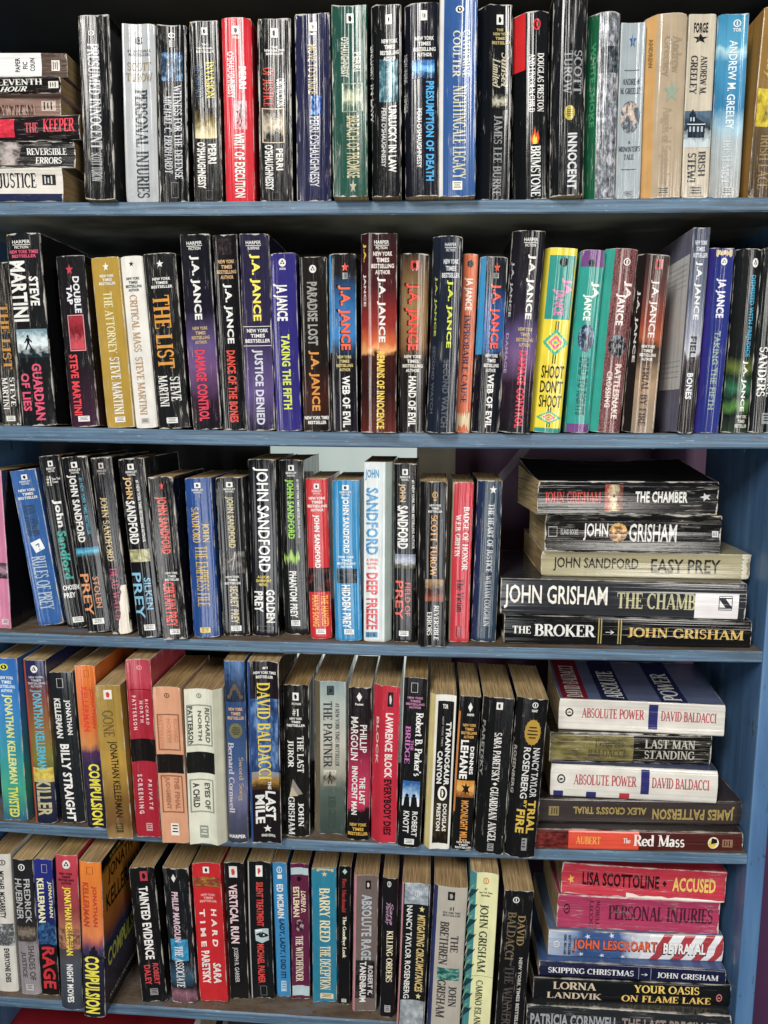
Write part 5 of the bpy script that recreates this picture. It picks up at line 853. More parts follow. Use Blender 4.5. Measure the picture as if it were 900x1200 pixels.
book(-235.09,5.98,-239.00, 27.15,167.74,106, -1.88,0.00, '1c4484',
  'royal blue paperback with gold lettering on the middle shelf', 'books on the middle shelf',
  [('publisher_mark', 'M', 'sq', 0.38, 0.62, 0.03, 0.062, 'dcdcd6', '131416'), ('imprint', 'H', 'BERKLEY', 0.28, 0.72, 0.068, 0.08, 'dcdcd6', 'n'), ('imprint', 'H', 'NOVEL', 0.34, 0.66, 0.084, 0.094, 'dcdcd6', 'n'), ('author', 'V', 'JOHN', 0.58, 0.84, 0.28, 0.4, 'c8a850', 's'), ('author', 'V', 'SANDFORD', 0.2, 0.5, 0.18, 0.4, 'c8a850', 's'), ('title', 'V', 'THE EMPRESS FILE', 0.26, 0.74, 0.42, 0.8, 'b89c50', 's'), ('publisher_mark', 'M', 'label', 0.3, 0.7, 0.935, 0.9680000000000001, 'e0c860', '444444')],
  **{'wear': 0.6})
book(-204.78,14.22,-239.10, 27.98,168.10,106, -1.82,0.00, '151516',
  'black paperback with pale gold author name and ghostly moth picture', 'books on the middle shelf',
  [('publisher_mark', 'M', 'sq', 0.38, 0.62, 0.03, 0.062, 'dcdcd6', '131416'), ('imprint', 'H', 'BERKLEY', 0.28, 0.72, 0.068, 0.08, 'dcdcd6', 'n'), ('imprint', 'H', 'NOVEL', 0.34, 0.66, 0.084, 0.094, 'dcdcd6', 'n'), ('author', 'V', 'JOHN SANDFORD', 0.3, 0.62, 0.12, 0.44, 'b4a878', 'b'), ('picture', 'I', 'n', 0.05, 0.95, 0.46, 0.6, '2a2826', '6a645e', '141414'), ('picture', 'D', 'slash', 0.3, 0.6, 0.46, 0.58, 'c8c4bc'), ('blurb', 'H', 'NEW YORK', 0.19581818181818184, 0.7041818181818182, 0.615, 0.6294, 'dcdcd6', 'b'), ('blurb', 'H', 'TIMES', 0.2776363636363637, 0.6223636363636363, 0.635, 0.6494, 'dcdcd6', 'b'), ('blurb', 'H', 'BESTSELLER', 0.15000000000000002, 0.75, 0.655, 0.6694, 'dcdcd6', 'b'), ('title', 'V', 'SECRET PREY', 0.32, 0.62, 0.68, 0.92, 'b8ac88', 'b'), ('publisher_mark', 'M', 'label', 0.3, 0.7, 0.935, 0.9680000000000001, 'dcdcd6', '444444')],
  **{'wear': 0.45})
book(-174.69,17.23,-239.45, 28.56,187.30,108, -0.64,0.00, '101116',
  'tall black paperback with very large white author name on the middle shelf', 'books on the middle shelf',
  [('author', 'V', 'JOHN SANDFORD', 0.18, 0.74, 0.045, 0.63, 'e8e8e6', 'n2'), ('blurb', 'H', 'A LUCAS', 0.25, 0.7, 0.65, 0.666, 'e0c83c', 'b'), ('blurb', 'H', 'DAVENPORT', 0.2, 0.76, 0.672, 0.688, 'e0c83c', 'b'), ('blurb', 'H', 'NOVEL', 0.3, 0.64, 0.694, 0.71, 'e0c83c', 'b'), ('title', 'V', 'GOLDEN', 0.56, 0.88, 0.73, 0.92, 'dcdcd6', 'b'), ('title', 'V', 'PREY', 0.12, 0.44, 0.74, 0.86, 'dcdcd6', 'b'), ('publisher_mark', 'M', 'frame', 0.2, 0.82, 0.94, 0.965, 'aaaaaa', '131416')],
  **{'wear': 0.25})
book(-142.82,26.00,-239.32, 25.66,186.45,108, -1.44,0.00, '121413',
  'tall black paperback with lime author name and green light streaks', 'books on the middle shelf',
  [('publisher_mark', 'M', 'sq', 0.38, 0.62, 0.03, 0.062, 'dcdcd6', '131416'), ('imprint', 'H', 'BERKLEY', 0.28, 0.72, 0.068, 0.08, 'dcdcd6', 'n'), ('imprint', 'H', 'NOVEL', 0.34, 0.66, 0.084, 0.094, 'dcdcd6', 'n'), ('author', 'V', 'JOHN SANDFORD', 0.22, 0.58, 0.11, 0.445, '8cc83c', 'b'), ('blurb', 'V', '#1 NEW YORK TIMES BESTSELLING AUTHOR', 0.7, 0.8, 0.11, 0.44, 'd8d8d4', 'n'), ('picture', 'I', 'a', 0.1, 0.9, 0.48, 0.63, '101410', 'a0c850', '1a2414'), ('title', 'V', 'PHANTOM PREY', 0.28, 0.6, 0.63, 0.9, 'dcdcd6', 'b'), ('publisher_mark', 'M', 'label', 0.3, 0.68, 0.915, 0.9480000000000001, 'dcdcd6', '444444')],
  **{'wear': 0.4})
book(-114.52,13.14,-239.33, 22.12,168.25,106, -1.56,0.00, 'c01c24',
  'red paperback with white author name and yellow lower title on the middle shelf', 'books on the middle shelf',
  [('publisher_mark', 'M', 'sq', 0.38, 0.62, 0.03, 0.062, 'e8d0cc', '131416'), ('imprint', 'H', 'BERKLEY', 0.28, 0.72, 0.068, 0.08, 'e8d0cc', 'n'), ('imprint', 'H', 'NOVEL', 0.34, 0.66, 0.084, 0.094, 'e8d0cc', 'n'), ('blurb', 'H', 'NEW YORK', 0.12872727272727275, 0.8912727272727272, 0.11, 0.12728, 'dcdcd6', 'b'), ('blurb', 'H', 'TIMES', 0.25145454545454554, 0.7685454545454544, 0.134, 0.15128, 'dcdcd6', 'b'), ('blurb', 'H', 'BESTSELLING', 0.06000000000000005, 0.96, 0.158, 0.17528, 'dcdcd6', 'b'), ('blurb', 'H', 'AUTHOR', 0.2105454545454546, 0.8094545454545454, 0.182, 0.19927999999999998, 'dcdcd6', 'b'), ('author', 'V', 'JOHN SANDFORD', 0.28, 0.6, 0.22, 0.55, 'dcdcd6', 'b'), ('picture', 'I', 'n', 0.0, 1, 0.55, 0.7, '1c0c0c', '6a1c18', '100808'), ('title', 'V', 'THE HANGED', 0.56, 0.9, 0.72, 0.92, 'f0a030', 'b'), ('title', 'V', "MAN'S SONG", 0.14, 0.46, 0.72, 0.92, 'f0a030', 'b'), ('publisher_mark', 'M', 'label', 0.28, 0.74, 0.935, 0.9680000000000001, 'dcdcd6', '444444')],
  **{'wear': 0.25})
book(-85.18,9.24,-239.29, 27.61,167.64,106, -1.26,0.00, '1380b4',
  'bright cyan blue paperback with white lettering and a dark square', 'books on the middle shelf',
  [('publisher_mark', 'M', 'sq', 0.38, 0.62, 0.03, 0.062, 'dcdcd6', '131416'), ('imprint', 'H', 'BERKLEY', 0.28, 0.72, 0.068, 0.08, 'dcdcd6', 'n'), ('imprint', 'H', 'NOVEL', 0.34, 0.66, 0.084, 0.094, 'dcdcd6', 'n'), ('author', 'V', 'JOHN SANDFORD', 0.34, 0.62, 0.1, 0.45, 'dcdcd6', 'b'), ('blurb', 'H', 'NEW YORK', 0.21192727272727274, 0.7880727272727273, 0.465, 0.47940000000000005, 'd8e8ec', 'b'), ('blurb', 'H', 'TIMES', 0.3046545454545455, 0.6953454545454545, 0.48500000000000004, 0.49940000000000007, 'd8e8ec', 'b'), ('blurb', 'H', 'BESTSELLING', 0.16000000000000003, 0.84, 0.505, 0.5194, 'd8e8ec', 'b'), ('blurb', 'H', 'AUTHOR', 0.27374545454545457, 0.7262545454545455, 0.525, 0.5394, 'd8e8ec', 'b'), ('picture', 'I', 'n', 0.12, 0.88, 0.545, 0.635, '14202a', '3a4c58', '0a1016'), ('title', 'V', 'HIDDEN PREY', 0.3, 0.62, 0.645, 0.92, 'dcdcd6', 'b'), ('publisher_mark', 'M', 'label', 0.35, 0.72, 0.925, 0.9580000000000001, 'dcdcd6', '444444')],
  **{'wear': 0.3})
book(-55.24,8.73,-239.47, 28.20,186.43,108, -0.18,0.00, 'c8d0d0',
  'white grey paperback with sky blue author name and red lower title', 'books on the middle shelf',
  [('author', 'H', 'JOHN', 0.06, 0.7, 0.04, 0.1, '2a84b4', 'b'), ('author', 'V', 'SANDFORD', 0.1, 0.68, 0.14, 0.51, '2f86b8', 'b'), ('blurb', 'H', 'A VIRGIL', 0.12, 0.7, 0.53, 0.545, 'd04038', 'b'), ('blurb', 'H', 'FLOWERS', 0.14, 0.66, 0.552, 0.567, 'd04038', 'b'), ('blurb', 'H', 'NOVEL', 0.2, 0.6, 0.574, 0.589, 'd04038', 'b'), ('title', 'V', 'DEEP FREEZE', 0.12, 0.66, 0.61, 0.93, 'c82c34', 'b'), ('publisher_mark', 'M', 'label', 0.1, 0.66, 0.945, 0.975, '2a7aa4', '131416')],
  **{'wear': 0.3, 'br': 0.24, 'brc': '9aa8a0'})
book(-27.15,10.24,-239.32, 23.35,184.99,108, -0.48,0.00, '111112',
  'tall black paperback with red thin lower title and stormy sky strip', 'books on the middle shelf',
  [('publisher_mark', 'M', 'sq', 0.38, 0.62, 0.03, 0.062, 'dcdcd6', '131416'), ('imprint', 'H', 'BERKLEY', 0.28, 0.72, 0.068, 0.08, 'dcdcd6', 'n'), ('imprint', 'H', 'NOVEL', 0.34, 0.66, 0.084, 0.094, 'dcdcd6', 'n'), ('author', 'V', 'JOHN', 0.2, 0.52, 0.11, 0.21, 'c8a878', 'b'), ('author', 'V', 'SANDFORD', 0.16, 0.62, 0.23, 0.47, 'dcdcd6', 'b'), ('blurb', 'V', '#1 NEW YORK TIMES BESTSELLING AUTHOR', 0.78, 0.9, 0.09, 0.47, 'dcdcd6', 'n'), ('picture', 'I', 'g', 0.05, 0.95, 0.5, 0.58, '7a8498', 'b0b4c0', '4a4a30'), ('title', 'V', 'FIELD OF', 0.5, 0.74, 0.66, 0.85, 'd85a4a', 'n'), ('title', 'V', 'PREY', 0.08, 0.42, 0.65, 0.87, 'd8584a', 'n'), ('publisher_mark', 'M', 'label', 0.25, 0.68, 0.935, 0.965, 'e0e0dc', '131416')],
  **{'wear': 0.25})
book(0.73,-4.00,-239.24, 27.27,168.43,106, -0.17,0.00, '131212',
  'black paperback with orange gold author name and copper sphere picture', 'books on the middle shelf',
  [('publisher_mark', 'M', 'ring', 0.36, 0.6, 0.06, 0.1, 'c89a40', '131416'), ('publisher_mark', 'M', 'bar', 0.42, 0.54, 0.105, 0.115, 'c89a40', '131416'), ('blurb', 'H', 'NEW YORK', 0.24581818181818177, 0.7541818181818183, 0.135, 0.14796, 'dcdcd6', 'b'), ('blurb', 'H', 'TIMES', 0.3276363636363636, 0.6723636363636364, 0.153, 0.16596, 'dcdcd6', 'b'), ('blurb', 'H', 'BESTSELLER', 0.19999999999999996, 0.8, 0.171, 0.18396, 'dcdcd6', 'b'), ('author', 'V', 'SCOTT TUROW', 0.32, 0.6, 0.2, 0.57, 'd8a060', 's'), ('picture', 'I', 'g', 0.1, 0.9, 0.585, 0.72, '9a7a50', '1c1412', '8a3c1c'), ('title', 'V', 'REVERSIBLE', 0.5, 0.72, 0.745, 0.96, 'dcdcd6', 's'), ('title', 'V', 'ERRORS', 0.2, 0.42, 0.785, 0.93, 'dcdcd6', 's')],
  **{'wear': 0.4, 'bl': 0.16})
book(28.64,13.68,-239.02, 21.05,166.43,106, 0.52,0.00, 'c02a38',
  'crimson red paperback with white two line lettering beside the navy striped one', 'books on the middle shelf',
  [('title', 'V', 'BADGE OF HONOR', 0.54, 0.84, 0.15, 0.545, 'dcdcd6', 's'), ('author', 'V', 'W.E.B. GRIFFIN', 0.14, 0.42, 0.2, 0.46, 'dcdcd6', 's'), ('title', 'V', 'The Victim', 0.3, 0.7, 0.6, 0.81, '2a1014', 's'), ('publisher_mark', 'M', 'label', 0.3, 0.62, 0.9, 0.97, '8a2030', 'c02a38')],
  **{'wear': 0.35, 'bl': 0.08, 'blc': 'c8b494'})
book(54.26,16.24,-238.71, 25.22,167.95,106, 1.00,0.00, '24384a',
  'navy slate striped paperback with silver capitals, last standing on the middle shelf', 'books on the middle shelf',
  [('publisher_mark', 'M', 'star', 0.35, 0.7, 0.03, 0.08, 'dcdcd6', '131416'), ('title', 'V', 'THE HEART OF JUSTICE', 0.3, 0.62, 0.14, 0.56, 'c8ccce', 's'), ('author', 'V', 'WILLIAM COUGHLIN', 0.3, 0.6, 0.58, 0.9, 'b8bcbe', 's')],
  **{'wear': 0.9, 'bl': 0.22, 'blc': '1c2c54'})
book(289.77,35.73,-87.87, 34.05,184.93,106, -90.00,3.60, '121314',
  'black paperback with red author name, topmost of the middle shelf stack', 'books on the middle shelf',
  [('author', 'V', 'JOHN GRISHAM', 0.34, 0.68, 0.04, 0.35, 'c03a34', 's'), ('picture', 'I', 'g', 0.1, 0.9, 0.37, 0.47, 'a03a30', 'd8cca0', '6a2c24'), ('picture', 'D', 'bird', 0.5, 0.62, 0.4, 0.45, '1a1410'), ('title', 'V', 'THE CHAMBER', 0.36, 0.7, 0.54, 0.83, 'dcdcd6', 'b'), ('publisher_mark', 'M', 'star', 0.42, 0.66, 0.9, 0.96, 'c8c8c8', '131416')],
  **{'lie': 1, 'wear': 0.7, 'bul': 2, 'swell': 17, 'turn': 1.5})
book(293.47,32.68,-124.79, 39.28,178.32,106, -90.00,1.77, '131312',
  'black paperback with round gold medallion, second from top of the middle shelf stack', 'books on the middle shelf',
  [('publisher_mark', 'M', 'frame', 0.4, 0.66, 0.02, 0.07, 'dcdcd6', '131416'), ('imprint', 'V', 'ISLAND BOOKS', 0.45, 0.6, 0.09, 0.19, 'aaaaaa', 'n'), ('author', 'V', 'JOHN', 0.3, 0.76, 0.22, 0.36, 'dcdcd6', 'n'), ('picture', 'I', 'o', 0.26, 0.78, 0.365, 0.47, '8a5c2a', 'd8b060', '7a4c20'), ('author', 'V', 'GRISHAM', 0.28, 0.76, 0.48, 0.75, 'dcdcd6', 'n'), ('publisher_mark', 'M', 'label', 0.44, 0.6, 0.95, 0.985, 'cccccc', '131416')],
  **{'lie': 1, 'wear': 0.7, 'bul': 2})
book(325.64,34.70,-157.76, 26.16,212.49,150, -90.00,2.59, 'a29a78',
  'khaki beige torn book with black serif lettering in the middle shelf stack', 'books on the middle shelf',
  [('author', 'V', 'JOHN SANDFORD', 0.2, 0.76, 0.06, 0.47, '22221c', 'n'), ('title', 'V', 'EASY PREY', 0.2, 0.76, 0.53, 0.86, '22221c', 'n'), ('wear_patch', 'D', 'tear', 0.0, 1, 0.95, 1.0, 'd8d2bc')],
  **{'lie': 1, 'wear': 0.3, 'bul': 2, 'turn': -2})
book(315.56,14.52,-189.62, 37.07,244.87,160, -90.00,-0.38, '2c2e32',
  'large dark grey hardcover with white library label, second lowest of the middle shelf stack', 'books on the middle shelf',
  [('author', 'V', 'JOHN GRISHAM', 0.16, 0.84, 0.015, 0.44, 'e8e4d8', 'n'), ('title', 'V', 'THE CHAMB', 0.24, 0.7, 0.48, 0.8, 'b8b48a', 's'), ('publisher_mark', 'M', 'paper', 0.02, 0.72, 0.795, 0.97, 'e0dcdc', '131416'), ('library_mark', 'D', 'nmark', 0.26, 0.66, 0.89, 0.945, '30343a')],
  **{'lie': 1, 'wear': 0.25, 'hc': 1, 'gloss': 0.12})
book(321.14,10.53,-222.95, 29.09,246.33,160, -90.00,-0.04, '101112',
  'glossy black hardcover with white and gold lettering, lowest of the middle shelf stack', 'books on the middle shelf',
  [('title', 'V', 'THE', 0.36, 0.64, 0.035, 0.11, 'dcdcd6', 's'), ('title', 'V', 'BROKER', 0.28, 0.72, 0.125, 0.375, 'dcdcd6', 's'), ('publisher_mark', 'M', 'bars2', 0.06, 0.96, 0.385, 0.4, 'a89a5c', '131416'), ('publisher_mark', 'M', 'arrow', 0.36, 0.6, 0.415, 0.45, 'dcdcd6', '131416'), ('publisher_mark', 'M', 'bars2', 0.06, 0.96, 0.465, 0.48, 'a89a5c', '131416'), ('author', 'V', 'JOHN GRISHAM', 0.32, 0.68, 0.505, 0.97, 'c8a85c', 's')],
  **{'lie': 1, 'wear': 0.1, 'hc': 1, 'gloss': 0.12})
book(-452.03,3.54,-452.27, 27.65,184.93,108, -0.66,0.00, '2a78a8',
  'blue green paperback with large pale author name at the left end of the fourth shelf', 'books on the fourth shelf',
  [('publisher_mark', 'M', 'disc', 0.25, 0.6, 0.035, 0.075, 'd8d83a', '131416'), ('blurb', 'H', 'NEW YORK', 0.1949818181818182, 0.8050181818181819, 0.11, 0.12872, 'd8e4e8', 'b'), ('blurb', 'H', 'TIMES', 0.2931636363636364, 0.7068363636363636, 0.136, 0.15472, 'd8e4e8', 'b'), ('blurb', 'H', 'BESTSELLING', 0.14, 0.86, 0.162, 0.18072, 'd8e4e8', 'b'), ('blurb', 'H', 'AUTHOR', 0.2604363636363637, 0.7395636363636363, 0.188, 0.20672, 'd8e4e8', 'b'), ('author', 'V', 'JONATHAN KELLERMAN', 0.26, 0.7, 0.22, 0.77, 'd8dc8a', 'b'), ('title', 'V', 'TWISTED', 0.26, 0.68, 0.79, 0.98, 'd8d84a', 'b')],
  **{'wear': 0.25, 'grad': [(0, '2464b0'), (0.3, '2a7cc0'), (0.6, '2a9098'), (0.8, '3aa080'), (1, '24587a')]})
book(-418.11,1.42,-453.05, 26.37,185.27,108, -1.37,0.00, '2a2434',
  'paperback with striped blue lettering and yellow streak over fiery flank', 'books on the fourth shelf',
  [('publisher_mark', 'M', 'tri', 0.3, 0.65, 0.03, 0.075, 'dcdcd6', '131416'), ('blurb', 'H', 'NEW YORK', 0.16490909090909095, 0.8850909090909092, 0.095, 0.10796, 'b8b8c0', 'b'), ('blurb', 'H', 'TIMES', 0.28081818181818186, 0.7691818181818182, 0.113, 0.12596000000000002, 'b8b8c0', 'b'), ('blurb', 'H', 'BESTSELLING', 0.10000000000000003, 0.95, 0.131, 0.14396, 'b8b8c0', 'b'), ('blurb', 'H', 'AUTHOR', 0.24218181818181822, 0.8078181818181818, 0.149, 0.16196, 'b8b8c0', 'b'), ('author', 'V', 'JONATHAN KELLERMAN', 0.16, 0.74, 0.175, 0.66, '4ab0c8', 'b'), ('picture', 'I', 'n', 0.0, 1, 0.65, 0.74, 'c8b040', 'e0cc58', '8a7a30'), ('title', 'V', 'KILLER', 0.12, 0.84, 0.72, 0.95, 'b8b088', 'b')],
  **{'wear': 0.3, 'bl': 0.17, 'blc': 'c8502c', 'grad': [(0, '1c2450'), (0.1, '2a2a4c'), (0.2, '7a3c34'), (0.4, '8a5c2c'), (0.6, '7a7a2c'), (0.75, '2a3044'), (1, '1a2038')]})
book(-387.67,6.46,-453.47, 26.27,171.74,106, -2.65,0.00, '1c2024',
  'charcoal paperback with plain white bold lettering on the fourth shelf', 'books on the fourth shelf',
  [('publisher_mark', 'M', 'frame', 0.35, 0.62, 0.04, 0.1, 'dcdcd6', '131416'), ('author', 'V', 'JONATHAN', 0.58, 0.84, 0.18, 0.41, 'dcdcd6', 'b'), ('author', 'V', 'KELLERMAN', 0.16, 0.44, 0.17, 0.43, 'dcdcd6', 'b'), ('title', 'V', 'BILLY STRAIGHT', 0.24, 0.64, 0.47, 0.985, 'e8e6e0', 'b')],
  **{'wear': 0.12})
book(-358.36,-1.40,-454.41, 22.76,183.40,108, -1.98,0.00, 'd8701c',
  'orange to indigo paperback with a chipped yellow lower title on the fourth shelf', 'books on the fourth shelf',
  [('publisher_mark', 'M', 'frame', 0.4, 0.66, 0.03, 0.07, '3a2a14', '131416'), ('author', 'V', 'JONATHAN', 0.58, 0.82, 0.14, 0.38, 'd8381c', 'b'), ('author', 'V', 'KELLERMAN', 0.2, 0.5, 0.13, 0.4, 'd8381c', 'b'), ('title', 'V', 'COMPULSION', 0.24, 0.84, 0.6, 0.98, 'e4d838', 'b')],
  **{'wear': 0.3, 'bul': 3, 'bl': 0.06, 'blc': 'd8c8a0', 'grad': [(0, 'dc7018'), (0.35, 'd4641c'), (0.47, 'c8803c'), (0.53, '4a2c54'), (0.62, '2a2444'), (1, '1c1c2a')]})
book(-325.07,-18.56,-454.84, 27.10,169.30,106, -2.67,0.00, '8a6c2c',
  'old gold paperback with dim black lettering between orange and red books', 'books on the fourth shelf',
  [('publisher_mark', 'M', 'sq', 0.32, 0.64, 0.03, 0.09, 'e0d8d0', 'c03030'), ('title', 'V', 'GONE', 0.2, 0.62, 0.16, 0.33, '6a5824', 's'), ('author', 'V', 'JONATHAN KELLERMAN', 0.3, 0.68, 0.36, 0.86, '2a2214', 'n'), ('publisher_mark', 'M', 'label', 0.36, 0.64, 0.9, 0.96, '4a3c1c', '8a6c2c')],
  **{'wear': 0.3, 'bul': 3, 'grad': [(0, '9a7c34'), (0.3, 'a08030'), (0.5, 'b08c34'), (0.75, '7a5a24'), (0.9, '6a4a24'), (1, '9a7c4a')]})
book(-296.44,-13.00,-455.61, 26.80,196.78,108, -1.61,0.00, 'a0182c',
  'dark red paperback with a solid black band and wide letter spacing', 'books on the fourth shelf',
  [('publisher_mark', 'M', 'ring', 0.4, 0.62, 0.035, 0.06, 'd8a0a0', '131416'), ('publisher_mark', 'M', 'bar', 0.1, 0.95, 0.165, 0.168, '3a0810', '131416'), ('author', 'V', 'R I C H A R D', 0.66, 0.8, 0.22, 0.36, 'e0b8b8', 'b'), ('author', 'V', 'N O R T H', 0.42, 0.56, 0.23, 0.35, 'e0b8b8', 'b'), ('author', 'V', 'P A T T E R S O N', 0.16, 0.3, 0.2, 0.39, 'e0b8b8', 'b'), ('band', 'I', 'f', 0, 1, 0.44, 0.565, '15100f'), ('title', 'V', 'P R I V A T E', 0.58, 0.74, 0.67, 0.84, 'e0c0c0', 'b'), ('title', 'V', 'S C R E E N I N G', 0.18, 0.36, 0.64, 0.865, 'e0c0c0', 'b'), ('publisher_mark', 'M', 'label', 0.4, 0.66, 0.92, 0.965, 'c89090', '701020')],
  **{'wear': 0.2, 'bul': 3, 'grad': [(0, 'b0384a'), (0.12, 'b83c4c'), (0.17, 'a01a2e'), (1, 'a0142a')]})
book(-264.76,-20.00,-456.00, 29.47,171.44,106, -1.84,0.00, 'cf9572',
  'peach paperback with a black band and small boxed titles', 'books on the fourth shelf',
  [('publisher_mark', 'M', 'ring', 0.4, 0.6, 0.04, 0.07, '5a3a28', '131416'), ('author', 'V', 'RICHARD', 0.68, 0.84, 0.2, 0.35, 'c8805c', 'b'), ('author', 'V', 'NORTH', 0.42, 0.58, 0.2, 0.35, 'c8805c', 'b'), ('author', 'V', 'PATTERSON', 0.14, 0.3, 0.18, 0.39, 'c8805c', 'b'), ('publisher_mark', 'M', 'frame', 0.1, 0.9, 0.17, 0.4, '8a5a40', '131416'), ('band', 'I', 'f', 0.02, 1, 0.425, 0.545, '171311'), ('title', 'V', 'THE FINAL', 0.58, 0.76, 0.57, 0.78, 'a86c4c', 'b'), ('title', 'V', 'JUDGMENT', 0.22, 0.42, 0.57, 0.78, 'a86c4c', 'b'), ('publisher_mark', 'M', 'frame', 0.1, 0.9, 0.56, 0.8, '8a5a40', '131416'), ('publisher_mark', 'M', 'label', 0.36, 0.66, 0.87, 0.95, 'e4dcd0', '131416')],
  **{'wear': 0.2, 'bul': 3})
book(-230.50,-19.82,-456.67, 38.52,170.30,106, -0.73,0.00, 'd2d2be',
  'off white paperback with a black band and boxed grey titles', 'books on the fourth shelf',
  [('publisher_mark', 'M', 'ring', 0.4, 0.58, 0.03, 0.06, '5a6054', '131416'), ('author', 'V', 'RICHARD', 0.68, 0.86, 0.12, 0.34, '5a6058', 'b'), ('author', 'V', 'NORTH', 0.42, 0.56, 0.14, 0.33, '5a6058', 'b'), ('author', 'V', 'PATTERSON', 0.1, 0.26, 0.11, 0.36, '3a403a', 'b'), ('publisher_mark', 'M', 'frame', 0.06, 0.95, 0.1, 0.36, '8a9084', '131416'), ('band', 'I', 'f', 0.0, 1, 0.4, 0.535, '171816'), ('title', 'V', 'EYES OF', 0.58, 0.78, 0.6, 0.77, '50564e', 'b'), ('title', 'V', 'A CHILD', 0.18, 0.4, 0.6, 0.76, '3a403a', 'b'), ('publisher_mark', 'M', 'frame', 0.08, 0.92, 0.575, 0.79, '8a9084', '131416'), ('publisher_mark', 'M', 'label', 0.36, 0.66, 0.88, 0.96, '8a9084', 'd2d2be')],
  **{'wear': 0.25, 'bul': 4, 'br': 0.22, 'brc': 'c0bfa8'})
book(-200.23,-12.35,-457.15, 21.53,200.02,108, -0.44,0.00, '2a4a7c',
  'slim tall blue paperback with stone bridge picture at top', 'books on the fourth shelf',
  [('picture', 'I', 'g', 0.0, 1, 0.0, 0.22, '3a6498', '1c3458', '16263c'), ('picture', 'D', 'arch', 0.1, 0.9, 0.1, 0.22, '101c2c'), ('blurb', 'H', 'NEW YORK', 0.1456727272727273, 0.8743272727272727, 0.25, 0.26728, 'c8a078', 'b'), ('blurb', 'H', 'TIMES', 0.2629454545454546, 0.7570545454545454, 0.274, 0.29128000000000004, 'c8a078', 'b'), ('blurb', 'H', 'BESTSELLER', 0.08000000000000002, 0.94, 0.298, 0.31528, 'c8a078', 'b'), ('publisher_mark', 'M', 'seal', 0.12, 0.86, 0.33, 0.42, '6a6a48', '131416'), ('title', 'V', 'Sword Song', 0.54, 0.84, 0.52, 0.76, 'a89478', 's'), ('author', 'V', 'Bernard Cornwell', 0.06, 0.36, 0.44, 0.83, 'b8b4bc', 's'), ('imprint', 'H', 'HARPER', 0.04, 0.9, 0.95, 0.97, 'dcdcd6', 'b')],
  **{'wear': 0.15, 'bl': 0.06, 'grad': [(0, '2a4e88'), (0.25, '24406c'), (0.55, '34507c'), (0.75, '6a6c8c'), (0.85, '4a4c64'), (1, '303444')]})
book(-170.32,-11.13,-457.35, 33.11,199.71,108, -0.40,0.00, '1a1418',
  'thick tall paperback with gold author name over blue storm sky picture', 'books on the fourth shelf',
  [('blurb', 'H', '#1', 0.42, 0.6, 0.03, 0.045, 'dcdcd6', 'b'), ('blurb', 'H', 'NEW YORK TIMES', 0.12, 0.9, 0.055, 0.07, 'dcdcd6', 'b'), ('blurb', 'H', 'BESTSELLER', 0.2, 0.8, 0.078, 0.093, 'dcdcd6', 'b'), ('picture', 'I', 'n', 0.0, 1, 0.2, 0.62, '2a4a7c', '6a90c0', '16284a'), ('picture', 'I', 'g', 0.0, 1, 0.6, 0.7, '8a8a90', '9a7430', '3a2814'), ('author', 'V', 'DAVID BALDACCI', 0.22, 0.68, 0.115, 0.645, 'dcc43c', 's'), ('title', 'V', 'THE', 0.54, 0.66, 0.655, 0.7, 'dcdcd6', 'b'), ('title', 'V', 'LAST', 0.44, 0.82, 0.71, 0.87, 'dcdcd6', 'b'), ('title', 'V', 'MILE', 0.1, 0.42, 0.73, 0.89, 'dcdcd6', 'b'), ('publisher_mark', 'M', 'star', 0.36, 0.64, 0.9, 0.94, 'dcdcd6', '131416'), ('imprint', 'H', 'GRAND CENTRAL', 0.28, 0.78, 0.95, 0.965, 'dcdcd6', 'b')],
  **{'wear': 0.3, 'bul': 4, 'bl': 0.1, 'blc': '2a5090'})
book(-140.00,5.53,-457.59, 27.03,170.26,106, -0.19,0.00, '171715',
  'black paperback with white square mark and white serif title above grey sail', 'books on the fourth shelf',
  [('publisher_mark', 'M', 'sq', 0.38, 0.62, 0.05, 0.1, 'dcdcd6', '131416'), ('imprint', 'H', 'FICTION', 0.35, 0.7, 0.115, 0.13, 'dcdcd6', 'b'), ('blurb', 'H', '#1', 0.36, 0.62, 0.155, 0.2, 'dcdcd6', 's'), ('blurb', 'H', 'NEW YORK', 0.26, 0.74, 0.21, 0.225, 'dcdcd6', 'b'), ('blurb', 'H', 'TIMES', 0.32, 0.68, 0.232, 0.247, 'dcdcd6', 'b'), ('blurb', 'H', 'BESTSELLER', 0.14, 0.86, 0.254, 0.27, 'dcdcd6', 'b'), ('title', 'V', 'THE LAST', 0.54, 0.8, 0.33, 0.57, 'dcdcd4', 's'), ('title', 'V', 'JUROR', 0.16, 0.4, 0.36, 0.54, 'dcdcd4', 's'), ('picture', 'D', 'sail', 0.15, 0.75, 0.6, 0.73, '8a847a'), ('author', 'V', 'JOHN', 0.56, 0.78, 0.77, 0.93, 'dcdcd6', 's'), ('author', 'V', 'GRISHAM', 0.16, 0.42, 0.73, 0.985, 'dcdcd6', 's')],
  **{'wear': 0.4})
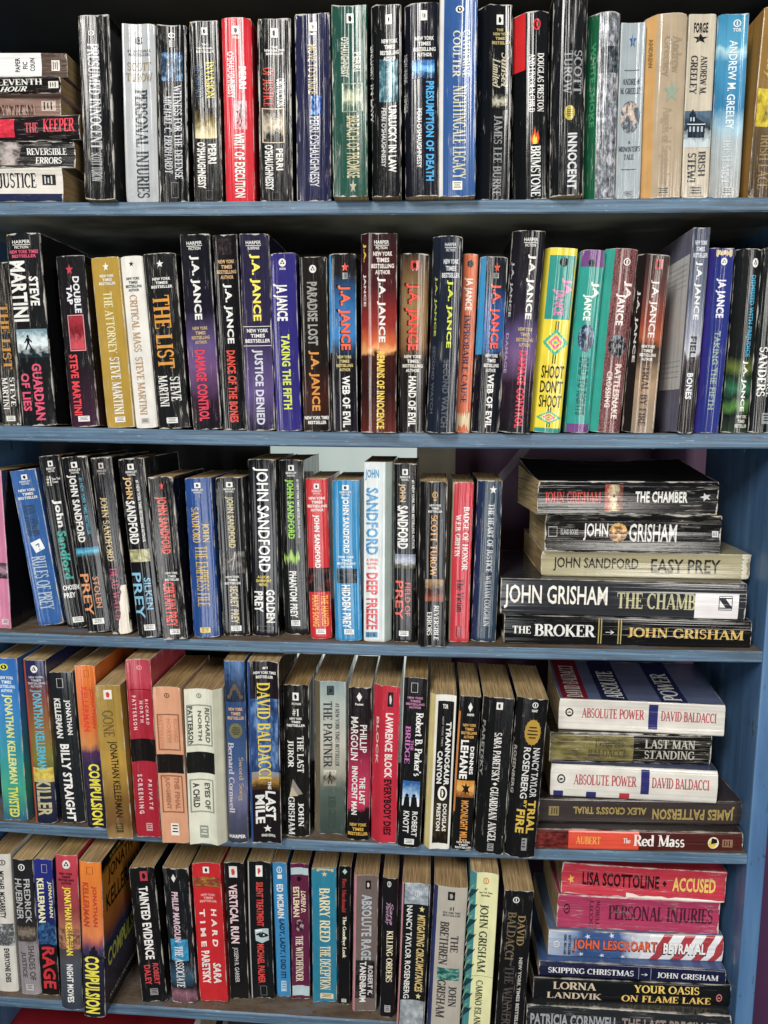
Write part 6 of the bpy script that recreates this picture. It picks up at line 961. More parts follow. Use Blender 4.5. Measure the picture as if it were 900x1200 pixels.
book(-106.20,13.38,-457.69, 34.39,172.32,106, 0.18,0.00, '6f7468',
  'faded grey green paperback with dark title and a boxed runner picture', 'books on the fourth shelf',
  [('publisher_mark', 'M', 'sq', 0.26, 0.54, 0.03, 0.09, '2a3a40', '131416'), ('blurb', 'V', '#1 NEW YORK TIMES BESTSELLER', 0.58, 0.74, 0.14, 0.55, '3a4244', 's'), ('title', 'V', 'THE PARTNER', 0.12, 0.46, 0.13, 0.56, '34383a', 's'), ('picture', 'I', 'g', 0.12, 0.62, 0.575, 0.68, 'c8c4b4', '4a4438', '8a8474'), ('picture', 'D', 'walker', 0.25, 0.5, 0.585, 0.67, '2a2018'), ('author', 'V', 'JOHN GRISHAM', 0.3, 0.62, 0.75, 0.97, '3c4c44', 's')],
  **{'wear': 0.5, 'bl': 0.2, 'blc': '6a604c', 'grad': [(0, '7c9090'), (0.15, 'a4aca4'), (0.4, 'b4b2a4'), (0.58, '9a988a'), (0.7, '4e5c54'), (1, '34443e')]})
book(-74.36,4.18,-457.64, 24.00,170.16,106, 0.56,0.00, '1c1416',
  'black paperback with a crimson lower third and gold print at its foot', 'books on the fourth shelf',
  [('publisher_mark', 'M', 'dia', 0.36, 0.6, 0.03, 0.09, 'dcdcd6', '131416'), ('imprint', 'H', 'Pocket', 0.3, 0.66, 0.1, 0.115, 'dcdcd6', 'b'), ('author', 'V', 'PHILLIP', 0.52, 0.82, 0.24, 0.42, 'dcd8d4', 'n'), ('author', 'V', 'MARGOLIN', 0.12, 0.44, 0.19, 0.47, 'dcd8d4', 'n'), ('title', 'V', 'THE LAST', 0.52, 0.78, 0.58, 0.76, 'dcd8d4', 'b'), ('title', 'V', 'INNOCENT MAN', 0.18, 0.44, 0.51, 0.83, 'dcd8d4', 'b'), ('blurb', 'H', 'NEW YORK', 0.12720000000000004, 0.8728, 0.885, 0.9066, 'd0a840', 'b'), ('blurb', 'H', 'TIMES', 0.2472000000000001, 0.7527999999999999, 0.915, 0.9366, 'd0a840', 'b'), ('blurb', 'H', 'BESTSELLER', 0.06000000000000005, 0.94, 0.9450000000000001, 0.9666, 'd0a840', 'b')],
  **{'wear': 0.3, 'grad': [(0, '1a1416'), (0.25, '1c1416'), (0.45, '8a1c3c'), (0.7, 'b82c50'), (0.785, 'a82448'), (0.8, '191214'), (1, '140f10')]})
book(-46.63,0.41,-457.52, 27.64,173.71,106, 0.79,0.00, 'b81c34',
  'vivid red paperback with black lower title, right of the black and crimson one', 'books on the fourth shelf',
  [('publisher_mark', 'M', 'sq', 0.3, 0.62, 0.04, 0.13, '1a1012', 'd8c8c8'), ('author', 'V', 'LAWRENCE BLOCK', 0.22, 0.66, 0.17, 0.58, 'e4d4d0', 'b'), ('title', 'V', 'EVERYBODY DIES', 0.22, 0.66, 0.59, 0.95, '1c1014', 'b'), ('flank_print', 'V', 'BLOCK', -0.2, -0.1, 0.2, 0.5, 'e0c0bc', 'b')],
  **{'wear': 0.25, 'bl': 0.34, 'bul': 3})
book(-19.66,-6.00,-457.26, 24.10,186.02,108, 1.63,0.00, '151517',
  'black paperback with blue white framed figure pair and mauve short title', 'books on the fourth shelf',
  [('publisher_mark', 'M', 'frame', 0.32, 0.6, 0.03, 0.085, 'dcdcd6', '131416'), ('blurb', 'H', 'NEW YORK', 0.17956363636363637, 0.8404363636363636, 0.11, 0.12296, 'c080a8', 'b'), ('blurb', 'H', 'TIMES', 0.28592727272727275, 0.7340727272727272, 0.128, 0.14096, 'c080a8', 'b'), ('blurb', 'H', 'BESTSELLING', 0.12, 0.9, 0.146, 0.15896, 'c080a8', 'b'), ('blurb', 'H', 'AUTHOR', 0.2504727272727273, 0.7695272727272727, 0.16399999999999998, 0.17695999999999998, 'c080a8', 'b'), ('author', 'V', "Robert B. Parker's", 0.56, 0.88, 0.2, 0.57, 'e4e4e0', 's'), ('title', 'V', 'THE', 0.38, 0.5, 0.36, 0.42, 'b060a0', 'b'), ('title', 'V', 'BRIDGE', 0.14, 0.36, 0.28, 0.5, 'b868a8', 's'), ('picture', 'I', 'g', 0.12, 0.86, 0.6, 0.75, '1c5a9c', '8ab0d0', 'e0e4e8'), ('picture', 'D', 'pair', 0.16, 0.8, 0.67, 0.75, '101418'), ('second_author', 'V', 'ROBERT', 0.58, 0.82, 0.78, 0.93, 'dcdcd6', 'n'), ('author', 'V', 'KNOTT', 0.2, 0.46, 0.78, 0.91, 'dcdcd6', 'n'), ('publisher_mark', 'M', 'label', 0.3, 0.72, 0.945, 0.978, 'dcdcd6', '444444')],
  **{'wear': 0.15})
book(9.55,-7.84,-457.07, 26.74,169.01,106, 1.50,0.00, 'd8d6cc',
  'white bordered black paperback with a round emblem mid spine', 'books on the fourth shelf',
  [('band', 'I', 'f', 0.12, 0.9, 0.04, 0.66, '141414'), ('band', 'I', 'g', 0.12, 0.9, 0.66, 0.96, '2a2416', '4a3c20', '1a160e'), ('imprint', 'H', 'TOR', 0.36, 0.62, 0.06, 0.09, 'dcdcd6', 'b'), ('title', 'V', 'TYRANNOSAUR', 0.56, 0.82, 0.17, 0.58, 'dcdcd6', 'b'), ('title', 'V', 'CANYON', 0.2, 0.46, 0.36, 0.57, 'dcdcd6', 'b'), ('blurb', 'V', 'NEW YORK TIMES', 0.36, 0.44, 0.14, 0.33, '9a9a94', 'n'), ('publisher_mark', 'M', 'disc', 0.3, 0.76, 0.585, 0.68, 'e4e2d8', '1a1a1a'), ('author', 'V', 'DOUGLAS', 0.58, 0.78, 0.7, 0.88, 'dcdcd6', 'b'), ('author', 'V', 'PRESTON', 0.28, 0.48, 0.7, 0.88, 'dcdcd6', 'b')],
  **{'wear': 0.2, 'bl': 0.22, 'blc': 'c8b878'})
book(35.92,-7.26,-456.84, 21.32,168.21,106, 1.93,0.00, '121212',
  'black paperback with an amber leaf picture and orange flank', 'books on the fourth shelf',
  [('publisher_mark', 'M', 'dia', 0.36, 0.6, 0.04, 0.1, 'dcdcd6', '131416'), ('imprint', 'H', 'HARPER', 0.34, 0.7, 0.11, 0.125, 'dcdcd6', 'b'), ('blurb', 'H', 'NEW YORK', 0.16109090909090906, 0.8389090909090909, 0.175, 0.19299999999999998, 'd0a050', 'b'), ('blurb', 'H', 'TIMES', 0.2701818181818182, 0.7298181818181818, 0.19999999999999998, 0.21799999999999997, 'd0a050', 'b'), ('blurb', 'H', 'BESTSELLING', 0.09999999999999998, 0.9, 0.22499999999999998, 0.24299999999999997, 'd0a050', 'b'), ('blurb', 'H', 'AUTHOR', 0.23381818181818181, 0.7661818181818182, 0.25, 0.268, 'd0a050', 'b'), ('author', 'V', 'DENNIS', 0.62, 0.82, 0.32, 0.5, 'e4e4e0', 'b'), ('author', 'V', 'LEHANE', 0.12, 0.52, 0.28, 0.53, 'e8e6e0', 'b'), ('picture', 'I', 'g', 0.02, 0.95, 0.54, 0.65, 'c8842c', 'e0a850', '8a4c14'), ('picture', 'D', 'leaf', 0.25, 0.75, 0.55, 0.64, '1a120a'), ('title', 'V', 'MOONLIGHT MILE', 0.3, 0.7, 0.67, 0.94, 'd08c3c', 'b'), ('tagline', 'H', 'NEW YORK', 0.16490909090909095, 0.8850909090909092, 0.94, 0.95224, 'd8d8d4', 'b'), ('tagline', 'H', 'TIMES', 0.28081818181818186, 0.7691818181818182, 0.957, 0.96924, 'd8d8d4', 'b'), ('tagline', 'H', 'BESTSELLER', 0.10000000000000003, 0.95, 0.974, 0.98624, 'd8d8d4', 'b')],
  **{'wear': 0.3, 'bl': 0.08, 'blc': 'd8842c', 'bls': (0.1, 0.75)})
book(63.52,-13.42,-456.36, 30.68,169.25,106, 2.07,0.00, '121313',
  'black paperback with a tall narrow white serif line down its whole spine', 'books on the fourth shelf',
  [('publisher_mark', 'M', 'sq', 0.3, 0.56, 0.03, 0.075, 'dcdcd6', '131416'), ('author', 'V', 'SARA PARETSKY', 0.3, 0.62, 0.22, 0.53, 'dcdad4', 's'), ('publisher_mark', 'M', 'dia', 0.36, 0.56, 0.535, 0.555, 'dcdcd6', '131416'), ('title', 'V', 'GUARDIAN ANGEL', 0.28, 0.62, 0.565, 0.92, 'dcdad4', 's'), ('publisher_mark', 'M', 'label', 0.3, 0.56, 0.93, 0.98, '888888', '121313'), ('flank_print', 'V', 'PARETSKY', -0.16, -0.07, 0.15, 0.5, '8a8a88', 'b')],
  **{'wear': 0.35, 'bl': 0.2})
book(94.76,-18.03,-455.76, 30.66,170.64,106, 2.79,0.00, '131314',
  'black paperback with a round gold seal and gold lower title', 'books on the fourth shelf',
  [('publisher_mark', 'M', 'ring', 0.36, 0.6, 0.02, 0.055, 'dcdcd6', '131416'), ('imprint', 'H', 'SIGNET', 0.36, 0.6, 0.065, 0.08, 'dcdcd6', 'b'), ('publisher_mark', 'M', 'seal', 0.12, 0.82, 0.12, 0.29, 'a8862c', '131416'), ('author', 'V', 'NANCY TAYLOR', 0.56, 0.84, 0.3, 0.61, 'c8c8c4', 'n'), ('author', 'V', 'ROSENBERG', 0.18, 0.46, 0.3, 0.62, 'd0d0cc', 'n'), ('title', 'V', 'TRIAL', 0.54, 0.86, 0.63, 0.84, 'c8a83c', 'b'), ('title', 'V', 'BY', 0.36, 0.48, 0.63, 0.68, 'c8a83c', 'b'), ('title', 'V', 'FIRE', 0.1, 0.44, 0.69, 0.84, 'c8a83c', 'b'), ('publisher_mark', 'M', 'label', 0.4, 0.62, 0.87, 0.95, '888888', '131314'), ('flank_print', 'V', 'ROSENBERG', -0.16, -0.07, 0.3, 0.6, '98948c', 'b')],
  **{'wear': 0.3, 'bl': 0.2})
book(308.29,27.69,-320.60, 33.84,170.89,108, -90.00,-1.58, 'd0ccc2',
  'white paperback under a flag patterned cover, topmost of the fourth shelf stack', 'books on the fourth shelf',
  [('publisher_mark', 'M', 'disc', 0.42, 0.7, 0.04, 0.09, '1a1a1a', 'd0ccc2'), ('title', 'V', 'ABSOLUTE POWER', 0.4, 0.72, 0.14, 0.52, 'b04a50', 's'), ('band', 'I', 'f', 0.12, 0.92, 0.545, 0.6, '2a2c6a'), ('author', 'V', 'DAVID BALDACCI', 0.4, 0.72, 0.62, 0.95, 'b04a50', 's'), ('cover_panel', 'RF', 0.0, 1.0, 0.02, 0.18, '7a1828'), ('cover_panel', 'RF', 0.0, 1.0, 0.26, 0.42, '22264c'), ('cover_panel', 'RF', 0.0, 1.0, 0.62, 0.78, '1c2a58'), ('cover_title', 'RT', 'DAVID BALDACCI', 0.03, 0.8, 0.05, 0.15, 'd8d0cc', 's'), ('cover_title', 'RT', 'ABSOLUTE', 0.03, 0.7, 0.29, 0.4, 'e4e4e4', 's'), ('cover_title', 'RT', 'POWER', 0.03, 0.7, 0.64, 0.75, 'e4e4e4', 's')],
  **{'lie': 1, 'wear': 0.2, 'flank': '5a6484', 'swell': 9})
book(296.31,27.58,-353.99, 32.45,168.78,108, -90.00,1.66, '17150f',
  'black and olive gold paperback with silver two line title in the fourth shelf stack', 'books on the fourth shelf',
  [('band', 'I', 'n', 0, 1, 0, 0.52, '6a6034', '8a8048', '3a3418'), ('author', 'V', 'DAVID', 0.54, 0.78, 0.28, 0.46, '4a4424', 's'), ('author', 'V', 'BALDACCI', 0.2, 0.46, 0.24, 0.47, '4a4424', 's'), ('title', 'V', 'LAST MAN', 0.54, 0.84, 0.59, 0.9, 'b8b4a8', 's'), ('title', 'V', 'STANDING', 0.18, 0.48, 0.59, 0.9, 'b8b4a8', 's')],
  **{'lie': 1, 'wear': 1.0})
book(300.02,13.76,-388.24, 35.55,171.32,108, -90.00,-1.01, 'd4d0c6',
  'white paperback with red serif words, resting on a brown hardcover', 'books on the fourth shelf',
  [('publisher_mark', 'M', 'disc', 0.44, 0.72, 0.04, 0.09, '1a1a1a', 'd0ccc2'), ('title', 'V', 'ABSOLUTE POWER', 0.42, 0.74, 0.14, 0.52, 'b04a50', 's'), ('band', 'I', 'f', 0.2, 0.96, 0.545, 0.595, '2a2c6a'), ('author', 'V', 'DAVID BALDACCI', 0.42, 0.74, 0.61, 0.95, 'b04a50', 's'), ('band', 'I', 'f', 0, 0.2, 0.02, 0.08, '2a2c6a'), ('band', 'I', 'f', 0, 0.2, 0.22, 0.28, '2a2c6a'), ('band', 'I', 'f', 0, 0.2, 0.42, 0.48, 'b03038')],
  **{'lie': 1, 'wear': 0.25, 'flank': '3a4464'})
book(116.77,11.81,-419.35, 26.17,213.55,150, 90.00,2.70, '3a3230',
  'dull brown hardcover with upside down gold lettering in the fourth shelf stack', 'books on the fourth shelf',
  [('author', 'V', 'JAMES PATTERSON', 0.2, 0.8, 0.04, 0.44, 'a08a4c', 'b'), ('title', 'V', "ALEX CROSS'S TRIAL", 0.3, 0.62, 0.47, 0.83, 'a08a4c', 'b'), ('publisher_mark', 'M', 'label', 0.3, 0.7, 0.9, 0.95, '8a7a4c', '3a3230')],
  **{'lie': -1, 'wear': 0.1, 'hc': 1})
book(326.26,5.71,-443.44, 21.50,214.09,150, -90.00,2.29, '4a1c18',
  'dark red hardcover with orange panel and ornate white title, lowest of the fourth shelf stack', 'books on the fourth shelf',
  [('picture', 'I', 'n', 0.0, 1, 0.0, 0.16, '5a1c18', '8a2c24', '2a0c0c'), ('band', 'I', 'f', 0.02, 0.98, 0.16, 0.5, 'd8462a'), ('author', 'V', 'AUBERT', 0.3, 0.7, 0.195, 0.315, 'e8a040', 's'), ('title', 'V', 'The', 0.4, 0.66, 0.425, 0.46, 'dcdcd6', 's'), ('title', 'V', 'Red Mass', 0.24, 0.86, 0.475, 0.72, 'ece6e0', 's'), ('publisher_mark', 'M', 'moon', 0.2, 0.82, 0.83, 0.885, 'd8c040', '131416'), ('publisher_mark', 'M', 'label', 0.3, 0.7, 0.9, 0.95, '8a6a50', '4a1c18')],
  **{'lie': 1, 'wear': 0.1, 'hc': 1, 'gloss': 0.2, 'flank': '2a2424'})
book(-476.91,8.28,-664.37, 25.15,168.80,106, -0.07,0.00, 'cdcac0',
  'white worn paperback with black lettering at the left end of the lowest shelf', 'books on the lowest shelf',
  [('publisher_mark', 'M', 'ring', 0.5, 0.8, 0.04, 0.08, '444444', '131416'), ('author', 'V', 'MICHAEL MCGARRITY', 0.44, 0.7, 0.12, 0.46, '2a2a2a', 'b'), ('picture', 'I', 'n', 0.2, 1, 0.5, 0.66, '3a3c40', 'b0b4b4', '8a8c8c'), ('title', 'V', 'EVERYONE DIES', 0.5, 0.74, 0.68, 0.93, '2a2a2a', 'b')],
  **{'wear': 0.5})
book(-448.04,5.85,-664.42, 23.82,164.92,106, -0.64,0.00, '2a2a2c',
  'grey and black paperback with thin white serif names, left of a blue and red one', 'books on the lowest shelf',
  [('publisher_mark', 'M', 'ring', 0.34, 0.66, 0.03, 0.08, 'dcdcd6', '131416'), ('author', 'V', 'FREDRICK', 0.56, 0.84, 0.14, 0.46, 'b8b8b8', 'n'), ('author', 'V', 'HUEBNER', 0.12, 0.46, 0.14, 0.44, 'b8b8b8', 'n'), ('picture', 'I', 'g', 0.1, 0.95, 0.47, 0.6, '2a2624', '8a7a6a', '3a3634'), ('title', 'V', 'SHADES OF', 0.56, 0.84, 0.63, 0.89, '4a4448', 'n'), ('title', 'V', 'JUSTICE', 0.16, 0.44, 0.68, 0.87, '4a4448', 'n'), ('publisher_mark', 'M', 'label', 0.34, 0.7, 0.92, 0.965, 'c0bcbc', '131416')],
  **{'wear': 0.2, 'grad': [(0, '1f2022'), (0.45, '252528'), (0.58, '4a4644'), (0.62, '8a8284'), (1, '928a8e')]})
book(-424.60,5.81,-664.62, 21.20,166.33,106, -0.38,0.00, '1c2460',
  'royal blue paperback with white author name and red title on black foot', 'books on the lowest shelf',
  [('publisher_mark', 'M', 'frame', 0.4, 0.7, 0.04, 0.1, 'dcdcd6', '131416'), ('author', 'V', 'JONATHAN', 0.66, 0.92, 0.16, 0.42, 'e4e0a8', 'b'), ('author', 'V', 'KELLERMAN', 0.12, 0.46, 0.14, 0.46, 'e8e4b0', 'b'), ('picture', 'I', 'n', 0.0, 1, 0.46, 0.62, '1c3c68', '3a70a0', '101c34'), ('title', 'V', 'RAGE', 0.16, 0.86, 0.64, 0.95, 'c8242c', 'b')],
  **{'wear': 0.2, 'grad': [(0, '202a80'), (0.4, '1c2468'), (0.6, '142040'), (0.65, '141418'), (1, '141414')]})
book(-391.75,-11.59,-664.78, 24.58,184.15,108, 0.48,0.00, 'a83040',
  'red to grey paperback with vertical yellow author name and city scene', 'books on the lowest shelf',
  [('publisher_mark', 'M', 'tri', 0.36, 0.72, 0.03, 0.085, 'dcdcd6', '131416'), ('blurb', 'H', 'NEW YORK', 0.1949818181818182, 0.8050181818181819, 0.11, 0.1244, '3a1420', 'b'), ('blurb', 'H', 'TIMES', 0.2931636363636364, 0.7068363636363636, 0.13, 0.1444, '3a1420', 'b'), ('blurb', 'H', 'BESTSELLING', 0.14, 0.86, 0.15, 0.1644, '3a1420', 'b'), ('blurb', 'H', 'AUTHOR', 0.2604363636363637, 0.7395636363636363, 0.16999999999999998, 0.18439999999999998, '3a1420', 'b'), ('author', 'V', 'JONATHAN KELLERMAN', 0.3, 0.7, 0.2, 0.64, 'ecd83a', 'b'), ('title', 'V', 'NIGHT MOVES', 0.36, 0.66, 0.7, 0.95, 'e4e4e0', 'b'), ('picture', 'I', 'n', 0.0, 1, 0.47, 0.6, '8a5c44', 'c8846c', '3a2c2c')],
  **{'wear': 0.1, 'grad': [(0, 'c03848'), (0.2, 'a83444'), (0.35, '8a3c40'), (0.48, 'b06c50'), (0.62, '4a4044'), (0.7, '4a5058'), (1, '343a44')]})
book(-362.08,-20.00,-664.88, 24.34,183.08,108, 0.83,0.00, 'd8701c',
  'orange paperback with glossy dark front cover showing and yellow foot title', 'books on the lowest shelf',
  [('publisher_mark', 'M', 'frame', 0.36, 0.64, 0.03, 0.075, '3a2410', '131416'), ('author', 'V', 'JONATHAN', 0.54, 0.78, 0.15, 0.41, 'b83c20', 'b'), ('author', 'V', 'KELLERMAN', 0.14, 0.42, 0.13, 0.41, 'b83c20', 'b'), ('picture', 'D', 'skyline', 0.0, 1, 0.5, 0.62, '1c1828'), ('title', 'V', 'COMPULSION', 0.12, 0.8, 0.6, 0.975, 'e8dc3c', 'b'), ('cover_title', 'RT', '#1 NEW YORK TIMES BESTSELLING AUTHOR', 0.2, 1.0, 0.025, 0.05, 'c8a040', 'n'), ('cover_title', 'RT', 'JONATHAN', 0.14, 1.0, 0.09, 0.2, '2a1c0c', 'n'), ('cover_title', 'RT', 'KELLERMAN', 0.08, 1.0, 0.24, 0.35, '2a1c0c', 'n'), ('cover_title', 'RT', 'COMPULSION', 0.08, 1.0, 0.6, 0.72, 'c8cc48', 'b'), ('cover_title', 'RT', 'AN ALEX DELAWARE NOVEL', 0.1, 1.0, 0.9, 0.93, 'a8a8a0', 'n')],
  **{'wear': 0.15, 'rgrad': [(0, '141210'), (0.06, '181410'), (0.09, 'b87818'), (0.3, 'c8801c'), (0.45, 'b06428'), (0.56, '2c3458'), (1, '121418')], 'grad': [(0, 'e07a1c'), (0.3, 'd8701c'), (0.46, 'd87c44'), (0.5, 'b05c50'), (0.56, '3c3458'), (0.64, '24243c'), (1, '1c1c28')], 'gloss': 0.15})
book(-303.01,4.94,-664.50, 27.87,162.70,106, -3.65,0.00, '151415',
  'black paperback with heavy white condensed title and red author name at its foot', 'books on the lowest shelf',
  [('publisher_mark', 'M', 'sq', 0.4, 0.7, 0.03, 0.1, 'b03040', '131416'), ('title', 'V', 'TAINTED EVIDENCE', 0.3, 0.66, 0.14, 0.68, 'e8e4e0', 'b'), ('author', 'V', 'ROBERT', 0.54, 0.78, 0.71, 0.87, 'c83c44', 'b'), ('author', 'V', 'DALEY', 0.2, 0.44, 0.72, 0.87, 'c83c44', 'b'), ('publisher_mark', 'M', 'label', 0.34, 0.66, 0.9, 0.95, '888888', '131416')],
  **{'wear': 0.45})
book(-270.10,7.16,-665.00, 29.13,162.77,106, -2.28,0.00, '15171a',
  'black paperback with cyan shape behind pink white lettering', 'books on the lowest shelf',
  [('publisher_mark', 'M', 'dia', 0.34, 0.52, 0.04, 0.1, 'dcdcd6', '131416'), ('picture', 'I', 'n', 0.12, 0.8, 0.52, 0.68, '1c84b0', '2a9cc8', '125a80'), ('author', 'V', 'PHILLIP MARGOLIN', 0.3, 0.56, 0.17, 0.54, 'd8b8c4', 'b'), ('title', 'V', 'THE ASSOCIATE', 0.26, 0.6, 0.57, 0.88, 'dcdce0', 's')],
  **{'wear': 0.6, 'grad': [(0, '151618'), (0.7, '161a20'), (0.8, '2a5068'), (0.88, '1c1c20'), (0.94, '8a5c6c'), (1, '5a3c48')]})
book(-237.15,10.67,-665.24, 31.64,167.85,106, -1.92,0.00, 'c0121c',
  'glossy red paperback with wide spaced white title and golden emblem strip', 'books on the lowest shelf',
  [('publisher_mark', 'M', 'sq', 0.36, 0.58, 0.03, 0.075, 'dcdcd6', '131416'), ('picture', 'I', 'n', 0.0, 1, 0.1, 0.17, '7a4020', 'b08430', '8a1c34'), ('blurb', 'H', 'NEW YORK', 0.24581818181818177, 0.7541818181818183, 0.22, 0.23584, 'e0a8a0', 'b'), ('blurb', 'H', 'TIMES', 0.3276363636363636, 0.6723636363636364, 0.242, 0.25784, 'e0a8a0', 'b'), ('blurb', 'H', 'BESTSELLER', 0.19999999999999996, 0.8, 0.264, 0.27984000000000003, 'e0a8a0', 'b'), ('title', 'V', 'H A R D', 0.56, 0.76, 0.33, 0.6, 'e8d8d0', 'b'), ('title', 'V', 'T I M E', 0.16, 0.34, 0.33, 0.6, 'e8d8d0', 'b'), ('author', 'V', 'SARA', 0.52, 0.82, 0.72, 0.87, 'dcdcd6', 'b'), ('author', 'V', 'PARETSKY', 0.14, 0.42, 0.63, 0.87, 'dcdcd6', 'b')],
  **{'wear': 0.15, 'bul': 3.5})
book(-209.16,17.83,-665.63, 21.34,166.42,106, -1.64,0.00, '161517',
  'black paperback with pale pink bold title, between red and navy edged books', 'books on the lowest shelf',
  [('publisher_mark', 'M', 'sq', 0.24, 0.66, 0.03, 0.11, 'e0dcd8', 'c04040'), ('title', 'V', 'VERTICAL RUN', 0.18, 0.62, 0.16, 0.59, 'e0c0c4', 'b'), ('author', 'V', 'JOSEPH R. GARBER', 0.22, 0.52, 0.62, 0.88, 'c0bcbc', 'n')],
  **{'wear': 0.3})
book(-183.68,21.24,-665.89, 26.82,166.91,106, -0.82,0.00, '12171a',
  'black paperback with red title broken by a silvery eye shaped picture', 'books on the lowest shelf',
  [('publisher_mark', 'M', 'sq', 0.3, 0.6, 0.03, 0.11, 'e8e4e0', 'c04040'), ('title', 'V', 'SILENT TREATMENT', 0.3, 0.62, 0.15, 0.47, 'd04038', 'b'), ('picture', 'D', 'eye', 0.2, 0.85, 0.48, 0.6, 'a8bcc0'), ('author', 'V', 'MICHAEL PALMER', 0.28, 0.6, 0.6, 0.89, 'd04038', 'b'), ('publisher_mark', 'M', 'frame', 0.36, 0.66, 0.91, 0.98, '888888', '131416')],
  **{'wear': 0.25, 'bl': 0.08, 'blc': 'd8d4cc'})
book(-160.46,25.43,-666.02, 16.03,164.47,106, -1.35,0.00, '2a80b4',
  'slim sky blue paperback with white author name and navy title', 'books on the lowest shelf',
  [('publisher_mark', 'M', 'ring', 0.26, 0.66, 0.03, 0.08, 'dcdcd6', '131416'), ('publisher_mark', 'M', 'bar', 0.3, 0.64, 0.09, 0.12, 'dcdcd6', '131416'), ('author', 'V', 'ED MCBAIN', 0.2, 0.7, 0.16, 0.41, 'dcdcd6', 'b'), ('title', 'V', 'LADY, LADY, I DID IT!', 0.24, 0.7, 0.42, 0.86, '16324e', 'b'), ('publisher_mark', 'M', 'label', 0.3, 0.7, 0.88, 0.96, 'a8c4d4', '2a80b4')],
  **{'wear': 0.3, 'bl': 0.06})
book(-140.29,23.82,-666.28, 20.13,165.42,106, -0.28,0.00, '5c1c3c',
  'slim burgundy paperback with pale blue bands near both ends', 'books on the lowest shelf',
  [('band', 'I', 'f', 0.02, 0.98, 0.03, 0.08, 'a8c0c4'), ('band', 'I', 'f', 0.02, 0.98, 0.9, 0.975, 'a8c0c4'), ('publisher_mark', 'M', 'disc', 0.34, 0.58, 0.095, 0.13, '1c1014', '131416'), ('author', 'V', 'LOREN D.', 0.54, 0.82, 0.2, 0.36, 'e0d0b0', 'b'), ('author', 'V', 'ESTLEMAN', 0.12, 0.46, 0.17, 0.39, 'e0d0b0', 'b'), ('picture', 'I', 'o', 0.2, 0.7, 0.41, 0.5, '3a2430', 'b09098', '2a141c'), ('title', 'V', 'THE WITCHFINDER', 0.22, 0.64, 0.53, 0.87, 'e4d8c0', 's')],
  **{'wear': 0.2})
book(-112.61,21.39,-666.41, 27.13,163.53,106, -0.36,0.00, '1c7894',
  'teal blue paperback with large cream serif lettering', 'books on the lowest shelf',
  [('publisher_mark', 'M', 'star', 0.4, 0.64, 0.03, 0.07, 'd0b888', '131416'), ('author', 'V', 'BARRY REED', 0.3, 0.74, 0.15, 0.55, 'e0d4a8', 's'), ('title', 'V', 'THE DECEPTION', 0.3, 0.74, 0.58, 0.91, 'e0d4a8', 's'), ('publisher_mark', 'M', 'label', 0.3, 0.86, 0.935, 0.975, 'd8c8a0', '131416'), ('wear_patch', 'D', 'tear', 0.2, 0.9, 0.0, 0.03, 'c0a878')],
  **{'wear': 0.3})
book(-90.85,19.95,-666.58, 13.41,167.87,106, 0.33,0.00, '121315',
  'thin black paperback with small red and white script lettering', 'books on the lowest shelf',
  [('publisher_mark', 'M', 'dia', 0.3, 0.7, 0.02, 0.06, 'a8c4b8', '131416'), ('author', 'V', 'Ross Macdonald', 0.3, 0.66, 0.09, 0.33, 'a83030', 's'), ('title', 'V', 'The Goodbye Look', 0.32, 0.7, 0.36, 0.66, 'e4e0c0', 's'), ('publisher_mark', 'M', 'label', 0.3, 0.7, 0.96, 0.985, 'c8c8c0', '131416')],
  **{'wear': 0.1})
book(-67.43,11.88,-666.62, 26.69,163.66,106, 0.57,0.00, '6a5c58',
  'grey brown paperback framed in pink with dark block lettering', 'books on the lowest shelf',
  [('publisher_mark', 'M', 'sq', 0.42, 0.66, 0.04, 0.1, '1a1a1a', 'd0c4c0'), ('title', 'V', 'ABSOLUTE RAGE', 0.24, 0.72, 0.14, 0.62, 'a8b0b4', 'b'), ('band', 'I', 'n', 0.0, 0.9, 0.62, 0.9, '1c1c1e', '3a3436', '141416'), ('author', 'V', 'ROBERT K.', 0.58, 0.82, 0.66, 0.88, 'c8c4c0', 'b'), ('author', 'V', 'TANENBAUM', 0.2, 0.5, 0.63, 0.93, 'dcdad4', 'b')],
  **{'wear': 0.4, 'bl': 0.12, 'blc': 'c8848c'})
book(-41.04,6.14,-666.80, 16.57,165.64,106, 0.73,0.00, '161518',
  'slim black paperback with cream gothic lettering and purple script', 'books on the lowest shelf',
  [('publisher_mark', 'M', 'ring', 0.3, 0.56, 0.02, 0.06, 'dcdcd6', '131416'), ('author', 'V', 'Sara', 0.5, 0.74, 0.17, 0.33, 'a884a0', 'i'), ('author', 'V', 'Paretsky', 0.2, 0.5, 0.17, 0.33, 'a884a0', 'i'), ('title', 'V', 'KILLING ORDERS', 0.34, 0.76, 0.37, 0.74, 'e0d8b4', 's'), ('publisher_mark', 'M', 'label', 0.3, 0.7, 0.91, 0.96, 'a8a8a4', '131416')],
  **{'wear': 0.25})
